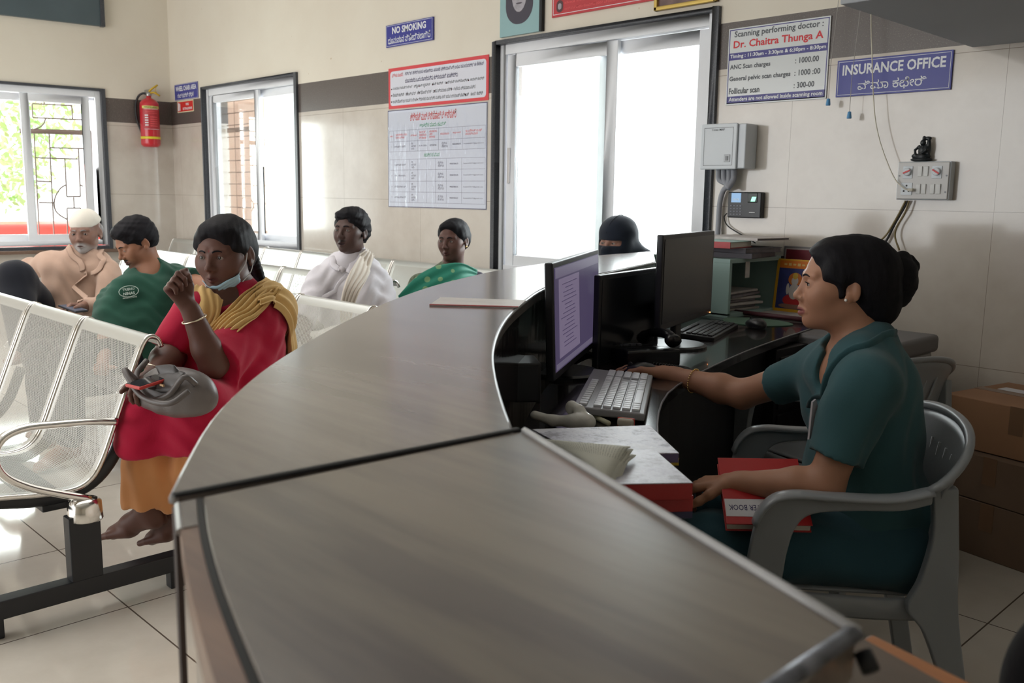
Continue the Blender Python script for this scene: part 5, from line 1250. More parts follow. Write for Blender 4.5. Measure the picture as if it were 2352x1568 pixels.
# no smoking
s, w_, h_, th = board('sign', 'blue NO SMOKING sign with white lettering on the cream wall', 'sign', -5.258, -4.757, 2.228, 2.371, M_BLUE, 0.012)
lt(s, 'NO SMOKING', WHITE_INK, 0, 0.032, th, 0.36, 0.045, 0.028); lt(s, 'ಧೂಮಪಾನ ನಿಷೇದಿಸಲಾಗಿದೆ', WHITE_INK, 0, -0.033, th, 0.45, 0.052, 0.006); rect_line(s, -w_/2+0.006, w_/2-0.006, -h_/2+0.006, h_/2-0.006, 0.002, WHITE_INK, th+0.0006)
# insurance office
s, w_, h_, th = board('sign', 'wide blue INSURANCE OFFICE sign on the tiled office wall', 'sign', -1.993, -1.506, 1.694, 1.848, M_BLUE, 0.008)
lt(s, 'INSURANCE OFFICE', WHITE_INK, 0, 0.034, th, 0.435, 0.044, 0.026); lt(s, 'ವಿಮಾ ಕಛೇರಿ', WHITE_INK, 0.0, -0.036, th, 0.29, 0.047, 0.006); rect_line(s, -w_/2+0.007, w_/2-0.007, -h_/2+0.007, h_/2-0.007, 0.0018, WHITE_INK, th+0.0006)
# wheel chair area (leans off the wall)
s, w_, h_, th = board('sign', 'small blue WHEEL CHAIR AREA sign by the room corner', 'sign', -8.565, -8.09, 2.082, 2.224, M_BLUE, 0.006, tilt=0.0)
lt(s, 'WHEEL CHAIR AREA', WHITE_INK, 0, 0.030, th, 0.42, 0.044, 0.028); lt(s, 'ಗಾಲಿ ಕುರ್ಚಿ ಸ್ಥಳ', WHITE_INK, -0.01, -0.034, th, 0.33, 0.05, 0.010); rect_line(s, -w_/2+0.004, w_/2-0.004, -h_/2+0.004, h_/2-0.004, 0.002, WHITE_INK, th+0.0006)
# fire extinguisher sign
M_SIGNRED = mat('sign_red', srgb(214, 48, 44), 0.4); M_GLOWY = mat('pale_photolum', srgb(232, 226, 190), 0.5)
s, w_, h_, th = board('sign', 'small red FIRE EXTINGUISHER sign under the wheel chair sign', 'sign', -8.523, -8.19, 1.968, 2.072, M_GLOWY, 0.004)
panel(s, -w_/2+0.008, w_/2-0.008, -h_/2+0.008, h_/2-0.008, M_SIGNRED, th+0.0004, 'red_panel')
lt(s, 'FIRE', WHITE_INK, 0.045, 0.018, th+0.0004, 0.06, 0.022, 0.02); lt(s, 'EXTINGUISHER', WHITE_INK, 0.045, -0.02, th+0.0004, 0.19, 0.022, 0.02)
panel(s, -w_/2+0.016, -w_/2+0.040, -0.038, 0.036, WHITE_INK, th+0.0008, 'extinguisher_pictogram', 0.008); panel(s, -w_/2+0.047, -w_/2+0.066, -0.036, 0.03, WHITE_INK, th+0.0008, 'flame_pictogram', 0.007)
# red bordered notice
s, w_, h_, th = board('notice', 'red bordered notice of Kannada text above the tall table notice', 'notice', -5.245, -4.236, 1.822, 2.090, mat('notice_red', srgb(222, 76, 84), 0.25), 0.003)
M_PAPER = mat('notice_white', srgb(224, 226, 238), 0.22)
panel(s, -w_/2+0.022, w_/2-0.022, -h_/2+0.020, h_/2-0.022, M_PAPER, th+0.0004, 'white_panel', 0.022)
z_ = th+0.0004
ln = [lt(s, 'ವಿಶೇಷ ಸೂಚನೆ :', PINK_INK, -w_/2+0.04, 0.085, z_, 0.13, 0.026, 0.012, 'LEFT', name='red_lettering')]
bl = [lt(s, 'ಗರ್ಭಿಣಿ ಸ್ತ್ರೀಯರು ಆರೋಗ್ಯ ತಪಾಸಣೆ (ಸ್ಕ್ಯಾನಿಂಗ್) ಬರುವ ಸಮಯದಲ್ಲಿ ಈ ಕೆಳಕಂಡ', NAVY_INK, -w_/2+0.185, 0.085, z_, 0.78, 0.03, 0.008, 'LEFT'),
      lt(s, 'ಯಾವುದಾದರು ಒಂದು ದಾಖಲೆಯನ್ನು ಕಡ್ಡಾಯವಾಗಿ ತರತಕ್ಕದ್ದು', NAVY_INK, -w_/2+0.185, 0.042, z_, 0.54, 0.03, 0.008, 'LEFT')]
g3 = [('ಮತದಾನ ಗುರುತಿನ ಚೀಟಿ   ಡ್ರೈವಿಂಗ್ ಲೈಸೆನ್ಸ್   ಪಾನ್ ಕಾರ್ಡ್   ಇಂಡಿಯನ್ ಪಾಸ್ಪೋರ್ಟ್   ಆಧಾರ್ ಕಾರ್ಡ್', 0.92), ('ರೇಷನ್ ಕಾರ್ಡ್   ಕರೆಂಟ್ ಬಿಲ್   ಟೆಲಿಫೋನ್ ಬಿಲ್   ಜನನ ಪ್ರಮಾಣ ಪತ್ರ   ಶಾಲೆಯ ಪ್ರಮಾಣ ಪತ್ರ', 0.84), ('ಉದ್ಯೋಗಿಯ ಗುರುತಿನ ಚೀಟಿ   ಗ್ರಾಹಕರ ಭಾವಚಿತ್ರ ಮತ್ತು ಸಹಿ ಇರುವ ಬ್ಯಾಂಕ್ ಪಾಸ್ಬುಕ್   ತಾಯಿ ಕಾರ್ಡ್', 0.91)]
gl = []
for k, (tx_, ww) in enumerate(g3):
    y = -0.004-0.042*k; gl.append(lt(s, tx_, GREY_INK, -w_/2+0.05, y, z_, ww, 0.027, 0.006, 'LEFT', name='grey_lettering'))
join_meshes(bl, 'navy_lettering'); join_meshes(gl, 'grey_lettering')
mb = MB()
for k, xs in enumerate(((0.0, 0.30, 0.44, 0.58, 0.79), (0.0, 0.17, 0.30, 0.46, 0.63), (0.0, 0.28, 0.76))):
    for x in xs: mb.lathe([(0.0001, z_+0.0006), (0.0055, z_+0.0006)], (-w_/2+0.036+x, -0.004-0.042*k, 0), 10)
mb.build('bullet_marks', PINK_INK, s)
# table notice
s, w_, h_, th = board('notice', 'tall white hospital committee table notice in clear wrinkled film', 'notice', -5.255, -4.245, 1.161, 1.813, mat('table_notice_white', srgb(216, 222, 238), 0.2), 0.003)
rect_line(s, -w_/2+0.001, w_/2-0.001, -h_/2+0.001, h_/2-0.001, 0.005, NAVY_INK, th+0.0004)
lt(s, 'ಶ್ರೀಪತಿ ಮಲ್ಟಿಸ್ಪೆಷಾಲಿಟಿ ಆಸ್ಪತ್ರೆ', RED_INK, -0.02, 0.272, th, 0.47, 0.058, 0.010, name='red_heading'); 
gg = [lt(s, 'ಆಂತರಿಕ ದೂರು ಸಮಿತಿ', GREEN_INK, -0.02, 0.215, th, 0.27, 0.028, 0.012, name='green_heading'), lt(s, 'ಸದಸ್ಯರ ವಿವರ', GREEN_INK, -0.03, 0.022, th, 0.16, 0.026, 0.012)]
join_meshes(gg, 'green_heading')
X_l = [-0.485, -0.44, -0.265, -0.175, -0.07, 0.04, 0.165, 0.275, 0.49]; X_2 = [-0.485, -0.44, -0.265, -0.175, -0.085, 0.01, 0.12, 0.27, 0.49]
mb = MB()
def hl(y, xs): mb.add([(xs[0], y-0.0008, th+0.0005), (xs[-1], y-0.0008, th+0.0005), (xs[-1], y+0.0008, th+0.0005), (xs[0], y+0.0008, th+0.0005)], [(0, 1, 2, 3)])
def vl(x, a, b): mb.add([(x-0.0008, a, th+0.0005), (x+0.0008, a, th+0.0005), (x+0.0008, b, th+0.0005), (x-0.0008, b, th+0.0005)], [(0, 1, 2, 3)])
for y in (0.188, 0.115, 0.048): hl(y, X_l)
for y in (-0.005, -0.075, -0.150, -0.222, -0.292): hl(y, X_2)
for x in X_l: vl(x, 0.048, 0.188)
for x in X_2: vl(x, -0.292, -0.005)
mb.build('table_lines', mat('table_line', srgb(104, 100, 136), 0.5), s)
hd_t = ['ಕ್ರ', 'ಆಸ್ಪತ್ರೆಯ ಹೆಸರು\nಮತ್ತು ವಿಳಾಸ', 'ವಿಳಾಸ', 'ಸಮಿತಿ\nರಚನೆಯ\nದಿನಾಂಕ', 'ಅಧ್ಯಕ್ಷರ ಹೆಸರು\nಮಾಹಿತಿ\n(ಸ್ತ್ರೀಯರು)', 'ಪದನಾಮ', 'ಮೊಬೈಲ್ ಸಂಖ್ಯೆ', 'ಇ-ಮೇಲ್ ಐ.ಡಿ\nಸದಸ್ಯರ']
o_ = []
for k, tx_ in enumerate(hd_t):
    a, b = X_l[k], X_l[k+1]; n_ = tx_.count('\n')+1; o_.append(lt(s, tx_, PINK_INK, (a+b)/2, 0.152, th, (b-a)*0.72, 0.013*n_+0.007*(n_-1), 0.006, name='heading_cells'))
join_meshes(o_, 'heading_cells')
o_ = []; rows = [(0.082, X_l, 0), (-0.040, X_2, 1), (-0.112, X_2, 2), (-0.186, X_2, 3), (-0.257, X_2, 4)]
names = ['ಶ್ರೀಪತಿ ಆಸ್ಪತ್ರೆ', 'ಲಕ್ಷ್ಮಿ', 'ಡಾ. ಶೋಭಾ', 'ಪ್ರಮೀಳ ಜಿ', 'ಪ್ರಮೀಳ ಕೆ']
for y, X_, k in rows:
    o_.append(lt(s, '12345'[k], NAVY_INK, (X_[0]+X_[1])/2, y, th, None, 0.010)); o_.append(lt(s, names[k], PINK_INK if 0 else NAVY_INK, X_[1]+0.008, y, th, (X_[2]-X_[1])*0.7, 0.014, 0.0, 'LEFT'))
    o_.append(lt(s, 'ಶ್ರೀ\nಬಸವ ಸ್ವಾಮಿ\nಮಂಡ್ಯ', NAVY_INK, (X_[2]+X_[3])/2, y, th, 0.05, 0.048)); 
    if k == 0: o_.append(lt(s, '01-01-2020', NAVY_INK, (X_[3]+X_[4])/2, y, th, 0.08, 0.010)); o_.append(lt(s, 'ಅಧ್ಯಕ್ಷರು', NAVY_INK, (X_[4]+X_[5])/2, y, th, 0.07, 0.014))
    o_.append(lt(s, 'ವೈದ್ಯ\nಸದಸ್ಯ', NAVY_INK, (X_[5]+X_[6])/2, y, th, 0.06, 0.034)); o_.append(lt(s, '9900789675', NAVY_INK, (X_[6]+X_[7])/2, y, th, 0.082, 0.010, 0.01)); o_.append(lt(s, 'hospital2017@gmail.com', NAVY_INK, (X_[7]+X_[8])/2, y, th, 0.185, 0.009))
join_meshes(o_, 'table_text')
fm = NT('clear_film'); tr_ = fm.n.new('ShaderNodeBsdfTransparent'); gl_ = fm.n.new('ShaderNodeBsdfGlossy'); gl_.inputs['Roughness'].default_value = 0.08; mx_ = fm.n.new('ShaderNodeMixShader'); mx_.inputs[0].default_value = 0.10
fm.l.new(tr_.outputs[0], mx_.inputs[1]); fm.l.new(gl_.outputs[0], mx_.inputs[2]); fm.l.new(mx_.outputs[0], fm.out.inputs[0])
bn_ = fm.n.new('ShaderNodeBump'); bn_.inputs['Strength'].default_value = 0.6; bn_.inputs['Distance'].default_value = 0.01; fm.l.new(fm.noise(fm.coord(scale=(14, 3, 1), rot=(0, 0, 0.3)), 1.2, 3), bn_.inputs['Height']); fm.l.new(bn_.outputs[0], gl_.inputs['Normal'])
MB().add([(-w_/2, -h_/2, th+0.003), (w_/2, -h_/2, th+0.003), (w_/2, h_/2-0.02, th+0.003), (-w_/2, h_/2-0.02, th+0.003)], [(0, 1, 2, 3)]).build('clear_film', fm.mat, s)
# scanning charges board
s, w_, h_, th = board('notice_board', 'white scanning charges board with a red doctor name and purple bands', 'notice', -2.553, -2.038, 1.692, 2.044, mat('acrylic_white', srgb(222, 226, 228), 0.12), 0.006)
M_PURP = mat('purple_ink', srgb(56, 50, 132), 0.3)
rect_line(s, -w_/2+0.006, w_/2-0.006, -h_/2+0.006, h_/2-0.006, 0.004, M_PURP, th+0.0004)
panel(s, -w_/2+0.006, w_/2-0.006, 0.030, 0.063, M_PURP, th+0.0004, 'timing_band'); panel(s, -w_/2+0.006, w_/2-0.006, -h_/2+0.006, -h_/2+0.040, M_PURP, th+0.0004, 'bottom_band')
lt(s, 'Scanning performing doctor :', GREY_INK, 0, 0.144, th, 0.45, 0.036, 0.022); lt(s, 'Dr. Chaitra Thunga A', RED_INK, 0, 0.096, th, 0.455, 0.044, 0.022, name='doctor_name')
lt(s, 'Timing : 11:30am - 3:30pm & 6:30pm - 8:30pm', WHITE_INK, 0, 0.046, th+0.0004, 0.485, 0.022, 0.02, name='timing_text')
o_ = []
for k, (a, b) in enumerate((('ANC Scan charges', ': 1000.00'), ('General pelvic scan charges', ': 1000 :00'), ('Follicular scan', ': 300-00'))):
    y = -0.004-0.054*k; o_.append(lt(s, a, GREY_INK, -w_/2+0.016, y, th, (0.215, 0.32, 0.165)[k], 0.028, 0.028, 'LEFT')); o_.append(lt(s, b, GREY_INK, 0.098, y+0.004, th, (0.115, 0.125, 0.10)[k], 0.026, 0.022, 'LEFT'))
lt(s, 'Attenders are not allowed inside scanning room', WHITE_INK, 0, -h_/2+0.023, th+0.0004, 0.48, 0.024, 0.024, name='footer_text')
# framed pictures over the main window
s, w_, h_, th = board('portrait_picture', 'framed portrait of a grey haired bearded man above the main window', 'picture', -4.125, -3.80, 2.172, 2.62, mat('pale_blue_backdrop', srgb(150, 186, 190), 0.3), 0.02)
panel(s, -0.112, 0.112, -0.165, 0.18, mat('dark_halo', srgb(66, 62, 76), 0.5), th+0.0006, 'dark_hair_and_beard', 0.105, 10)
M_FACEP = mat('grey_portrait', srgb(168, 164, 172), 0.5, var=0.2, vs=30)
f_o = MB(); f_o.sphere((0, 0.0, th+0.001), (0.062, 0.10, 0.0015), 20); f_o.build('portrait_face', M_FACEP, s, smooth=True)
mb = MB(); mb.sphere((0, -0.022, th+0.003), (0.014, 0.012, 0.001), 10); mb.build('portrait_nose', mat('portrait_shade', srgb(120, 116, 124), 0.5), s); MB().sphere((0, -0.050, th+0.003), (0.026, 0.005, 0.001), 12).build('portrait_mouth', mat('portrait_dark', srgb(84, 78, 88), 0.5), s)
for x in (-0.024, 0.024): MB().sphere((x, 0.022, th+0.003), (0.010, 0.004, 0.001), 10).build('portrait_eye', MC['portrait_dark'], s)
MB().box((w_/2+0.012, 0, 0.012), (0.022, h_, 0.024)).build('frame_side', M_GAP, s, bevel=0.002)
s, w_, h_, th = board('notice', 'red notice board with white lettering above the main window', 'notice', -3.712, -2.98, 2.235, 2.50, mat('board_red', srgb(196, 58, 66), 0.35), 0.01, roll=0.0)
rect_line(s, -w_/2+0.01, w_/2-0.01, -h_/2+0.012, h_/2-0.01, 0.003, WHITE_INK, th+0.0006)
o_ = [lt(s, tx_, PINK_INK, 0.02, -0.096+0.030*k, th, 0.58, 0.017, 0.005) for k, tx_ in enumerate(('ಆಸ್ಪತ್ರೆಯ ಕಾಯ್ದೆ 2007 ಪ್ರಕಾರ ಶಿಕ್ಷಾರ್ಹ ಅಪರಾಧ', 'ದಂಡ ಮತ್ತು ಜೈಲು ಶಿಕ್ಷೆ 50,000 ರೂ', 'ವೈದ್ಯರ ಮೇಲೆ ಹಲ್ಲೆ ಮಾಡಿದರೆ'))]; join_meshes(o_, 'lettering')
panel(s, -w_/2+0.035, -w_/2+0.085, -0.11, -0.045, mat('stamp_dark', srgb(84, 50, 56), 0.5), th+0.0008, 'round_emblem', 0.024, 8); panel(s, -w_/2+0.047, -w_/2+0.073, -0.095, -0.062, M_FACEP, th+0.001, 'emblem_face', 0.012, 8)
s, w_, h_, th = board('framed_picture', 'gold framed picture above the right end of the main window', 'picture', -2.99, -2.62, 2.178, 2.48, mat('picture_brown', srgb(120, 96, 92), 0.3, var=0.3, vs=14), 0.012)
for (a, b, c, d) in ((-w_/2, w_/2, -h_/2, -h_/2+0.02), (-w_/2, w_/2, h_/2-0.02, h_/2), (-w_/2, -w_/2+0.02, -h_/2, h_/2), (w_/2-0.02, w_/2, -h_/2, h_/2)):
    MB().box(((a+b)/2, (c+d)/2, 0.014), (b-a, d-c, 0.026)).build('gold_frame', mat('gold_frame', srgb(206, 176, 96), 0.35, 0.5), s, bevel=0.004)
# ---------------- fire extinguisher
fx = at(343, 280, 1, 3.60); fe = empty('fire_extinguisher', (-8.52, 3.62, 1.66), 0, 'red fire extinguisher with a black hose hanging in the room corner', 'fire extinguisher')
fe.location = at(347, 338, 1, 3.66) ; d_ = 0.0
R_fe = 0.085
M_FER = mat('extinguisher_red', srgb(206, 38, 52), 0.28, coat=0.4)
MB().lathe([(0.001, 0.0), (R_fe*0.75, 0.002), (R_fe*0.97, 0.018), (R_fe, 0.035), (R_fe, 0.37), (R_fe*0.95, 0.40), (R_fe*0.7, 0.425), (R_fe*0.35, 0.44), (0.022, 0.445), (0.022, 0.462)], n=32).build('cylinder', M_FER, fe, smooth=True)
MB().lathe([(R_fe+0.0012, 0.072), (R_fe+0.0012, 0.094)], n=32).build('yellow_band', mat('band_yellow', srgb(238, 222, 60), 0.4), fe, smooth=True)
toC = (Vector((0, 0, 0))-Vector(fe.location)); a0 = math.atan2(toC.y, toC.x)
def wrap(root, a0, a1, z0, z1, r, m, name, n=14):
    rows = [[(r*math.cos(a0+(a1-a0)*j/n), r*math.sin(a0+(a1-a0)*j/n), z) for j in range(n+1)] for z in (z0, z1)]
    return MB().grid(rows).build(name, m, root, smooth=True)
wrap(fe, a0-0.75, a0+1.15, 0.155, 0.345, R_fe+0.0008, mat('label_red_dark', srgb(190, 60, 66), 0.4), 'label'); wrap(fe, a0-0.8, a0+1.2, 0.345, 0.368, R_fe+0.001, mat('label_yellow', srgb(232, 226, 130), 0.4), 'label_heading')
def wrap_text(root, tx_, m, ac, z, w, h, r, name):
    o = text_mesh(tx_, name, m, root, Matrix.Identity(4), w, h, 0.012)
    for v in o.data.vertices: a = ac+v.co.x/r; v.co = Vector((r*math.cos(a), r*math.sin(a), z+v.co.y))
    return o
wrap_text(fe, 'FIREGUARD', mat('label_black', srgb(60, 60, 30), 0.5), a0+0.2, 0.356, 0.13, 0.015, R_fe+0.002, 'label_title')
for z in (0.33, 0.315, 0.30): wrap(fe, a0-0.45, a0+0.85, z, z+0.004, R_fe+0.0018, PINK_INK, 'label_line', 10)
for (za, zb) in ((0.158, 0.161), (0.338, 0.341)): wrap(fe, a0-0.6, a0+1.1, za, zb, R_fe+0.0018, WHITE_INK, 'label_line')
for k in range(5): wrap(fe, a0-0.5, a0-0.15, 0.19+0.022*k, 0.20+0.022*k, R_fe+0.0018, WHITE_INK, 'label_line', 5)
for k in range(5): wrap(fe, a0+0.05, a0+0.85, 0.185+0.02*k, 0.192+0.02*k, R_fe+0.0018, PINK_INK, 'label_line', 8)
cr = IMG_R
hs = [Vector((0, 0, 0.47)), Vector(tuple(-cr*0.05))+Vector((0, 0, 0.485)), Vector(tuple(-cr*0.10))+Vector((0, 0, 0.45)), Vector(tuple(-cr*0.125))+Vector((0, 0, 0.36)), Vector(tuple(-cr*0.115))+Vector((0, 0, 0.24)), Vector(tuple(-cr*0.085))+Vector((0, 0, 0.14)), Vector(tuple(-cr*0.075))+Vector((0, 0, 0.08))]
MB().tube(spline(hs, 6), 0.010, 10).build('hose', mat('rubber_black', (0.02, 0.02, 0.022), 0.5), fe, smooth=True)
MB().tube([hs[-1], hs[-1]+Vector((0, 0, -0.045))], [0.011, 0.014], 10).build('nozzle', MC['rubber_black'], fe, smooth=True)
MB().lathe([(0.02, 0.455), (0.024, 0.465), (0.024, 0.485), (0.014, 0.50), (0.001, 0.505)], n=16).build('valve', mat('valve_steel', (0.5, 0.5, 0.5), 0.35, 1), fe, smooth=True)
cv = Vector(tuple(cr))
MB().tube([Vector((0, 0, 0.485)), cv*0.05+Vector((0, 0, 0.495)), cv*0.10+Vector((0, 0, 0.465))], 0.008, 8, sx=1.6).build('handle', mat('handle_yellow', srgb(214, 176, 40), 0.4), fe, smooth=True)
MB().tube([Vector((0, 0, 0.495)), cv*0.03+Vector((0, 0, 0.525)), cv*0.085+Vector((0, 0, 0.56))], 0.008, 8, sx=1.6).build('lever', MC['handle_yellow'], fe, smooth=True)
MB().tube([cv*0.075+Vector((0, 0, 0.55)), cv*0.06+Vector((0, 0, 0.515)), cv*0.08+Vector((0, 0, 0.48))], 0.003, 6).build('safety_pin', MC['handle_yellow'], fe, smooth=True)
wp = A_O+A_DIR*((Vector(fe.location)-A_O).dot(A_DIR)); wd_ = (Vector(fe.location)-wp).dot(A_N)
MB().box(tuple(-A_N*(wd_/2)+Vector((0, 0, 0.50))), (0.02, 0.04, abs(wd_)), rot=RA).build('wall_bracket', MC['valve_steel'], fe)
# ---------------- office wall equipment
M_ABS = mat('white_abs', srgb(214, 220, 226), 0.35, var=0.02)
jb = empty('junction_box', onB(-2.5, 1.39).translation, 0, 'white wall cabinet box beside the main window frame', 'box'); jb.matrix_world = onB(-2.50, 1.493)
MB().box((0.02, 0, 0.05), (0.215, 0.205, 0.10)).build('box_body', M_ABS, jb, bevel=0.006); MB().box((-0.012, 0.0, 0.107), (0.200, 0.212, 0.012)).build('door', M_ABS, jb, bevel=0.008)
rect_line(jb, -0.092, 0.068, -0.088, 0.088, 0.002, mat('seam_grey', srgb(110, 112, 118), 0.6), 0.1136, 'door_groove'); MB().box((0.040, -0.055, 0.114), (0.034, 0.036, 0.004)).build('latch', mat('latch_grey', srgb(186, 190, 196), 0.35), jb, bevel=0.003); MB().box((0.040, -0.055, 0.117), (0.014, 0.02, 0.004)).build('latch_button', mat('steel_dark', srgb(120, 122, 126), 0.3), jb, bevel=0.001)
lt(jb, 'Cosec MAP', GREY_INK, -0.015, 0.078, 0.1136, 0.07, 0.010, 0.004)
for k, x in enumerate((-0.045, -0.015, 0.015, 0.04)):
    pth = [onB(-2.50+x, 1.39, 0.05).translation, onB(-2.50+x*0.9, 1.34, 0.045).translation, onB(-2.49+0.004*k, 1.315-0.006*k, 0.04+0.01*k).translation]
    if k == 0: pth += [onB(-2.525, 1.29, 0.03).translation, onB(-2.545, 1.23, 0.025).translation, onB(-2.548, 1.12, 0.025).translation, onB(-2.545, 1.03, 0.03).translation]
    o = MB().tube(spline(pth, 6), 0.014 if k else 0.013, 10).build('conduit', mat('grey_conduit', srgb(150, 152, 160), 0.5), None, smooth=True); tag(o, ['long grey corrugated conduit curving down beside the main window', 'short grey conduit under the white cabinet box, nearest the window', 'short grey conduit under the middle of the white cabinet box', 'short grey conduit under the right side of the white cabinet box'][k], 'conduit', 'grey conduits under the cabinet box')
fp = empty('fingerprint_reader', (0, 0, 0), 0, 'black fingerprint attendance reader with lit blue screen on the wall', 'fingerprint reader'); fp.matrix_world = onB(-2.404, 1.222)
MB().box((0, 0, 0.018), (0.182, 0.122, 0.036)).build('case', mat('reader_black', srgb(36, 38, 44), 0.35), fp, bevel=0.006)
MB().box((-0.044, 0.034, 0.0365), (0.052, 0.044, 0.001)).build('screen', emis('lcd_blue', srgb(150, 196, 240), 0.75), fp); lt(fp, '10:42', mat('lcd_white', srgb(240, 250, 255), 0.4), -0.044, 0.026, 0.037, 0.034, 0.010, 0.01, name='screen_time')
MB().box((0.045, 0.035, 0.034), (0.055, 0.048, 0.01)).build('sensor_hood', mat('reader_black2', srgb(14, 34, 30), 0.3), fp, bevel=0.01)
Ms = Matrix(((1, 0.35, 0, 0.052), (0, 1, 0, 0.028), (0, 0, 1, 0.0395), (0, 0, 0, 1))); mb = MB(); mb.v = []; mb.prism([(-0.011, -0.011), (0.011, -0.011), (0.011, 0.011), (-0.011, 0.011)], 0, 0.001, M4=Ms); mb.build('sensor_window', emis('sensor_green', (0.35, 1.0, 0.65), 1.6), fp)
for r_i in range(4):
    for c_i in range(4): MB().box((-0.070+0.0175*c_i, -0.004-0.0135*r_i, 0.0368), (0.010, 0.005, 0.001)).build('key', mat('key_grey', srgb(110, 112, 124), 0.4), fp)
MB().box((0.045, -0.034, 0.0365), (0.03, 0.003, 0.0008)).build('logo_bar', WHITE_INK, fp)
pth = [onB(-2.50, 1.18, 0.03).translation, onB(-2.52, 1.16, 0.02).translation, onB(-2.50, 1.12, 0.015).translation, onB(-2.42, 1.08, 0.015).translation, onB(-2.34, 1.045, 0.02).translation]
tag(MB().tube(spline(pth, 8), 0.003, 6).build('cable', mat('cable_black', (0.02, 0.02, 0.02), 0.5), None, smooth=True), 'thin black cable from the fingerprint reader down to the shelf', 'cable')
sb = empty('switch_board', (0, 0, 0), 0, 'white electrical switch board with two red dial regulators', 'switch board'); sb.matrix_world = onB(-1.570, 1.334)
MB().box((0, 0, 0.022), (0.215, 0.155, 0.044)).build('back_box', M_ABS, sb, bevel=0.005); MB().box((0, 0, 0.047), (0.205, 0.148, 0.006)).build('face_plate', mat('plate_white', srgb(206, 204, 202), 0.35), sb, bevel=0.004)
for x in (-0.062, 0.055):
    MB().box((x, 0.034, 0.0515), (0.040, 0.050, 0.003)).build('regulator_plate', M_ABS, sb, bevel=0.002)
    k_ = MB().lathe([(0.016, 0.052), (0.016, 0.062), (0.013, 0.064), (0.001, 0.064)], (x, 0.036, 0), 20).build('regulator_knob', M_ABS, sb, smooth=False)
    MB().box((x, 0.036, 0.0655), (0.030, 0.006, 0.003), rot=rotm(z=0.4 if x < 0 else -0.55)).build('knob_pointer', M_SIGNRED, k_)
for (x, y) in ((-0.012, 0.038), (0.012, 0.038), (-0.014, -0.033), (0.008, -0.033), (0.042, -0.033), (0.066, -0.033)):
    MB().box((x, y, 0.052), (0.018, 0.040, 0.006), rot=rotm(x=0.07)).build('switch', mat('switch_white', srgb(222, 222, 220), 0.3), sb, bevel=0.0015)
MB().box((-0.062, -0.033, 0.0515), (0.046, 0.050, 0.003)).build('socket', M_ABS, sb, bevel=0.002)
for (x, y) in ((-0.062, -0.020), (-0.072, -0.042), (-0.052, -0.042)): MB().lathe([(0.004, 0.0528), (0.004, 0.0536)], (x, y, 0), 10).build('socket_hole', M_GAP, sb)
for (x, y) in ((-0.096, 0.02), (0.094, 0.02), (0.094, -0.045)): MB().lathe([(0.0035, 0.050), (0.0035, 0.0515)], (x, y, 0), 10).build('screw', MC['steel_dark'], sb)
st_ = SDF()
K_ = 0.004
for c_, r_ in (((0, 0.0, 0.007), (0.043, 0.026, 0.009)), ((0.002, 0, 0.020), (0.034, 0.020, 0.012)), ((0.004, 0, 0.042), (0.019, 0.015, 0.024)), ((0.004, -0.006, 0.074), (0.011, 0.011, 0.013)), ((0.005, 0, 0.091), (0.007, 0.007, 0.011)), ((-0.024, -0.006, 0.022), (0.015, 0.011, 0.010)), ((0.026, 0, 0.055), (0.009, 0.010, 0.038)), ((0.020, 0.004, 0.092), (0.014, 0.008, 0.008))): st_.ell(c_, r_, None, K_)
st_.chain([(-0.012, 0, 0.06), (-0.026, -0.006, 0.046), (-0.022, -0.012, 0.03)], [0.006, 0.005, 0.006], K_); st_.chain([(0.018, -0.004, 0.06), (0.022, -0.014, 0.045), (0.010, -0.018, 0.034)], [0.006, 0.005, 0.005], K_); st_.disp = folds(0.0008, 12, 140)
vs, fs = st_.mesh(0.0018); so = np_mesh('statuette', vs, fs, mat('black_stone', srgb(24, 30, 34), 0.35, var=0.3, vs=60), None); so.location = onB(-1.592, 1.4125, 0.025).translation; tag(so, 'small black seated statuette standing on the switch board', 'statuette')
# pull cords and hanging wire
for k, (xt, xb, zb) in enumerate(((-1.963, -1.998, 1.672), (-1.86, -1.898, 1.612))):
    c_ = empty('pull_cord', onB(xb, zb, 0.06).translation, 0, ['grey pull cord with a blue toggle, left and higher of the two', 'grey pull cord with a blue toggle, right and lower of the two'][k], 'cord', 'pull cords over the insurance sign')
    MB().tube([(0, 0, 0.01), (0.0, 0, 0.15), (xt-xb, 0, 2.40-zb)], 0.0014, 6).build('string', mat('cord_grey', srgb(176, 172, 168), 0.7), c_)
    MB().lathe([(0.001, 0.014), (0.007, 0.012), (0.010, -0.012), (0.009, -0.016), (0.001, -0.016)], n=14).build('toggle', mat('toggle_blue', srgb(92, 156, 206), 0.4), c_, smooth=True)
wpx = [(2001, -30), (2001, 60), (2003, 130), (2005, 200), (2010, 270), (2020, 320), (2035, 365), (2055, 410), (2076, 432), (2088, 436)]
tag(MB().tube(spline([at(x, y, 1, WALL_Y-0.065) for x, y in wpx], 6), 0.0024, 8).build('wire', mat('wire_cream', srgb(214, 208, 190), 0.5), None, smooth=True), 'cream wire looping down the wall into the switch board socket', 'wire')
tag(MB().box(at(2092, 436, 1, WALL_Y-0.066), (0.022, 0.02, 0.012)).build('plug', mat('plug_cream', srgb(206, 200, 184), 0.4), None, bevel=0.003), 'cream plug pushed into the switch board socket', 'plug')
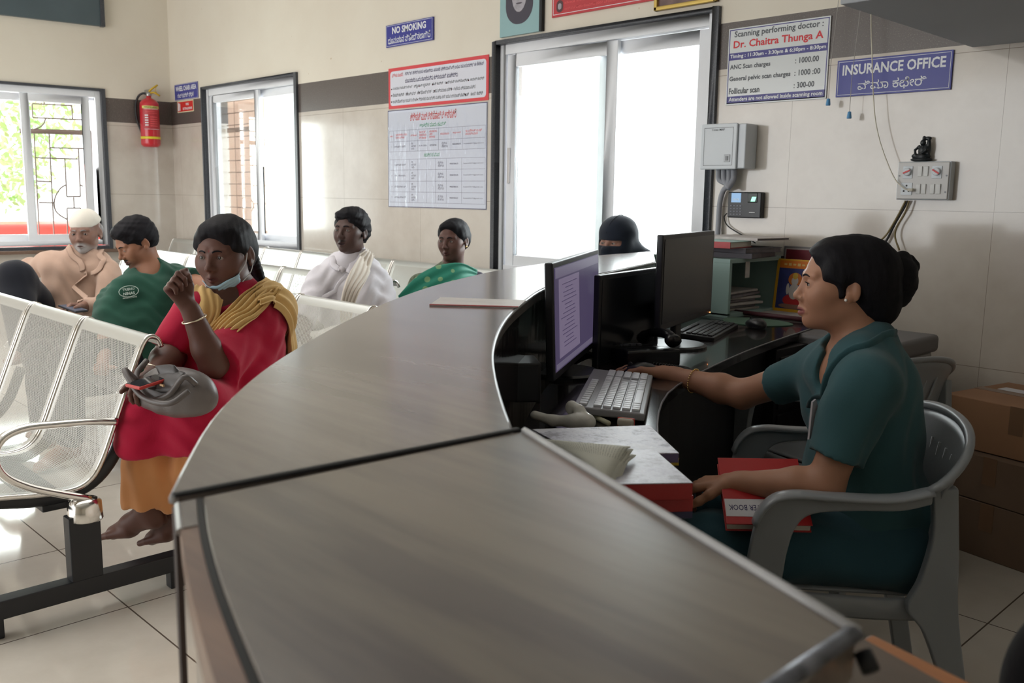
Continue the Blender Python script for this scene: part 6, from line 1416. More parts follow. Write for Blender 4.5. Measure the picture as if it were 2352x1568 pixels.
for k, (pp_, m, lab, r_) in enumerate((([(2085, 461), (2075, 480), (2055, 515), (2040, 545), (2020, 580)], 'cable_black', 'black wires running down from the switch board', 0.005), ([(2080, 461), (2065, 490), (2048, 520), (2035, 540), (2018, 556)], 'wire_olive', 'olive wire frayed below the switch board, left branch', 0.004), ([(2088, 461), (2078, 490), (2060, 520), (2056, 545), (2066, 575)], 'wire_olive', 'olive wire frayed below the switch board, right branch', 0.004))):
    if m == 'wire_olive': mat('wire_olive', srgb(132, 116, 78), 0.6)
    tag(MB().tube(spline([at(x, y, 1, WALL_Y-0.02-0.006*k) for x, y in pp_], 6), r_, 8).build('wire', MC[m], None, smooth=True), lab, 'wire')
# ================================================================ OFFICE FURNITURE
M_PLAS = mat('grey_plastic_chair', srgb(140, 144, 148), 0.3, var=0.06, vs=5)
def make_chair(label):
    root = empty('plastic_armchair', (0, 0, 0), 0, label, 'chair')
    # local: +y front, x side; seat
    mb = MB(); nu, nv = 14, 14; rows = []
    for i in range(nv+1):
        v = i/nv; y = 0.24-0.47*v; wd = 0.235-0.045*v; r_ = []
        for j in range(nu+1):
            u = 2*j/nu-1; z = 0.395-0.018*(1-u*u)*math.sin(PI*min(1, v*1.1))-0.02*max(0, 0.12-v)*6-0.01*v
            r_.append((u*wd, y, z))
        rows.append(r_)
    mb.grid(rows); mb.build('seat', M_PLAS, root, smooth=True, solid=0.006)
    # back shell
    def rim(u):       # top rim from arm to arm
        a = u*PI/2; return Vector((0.295*math.sin(a), -0.16-0.15*abs(math.cos(a))**0.8, 0.755-0.10*abs(u)**2.2))
    mb = MB(); rows = []; nu, nv = 28, 12
    for i in range(nv+1):
        v = i/nv; r_ = []
        for j in range(nu+1):
            u = -0.86+1.72*j/nu; t_ = rim(u); b_ = Vector((0.19*math.sin(u*PI/2)*1.05, -0.225-0.02*math.cos(u*PI/2), 0.385)); lo_ = 0.0+0.55*max(0, abs(u)-0.55)/0.31
            vv = lo_+(1-lo_)*v; p = b_.lerp(t_, vv); p.y += 0.03*math.sin(vv*PI); r_.append(tuple(p))
        rows.append(r_)
    mb.grid(rows); bk = mb.build('backrest', M_PLAS, root, smooth=True, solid=0.006)
    rp = [rim(-1+2*k/30) for k in range(31)]
    MB().tube(rp, 0.010, 8, sx=1.3).build('rim', M_PLAS, bk, smooth=True)
    # moulded fan grooves
    for k in range(7):
        a = -0.36+0.12*k; b = rim(a*1.1)
        MB().tube([Vector((a*0.42, -0.262, 0.66)).lerp(b, 0.30+0.0*k), Vector((a*0.30, -0.245, 0.50))], 0.004, 6).build('groove_rib', M_PLAS, bk, smooth=True)
    for s_ in (-1, 1):
        outer = spline([(0, -0.17, 0.655), (0, -0.08, 0.634), (0, 0.05, 0.630), (0, 0.15, 0.630), (0, 0.205, 0.612), (0, 0.238, 0.56), (0, 0.256, 0.45), (0, 0.272, 0.34)], 5)
        inner = spline([(0, 0.195, 0.36), (0, 0.168, 0.43), (0, 0.158, 0.50), (0, 0.140, 0.560), (0, 0.10, 0.592), (0, 0.0, 0.604), (0, -0.10, 0.610), (0, -0.17, 0.628)], 5)
        MX = Matrix(((0, 0, 1, 0), (1, 0, 0, 0), (0, 1, 0, 0), (0, 0, 0, 1)))
        xa, xb = sorted((s_*0.278, s_*0.300)); pl_ = [(p.y, p.z) for p in outer]+[(p.y, p.z) for p in inner]
        ar_ = MB().prism(pl_, xa, xb, M4=MX).build('armrest', M_PLAS, root, bevel=0.006)
        MB().tube([(s_*0.290, p.y, p.z) for p in outer[:26]], 0.026, 10, sx=1.0, sy=0.32, up=(0, 0, 1)).build('arm_pad', M_PLAS, ar_, smooth=True)
        lg_ = [(0.272, 0.36), (0.283, 0.2), (0.300, 0.0), (0.245, 0.0), (0.222, 0.22), (0.195, 0.36)]
        MB().prism(lg_, *sorted((s_*0.262, s_*0.292)), M4=MX).build('leg', M_PLAS, root, bevel=0.006)
        ro_ = spline([(0, -0.235, 0.66), (0, -0.250, 0.52), (0, -0.262, 0.38), (0, -0.300, 0.2), (0, -0.345, 0.0)], 5); ri_ = spline([(0, -0.290, 0.0), (0, -0.240, 0.2), (0, -0.185, 0.33), (0, -0.140, 0.385), (0, -0.165, 0.45), (0, -0.185, 0.55), (0, -0.175, 0.655)], 5)
        MB().prism([(p.y, p.z) for p in ro_]+[(p.y, p.z) for p in ri_], *sorted((s_*0.245, s_*0.275)), M4=MX).build('leg', M_PLAS, root, bevel=0.006)
        MB().tube(spline([(s_*0.250, 0.25, 0.37), (s_*0.243, 0.1, 0.368), (s_*0.238, -0.08, 0.366), (s_*0.236, -0.20, 0.372)], 5), 0.024, 8, sx=0.35, sy=1.1, up=(0, 0, 1)).build('seat_apron', M_PLAS, root, smooth=True)
    MB().tube([(-0.24, 0.245, 0.37), (0, 0.255, 0.365), (0.24, 0.245, 0.37)], 0.024, 8, sx=0.35, sy=1.1, up=(0, 0, 1)).build('seat_apron', M_PLAS, root, smooth=True)
    return root
ch = make_chair('grey moulded plastic armchair carrying the woman in teal uniform')
cf = V(-0.80, -0.60, 0); ch.scale = (1, 0.87, 1); ch.location = (-1.00, 2.06, 0); ch.rotation_euler = (0, 0, math.atan2(cf[1], cf[0])-PI/2)
ch2 = copy_tree(ch); ch2['label'] = 'empty grey plastic armchair near the printer, behind the seated woman'; ch2.location = (-1.42, 2.98, 0.0); ch2.rotation_euler = (0, 0, math.atan2(0.3, -0.95)-PI/2)
# ---------------- monitors
M_MONB = mat('monitor_black', srgb(26, 27, 32), 0.38); M_SCR_OFF = mat('screen_off', srgb(30, 32, 36), 0.22)
def make_monitor(label, base, w, h, nrm, zc, screen, stand=True, tilt=0.05, group=None):
    root = empty('computer_monitor', (base[0], base[1], base[2]), 0, label, 'monitor', group); n_ = nz([nrm[0], nrm[1], 0]); root.rotation_euler = (0, 0, math.atan2(n_[1], n_[0])+PI/2)   # screen faces local -y
    Rt = rotm(x=-tilt); zc = zc-base[2]
    MB().box((0, 0, zc), (w, 0.022, h), rot=Rt).build('housing', M_MONB, root, bevel=0.004); MB().box((0, 0.022, zc), (w*0.6, 0.03, h*0.6), rot=Rt).build('rear_bulge', M_MONB, root, bevel=0.012)
    so_ = MB().box((0, 0, 0), (w-0.03, 0.002, h-0.034)).build('screen', screen, root); so_.location = Rt @ Vector((0, -0.0115, 0.003)) + Vector((0, 0, zc)); so_.rotation_euler = (-tilt, 0, 0)
    if stand:
        MB().box((0, 0.03, (zc-h*0.25)/2+0.01), (0.06, 0.022, zc-h*0.25), rot=None).build('neck', M_MONB, root, bevel=0.006); MB().lathe([(0.11, 0.0), (0.11, 0.008), (0.10, 0.013), (0.001, 0.014)], (0, 0.03, 0), 28).build('base', M_MONB, root, smooth=False)
    return root, so_
def m_screen():
    t = NT('lit_screen'); t.set(color=(0.02, 0.02, 0.03), emit=srgb(104, 92, 128), emits=0.42, rough=0.35, spec=0.3); return t.mat
tl_, br_ = at(1247, 607, 2, 0), None
# corners of the lit monitor: near-left edge (1245..1290), right edge (1362..1380)
a_b = PD(1262, 735, 2.16); b_b = PD(1372, 705, 2.53)
def corner_frame(tl, tr, bl, br):
    tl, tr, bl, br = map(np.array, (tl, tr, bl, br)); c = (tl+tr+bl+br)/4; x = nz((tr-tl)+(br-bl)); return c, x, (np.linalg.norm(tr-tl)+np.linalg.norm(br-bl))/2, (np.linalg.norm(tl-bl)+np.linalg.norm(tr-br))/2
def mon_from_px(label, xL, yLt, yLb, xR, yRt, yRb, H_m, screen, group=None, zbase=DZ, tilt=0.0):
    dL = H_m/((yLb-yLt)/2114.3*1.03); dR = H_m/((yRb-yRt)/2114.3*1.03)
    L_, R__ = PD(xL, (yLt+yLb)/2, dL), PD(xR, (yRt+yRb)/2, dR); x = nz(R__-L_); x[2] = 0; x = nz(x); c = (L_+R__)/2; w_ = np.linalg.norm((R__-L_)[:2])
    n_ = V(x[1], -x[0], 0)
    print('monitor', label[:20], c, w_, dL, dR)
    return make_monitor(label, (c[0], c[1], zbase), w_, H_m, n_, c[2], screen, tilt=tilt, group=group)
mon1, sc1 = mon_from_px('lit computer monitor with purple window nearest the counter', 1262, 600, 866, 1368, 582, 790, 0.30, m_screen(), tilt=0.04)
W1 = [v.co.x for v in sc1.data.vertices]; w1_ = max(W1)-min(W1)
MB().box((-w1_*0.22, -0.0016, -0.002), (w1_*0.42, 0.0006, 0.205)).build('document_window', emis('window_lilac', srgb(150, 136, 166), 0.5), sc1)
MB().box((-w1_*0.0, -0.0014, 0.118), (w1_*0.98, 0.0006, 0.026)).build('title_bar', emis('bar_lilac', srgb(140, 130, 158), 0.45), sc1); MB().box((0, -0.0014, -0.122), (w1_*0.98, 0.0006, 0.014)).build('task_bar', emis('bar_lilac', srgb(140, 130, 158), 0.45), sc1)
for k in range(16): MB().box((-w1_*0.22-0.01*(k % 3), -0.0024, 0.085-0.011*k), (w1_*(0.30-0.05*((k*7) % 4)), 0.0005, 0.0025)).build('text_line', emis('line_dark', srgb(112, 98, 136), 0.4), sc1)
mon2, sc2 = mon_from_px('dark switched off monitor between the lit one and the far one', 1368, 640, 852, 1508, 612, 800, 0.29, M_SCR_OFF)
mon3, sc3 = mon_from_px('dark switched off monitor farthest from the camera with an orange standby light', 1512, 543, 758, 1631, 533, 718, 0.305, M_SCR_OFF)
ml_ = MB().box((0, 0, 0), (0.004, 0.002, 0.004)).build('standby_light', emis('led_orange', (1, 0.35, 0.12), 4), mon3); ml_.location = (0.5*0.0+max(v.co.x for v in sc3.data.vertices)-0.004, -0.0125, sc3.location.z-0.148)
# ---------------- keyboards & mice
def make_keyboard(label, c, d, L, Wd, mbody, mkey, keys=True):
    root = empty('keyboard', (c[0], c[1], c[2]), math.atan2(d[1], d[0]), label, 'keyboard')    # local x along the length
    MB().box((0, 0, 0.009), (L, Wd, 0.018), rot=rotm(x=0.06)).build('case', mbody, root, bevel=0.004)
    proto = None; n_c = 17; n_r = 5
    def key(x, y, w_, h_):
        nonlocal proto
        z = 0.0205+y*0.06
        if proto is None or abs(w_-kw) > 1e-6:
            o = MB().box((0, 0, 0), (w_, h_, 0.006)).build('key', mkey, root, bevel=0.0012, seg=1)
            if abs(w_-kw) < 1e-6: proto = o
        else: o = proto.copy(); COL.objects.link(o); o.parent = root
        o.location = (x, y, z); o.rotation_euler = (0.06, 0, 0)
    kw = L*0.64/15*0.86; pit = L*0.64/15; ph = Wd*0.66/5
    for r_ in range(5):
        y = Wd*0.16-ph*r_
        if r_ == 4:
            for k in (0, 1, 2, 11, 12, 13, 14): key(-L/2+L*0.03+pit*(k+0.5), y, kw, ph*0.84)
            key(-L/2+L*0.03+pit*7, y, pit*7.6, ph*0.84)
        else:
            for k in range(15): key(-L/2+L*0.03+pit*(k+0.5), y, kw, ph*0.84)
    for k in range(12): key(-L/2+L*0.03+pit*(k*1.22+0.6), Wd*0.36, kw, ph*0.62)
    for r_ in range(5):
        for k in range(4): key(L*0.5-L*0.03-pit*(k+0.5), Wd*0.16-ph*r_, kw, ph*0.84)
    for k in range(3):
        for r_ in (0, 1): key(L*0.165+pit*(k+0.0), Wd*0.16-ph*r_, kw, ph*0.84)
        key(L*0.165+pit*k, Wd*0.16-ph*4, kw, ph*0.84)
    key(L*0.165+pit, Wd*0.16-ph*3, kw, ph*0.84)
    return root
kz = DZ+0.03
kc = [at(x, y, 2, kz) for x, y in ((1338, 925), (1375, 845), (1488, 862), (1460, 958))]
kcen = sum(kc, Vector())/4; klen = ((kc[1]-kc[0]).length+(kc[2]-kc[3]).length)/2; kwid = ((kc[0]-kc[3]).length+(kc[1]-kc[2]).length)/2; kd = ((kc[1]-kc[0])+(kc[2]-kc[3])).normalized()
print('kb', kcen, klen, kwid)
make_keyboard('grey and white keyboard lit from the window, nearest the seated woman', (kcen.x, kcen.y, DZ+0.012), kd, klen, kwid, mat('kb_grey', srgb(150, 150, 156), 0.35), mat('key_pale', srgb(222, 224, 232), 0.35))
k2 = at(1625, 752, 2, DZ+0.02); make_keyboard('black keyboard in front of the far dark monitor', (k2.x, k2.y, DZ+0.001), (-0.35, 0.93, 0), 0.42, 0.15, mat('kb_black', srgb(34, 34, 38), 0.45), mat('key_black', srgb(44, 44, 48), 0.45))
def make_mouse(label, c, d, m):
    root = empty('computer_mouse', tuple(c), math.atan2(d[1], d[0])-PI/2, label, 'mouse')
    S_ = SDF(); S_.ell((0, 0, 0.010), (0.030, 0.055, 0.024)); S_.ell((0, -0.015, 0.014), (0.027, 0.035, 0.023)); S_.cut((0, 0, 0.0), (0, 0, -1), (-1, -1, -1), (1, 1, 1), 0.002)
    vs, fs = S_.mesh(0.003); np_mesh('shell', vs, fs, m, root); MB().lathe([(0.007, -0.003), (0.007, 0.003)], (0, 0.03, 0.031), 12, M4=Matrix.Rotation(PI/2, 4, 'Y')).build('scroll_wheel', M_GAP, root)
    return root
mh = wrr+hd_r*0.10; make_mouse('black mouse under the hand of the woman in teal', (mh[0], mh[1], DZ), hd_r, mat('mouse_black', srgb(22, 22, 26), 0.3))
m2p = at(1735, 745, 2, DZ+0.015); make_mouse('black mouse on the green mouse pad', (m2p.x, m2p.y, DZ+0.004), (-0.9, 0.4, 0), MC['mouse_black'])
mp = at(1735, 740, 2, DZ); pad = MB(); pad.prism([(mp.x+0.15*math.cos(a)*(1+0.08*math.sin(3*a)), mp.y+0.12*math.sin(a)) for a in [k*PI/14 for k in range(28)]], DZ+0.0005, DZ+0.0035)
tag(pad.build('mouse_pad', fabric('green_mousepad', srgb(66, 96, 78), 0.08), None), 'green mouse pad curling at its edge on the dark desk', 'mouse pad')
# ---------------- telephone
tp = at(1470, 815, 2, DZ+0.02); te = empty('desk_telephone', (tp.x, tp.y, DZ), math.atan2(0.45, -0.9), 'black desk telephone with coiled cord beside the dark monitors', 'telephone')
mb = MB(); mb.prism([(-0.10, 0), (0.10, 0), (0.10, 0.03), (-0.06, 0.055), (-0.10, 0.05)], -0.09, 0.09, M4=Matrix(((1, 0, 0, 0), (0, 0, 1, 0), (0, 1, 0, 0), (0, 0, 0, 1)))); mb.build('base', mat('phone_black', srgb(24, 24, 28), 0.25), te, bevel=0.006)
MB().tube(spline([(-0.10, -0.065, 0.075), (-0.05, -0.065, 0.092), (0.05, -0.065, 0.082), (0.11, -0.065, 0.055)], 6), [0.020]*3+[0.015]*13+[0.021]*3, 12, sx=1.3).build('handset', MC['phone_black'], te, smooth=True)
for r_ in range(4):
    for c_ in range(3): MB().box((0.01+0.022*r_, 0.0+0.024*c_, 0.052-0.0035*r_), (0.013, 0.015, 0.006)).build('key', mat('phone_key', srgb(70, 72, 76), 0.4), te, bevel=0.001)
MB().box((0.085, 0.03, 0.037), (0.026, 0.08, 0.003), rot=rotm(y=0.15)).build('green_label', mat('label_green', srgb(44, 92, 78), 0.4), te)
hx = []; pa_, pb_ = at(1500, 838, 2, DZ+0.015), at(1625, 862, 2, DZ+0.015)
for k in range(30*8):
    t_ = k/(30*8); c_ = pa_.lerp(pb_, t_)+Vector((0.02*math.sin(t_*5), 0.02*math.sin(t_*4), 0)); a = k*2*PI/8; hx.append(c_+Vector((0.0, 0.008*math.cos(a), 0.008*math.sin(a))))
hx_ = [Vector(p)-Vector(te.location) for p in hx]; iv = Matrix.Rotation(-te.rotation_euler.z, 3, 'Z'); MB().tube([iv @ p for p in hx_], 0.0022, 5).build('coiled_cord', MC['phone_black'], te, smooth=True)
# pale curved tape dispenser on the desk
hp0 = [at(x, y, 2, DZ+0.03) for x, y in ((1228, 955), (1262, 972), (1305, 970), (1340, 968))]
ho = empty('telephone_handset', tuple(hp0[1]), 0, 'off white curved tape dispenser lying on the desk under the lit monitor', 'dispenser')
ho.name = 'tape_dispenser'
cc = at(1290, 962, 2, DZ+0.02); hs_ = SDF(); dx = (hp0[3]-hp0[0]); dx.z = 0; dx.normalize(); dy_ = Vector((-dx.y, dx.x, 0)); L0 = np.array(hp0[0]); 
q = lambda a, b, c: np.array(cc)*[1, 1, 0]+np.array(dx)*a+np.array(dy_)*b+V(0, 0, DZ+c)
hs_.chain([q(-0.065, 0.0, 0.022), q(-0.02, 0, 0.014), q(0.03, 0, 0.018), q(0.062, 0.0, 0.020)], (0.010, 0.011, 0.015, 0.016), 0.012); hs_.chain([q(0.062, 0, 0.020), q(0.035, 0.02, 0.040), q(0.015, 0.03, 0.046)], (0.014, 0.010, 0.010), 0.010); hs_.ell(q(0.012, 0.03, 0.040), (0.017, 0.010, 0.017), None, 0.005)
vs, fs = hs_.mesh(0.003); localize(np_mesh('body', vs, fs, mat('aged_white_plastic', srgb(226, 224, 218), 0.25), None), ho)
pn = [at(1342, 945, 2, DZ+0.006), at(1398, 972, 2, DZ+0.006)]; tag(MB().tube([pn[0], pn[0].lerp(pn[1], 0.12), pn[1]], [0.003, 0.0055, 0.006], 10).build('pen', mat('pen_cream', srgb(206, 204, 176), 0.35), None, smooth=True), 'cream pen lying in front of the keyboard', 'pen')
er = at(1438, 968, 2, DZ+0.01); eo = empty('eraser', (er.x, er.y, DZ), 0.4, 'small white eraser with a red stripe by the keyboard', 'eraser'); MB().box((0, 0, 0.009), (0.038, 0.022, 0.018)).build('body', mat('rubber_white', srgb(206, 198, 184), 0.6), eo, bevel=0.005); MB().box((0, 0, 0.009), (0.039, 0.005, 0.0186)).build('red_stripe', M_SIGNRED, eo)
# ---------------- notebooks, newspaper, red registers
def book(name, label, cat, px, z0, th, mc_, mp_, group=None, cols=None, wob=0.0):
    """px: four pixel corners at height z0+th"""
    c4 = [at(x, y, 2, z0+th) for x, y in px]; cen = sum(c4, Vector())/4; root = empty(name, (cen.x, cen.y, z0), 0, label, cat, group)
    l_ = [Vector((p.x-cen.x, p.y-cen.y)) for p in c4]
    MB().prism([(p.x, p.y) for p in l_], 0, 0.0025).build('back_cover', mc_, root, bevel=0.0008); MB().prism([(p.x*0.965, p.y*0.965) for p in l_], 0.0025, th-0.0025).build('pages', mp_, root); MB().prism([(p.x, p.y) for p in l_], th-0.0025, th).build('front_cover', cols or mc_, root, bevel=0.0008)
    a, b = l_[2], l_[3]; MB().prism([(a.x, a.y), (b.x, b.y), (b.x*0.97, b.y*0.97), (a.x*0.97, a.y*0.97)], 0.0, th).build('spine', mc_, root, bevel=0.001)
    return root
M_PAGES = mat('page_edges', srgb(214, 208, 196), 0.8, var=0.05, vs=200)
M_REDB = mat('register_red', srgb(180, 44, 46), 0.35, var=0.08, vs=10)
def m_marble(name, a, b, c):
    t = NT(name); co = t.coord(); t.set(color=t.ramp(t.noise(co, 22, 5, 0.7), [(0.35, a), (0.52, b), (0.7, c)]), rough=0.4); return t.mat
M_MARB = m_marble('marbled_cover', srgb(176, 172, 190), srgb(214, 214, 226), srgb(150, 146, 160))
zr = DZ
rb = [(1330, 1075), (1500, 1040), (1592, 1120), (1380, 1125)]
def off(px, dx, dy): return [(x+dx, y+dy) for x, y in px]
b3 = book('register_book', 'navy register book, bottom of the stack behind the near counter', 'book', [(1320, 1090), (1502, 1052), (1592, 1160), (1380, 1168)], zr, 0.022, mat('register_navy', srgb(58, 58, 96), 0.4), M_PAGES, 'stacked registers')
b2 = book('register_book', 'red register book, middle of the stack behind the near counter', 'book', [(1320, 1072), (1502, 1044), (1593, 1138), (1380, 1144)], zr+0.022, 0.026, M_REDB, M_PAGES, 'stacked registers')
b1_ = book('register_book', 'red register book with pale marbled cover, topmost of its stack', 'book', [(1320, 1050), (1502, 1030), (1592, 1108), (1378, 1112)], zr+0.048, 0.028, M_REDB, M_PAGES, 'stacked registers', M_MARB)
def m_worn():
    t = NT('worn_paper'); co = t.coord(); n1 = t.noise(co, 30, 6, 0.7); c = t.ramp(n1, [(0.38, srgb(140, 136, 152)), (0.47, srgb(208, 208, 222)), (0.6, srgb(226, 226, 236)), (0.78, srgb(180, 178, 196))]); t.set(color=c, rough=0.4); t.bump(n1, 0.4, 0.004); return t.mat
nb1 = book('notebook', 'yellow edged notebook under the worn paper covered one', 'book', [(1225, 985), (1495, 985), (1560, 1052), (1330, 1050)], zr+0.03, 0.014, mat('notebook_yellow', srgb(206, 176, 60), 0.5), M_PAGES)
nb2 = book('notebook', 'worn notebook covered in torn white and lilac paper on the desk', 'book', [(1222, 985), (1492, 976), (1560, 1040), (1330, 1042)], zr+0.044, 0.018, mat('notebook_lilac', srgb(96, 84, 120), 0.5), M_PAGES, None, m_worn())
nb0 = book('notebook', 'dark notebook at the bottom of the pile beside the eraser', 'book', [(1240, 1000), (1490, 995), (1545, 1058), (1340, 1066)], zr, 0.03, mat('notebook_dark', srgb(52, 42, 52), 0.5), M_PAGES)
def m_news():
    t = NT('newsprint'); uv = t.n.new('ShaderNodeUVMap').outputs[0]; sep = t.n.new('ShaderNodeSeparateXYZ'); t.l.new(uv, sep.inputs[0])
    ln_ = t.math('GREATER_THAN', t.math('FRACT', t.math('MULTIPLY', sep.outputs[0], 34)), 0.62); br_ = t.math('GREATER_THAN', t.noise(uv, 60, 2), 0.47); fr_ = t.math('MULTIPLY', t.math('GREATER_THAN', sep.outputs[1], 0.12), t.math('LESS_THAN', sep.outputs[1], 0.5))
    t.set(color=t.mix(t.math('MULTIPLY', t.math('MULTIPLY', ln_, br_), t.math('MULTIPLY', fr_, 0.4)), srgb(222, 222, 210), srgb(100, 100, 94)), rough=0.8); return t.mat
M_NEWS = m_news(); zn = zr+0.085
np_ = empty('newspaper', tuple(at(1370, 1050, 2, zn)), 0, 'folded green grey newspaper curling over the red registers', 'newspaper')
A_ = [at(x, y, 2, zn+dz)-Vector(np_.location) for x, y, dz in ((1225, 1008, 0.0), (1300, 1014, 0.012), (1380, 1020, 0.016), (1448, 1026, 0.012))]; B_ = [at(x, y, 2, zn+dz)-Vector(np_.location) for x, y, dz in ((1330, 1066, -0.004), (1352, 1082, 0.0), (1375, 1098, 0.0), (1398, 1114, -0.012))]
for k, dz in enumerate((0, -0.006, -0.012)):
    rows = []
    for i in range(9):
        t_ = i/8; rows.append([tuple(a.lerp(b, t_)+Vector((0.004*k, 0.003*k, dz+0.010*math.sin(t_*PI)+0.0022*math.sin(t_*9+k*2)))) for a, b in zip(resample(A_, 10), resample(B_, 10))])
    MB().grid(rows, uv=[[(j/9, i/8) for j in range(10)] for i in range(9)]).build('page_sheet', M_NEWS, np_, smooth=True, solid=0.0015)
# flyer on the counter
fc = [at(x, y, 2, CZ+0.002) for x, y in ((1012, 683), (1208, 690), (1190, 706), (986, 701))]; fcn = sum(fc, Vector())/4
fl_ = empty('leaflet', (fcn.x, fcn.y, CZ), 0, 'white leaflet with a red edge lying on the far countertop', 'leaflet'); l_ = [(p.x-fcn.x, p.y-fcn.y) for p in fc]
MB().prism(l_, 0.0006, 0.0030).build('sheet', mat('leaflet_white', srgb(220, 214, 210), 0.4, var=0.1, vs=16), fl_); a, b = Vector(l_[2]), Vector(l_[3]); d_ = (Vector(l_[0])-b)*0.07
MB().prism([tuple(a), tuple(b), tuple(b+d_), tuple(a+d_)], 0.001, 0.0042).build('red_edge', M_REDB, fl_)
# book in the lap
lp = [PD(*q_) for q_ in ((1640, 1128, 2.07), (1655, 1203, 2.0), (1850, 1192, 1.96), (1826, 1062, 2.22), (1700, 1062, 2.26))]
ctr_ = (lp[0]+lp[2])/2; ax1 = nz(IMG_R*0.98+V(0, 0, 0.03)+IMG_F*(-0.1)); nrm_ = nz(V(0, 0, 1)*0.83-IMG_F*0.45-IMG_R*0.05); nrm_ = nz(nrm_-ax1*(nrm_@ax1)); ax2 = np.cross(nrm_, ax1)
bk = empty('register_book', (0, 0, 0), 0, 'red register book lying on the lap of the woman in teal, under her arm', 'book'); cb_ = PD(1752, 1132, 2.10)-nrm_*0.014
bk.matrix_world = Matrix([[ax1[i], ax2[i], nrm_[i], cb_[i]] for i in range(3)]+[[0, 0, 0, 1]])
MB().box((0, 0, 0.0015), (0.185, 0.205, 0.003)).build('back_cover', M_REDB, bk, bevel=0.001); MB().box((0.0, 0.0, 0.012), (0.178, 0.198, 0.018)).build('pages', M_PAGES, bk); MB().box((0, 0, 0.0225), (0.185, 0.205, 0.003)).build('front_cover', M_REDB, bk, bevel=0.001)
MB().box((-0.03, -0.055, 0.0243), (0.12, 0.052, 0.0006)).build('title_label', mat('label_paper', srgb(212, 210, 214), 0.6), bk); text_mesh('REGISTER BOOK', 'title_text', NAVY_INK, bk, Matrix.Translation((-0.03, -0.055, 0.0249)) @ Matrix.Rotation(PI, 4, 'Z'), 0.105, 0.016, 0.006)
# ---------------- shelf cabinet with files by the wall
M_TEALC = mat('pale_teal_laminate', srgb(150, 176, 172), 0.5)
cb0 = at(1640, 700, 1, 3.45); sx0, sx1 = -2.62, -2.18; sy0, sy1 = 3.42, 3.86
sh = empty('desk_shelf', ((sx0+sx1)/2, (sy0+sy1)/2, DZ), 0, 'open pale green desk shelf full of papers against the wall', 'shelf')
top_z = 0.985-DZ
SW, SD = sx1-sx0, sy1-sy0
for (c_, d_, n_) in (((0, 0, top_z), (SW, SD, 0.018), 'top_board'), ((0, 0, 0.009), (SW, SD, 0.018), 'bottom_board'), ((0, SD/2-0.009, top_z/2), (SW, 0.018, top_z-0.018), 'side_board'), ((0, -SD/2+0.009, top_z/2), (SW, 0.018, top_z-0.018), 'side_board'), ((-SW/2+0.006, 0, top_z/2), (0.01, SD-0.036, top_z-0.02), 'back_board')):
    MB().box(c_, d_).build(n_, M_TEALC, sh, bevel=0.001)
MB().box((SW/2+0.001, SD/2-0.009, top_z/2), (0.004, 0.020, top_z+0.018)).build('dark_edge_strip', M_GAP, sh)
rg2 = np.random.default_rng(12)
M_PAP = mat('aged_paper', srgb(190, 184, 180), 0.8, var=0.12, vs=30); M_PAPD = mat('grey_file_paper', srgb(126, 120, 124), 0.8, var=0.15, vs=30)
labs = ['loose', 'thick', 'thin', 'dog eared', 'folded', 'tied', 'crumpled', 'bottom']
for k in range(7):
    th_ = 0.011; st__ = MB(); c_ = (rg2.uniform(-0.015, 0.012)-2.335, 3.585+rg2.uniform(-0.02, 0.02), DZ+0.018+0.0125*k); rz = rg2.uniform(-0.12, 0.12)
    w_, h_ = 0.24, 0.28; rows_t = []; st__.box((0, 0, th_/2), (w_, h_, th_)); o = st__.build('paper_bundle', M_PAPD if k % 2 else M_PAP, None, bevel=0.003); o.location = c_; o.rotation_euler = (rg2.uniform(-0.02, 0.02), 0, rz)
    tag(o, '%s paper bundle inside the desk shelf' % ['lowest', 'second lowest', 'third from the bottom', 'middle', 'third from the top', 'second highest', 'topmost'][k], 'papers', 'papers in the shelf')
zt = DZ+top_z+0.009
def file_(label, c, w_, h_, th_, rz, mc_, mp_=M_PAGES, name='file_folder', inner=None):
    r_ = empty(name, c, rz, label, 'folder', 'files on the desk shelf'); MB().box((0, 0, 0.0012), (w_, h_, 0.0024)).build('back_cover', mc_, r_); MB().box((0.0, 0, th_/2), (w_*0.97, h_*0.97, th_-0.005)).build('pages', mp_, r_, bevel=0.001); MB().box((0, 0, th_-0.0012), (w_, h_, 0.0024)).build('front_cover', inner or mc_, r_); MB().box((0, -h_/2, th_/2), (w_, 0.004, th_)).build('spine', mc_, r_, bevel=0.001); return r_
file_('grey worn file at the bottom of the pile on the desk shelf', (-2.34, 3.64, zt), 0.36, 0.28, 0.022, 0.15, mat('file_grey', srgb(96, 92, 100), 0.6), M_PAPD)
file_('dark grey file second in the pile on the desk shelf', (-2.32, 3.66, zt+0.0225), 0.34, 0.26, 0.022, -0.1, MC['file_grey'], M_PAPD)
file_('red file with a pale green cover on the desk shelf', (-2.34, 3.52, zt+0.045), 0.28, 0.22, 0.028, 0.12, M_REDB, M_PAGES, inner=mat('file_green', srgb(168, 200, 194), 0.4))
file_('white printed folder on top of the pile on the desk shelf', (-2.33, 3.74, zt+0.074), 0.36, 0.24, 0.012, -0.1, mat('printed_white', srgb(206, 198, 196), 0.5, var=0.15, vs=14), M_PAPD)
tag(MB().box((-2.174, 3.55, 0.945), (0.002, 0.034, 0.07)).build('paper_slip', M_PAP, None), 'narrow white paper slip hanging from the shelf top', 'paper')
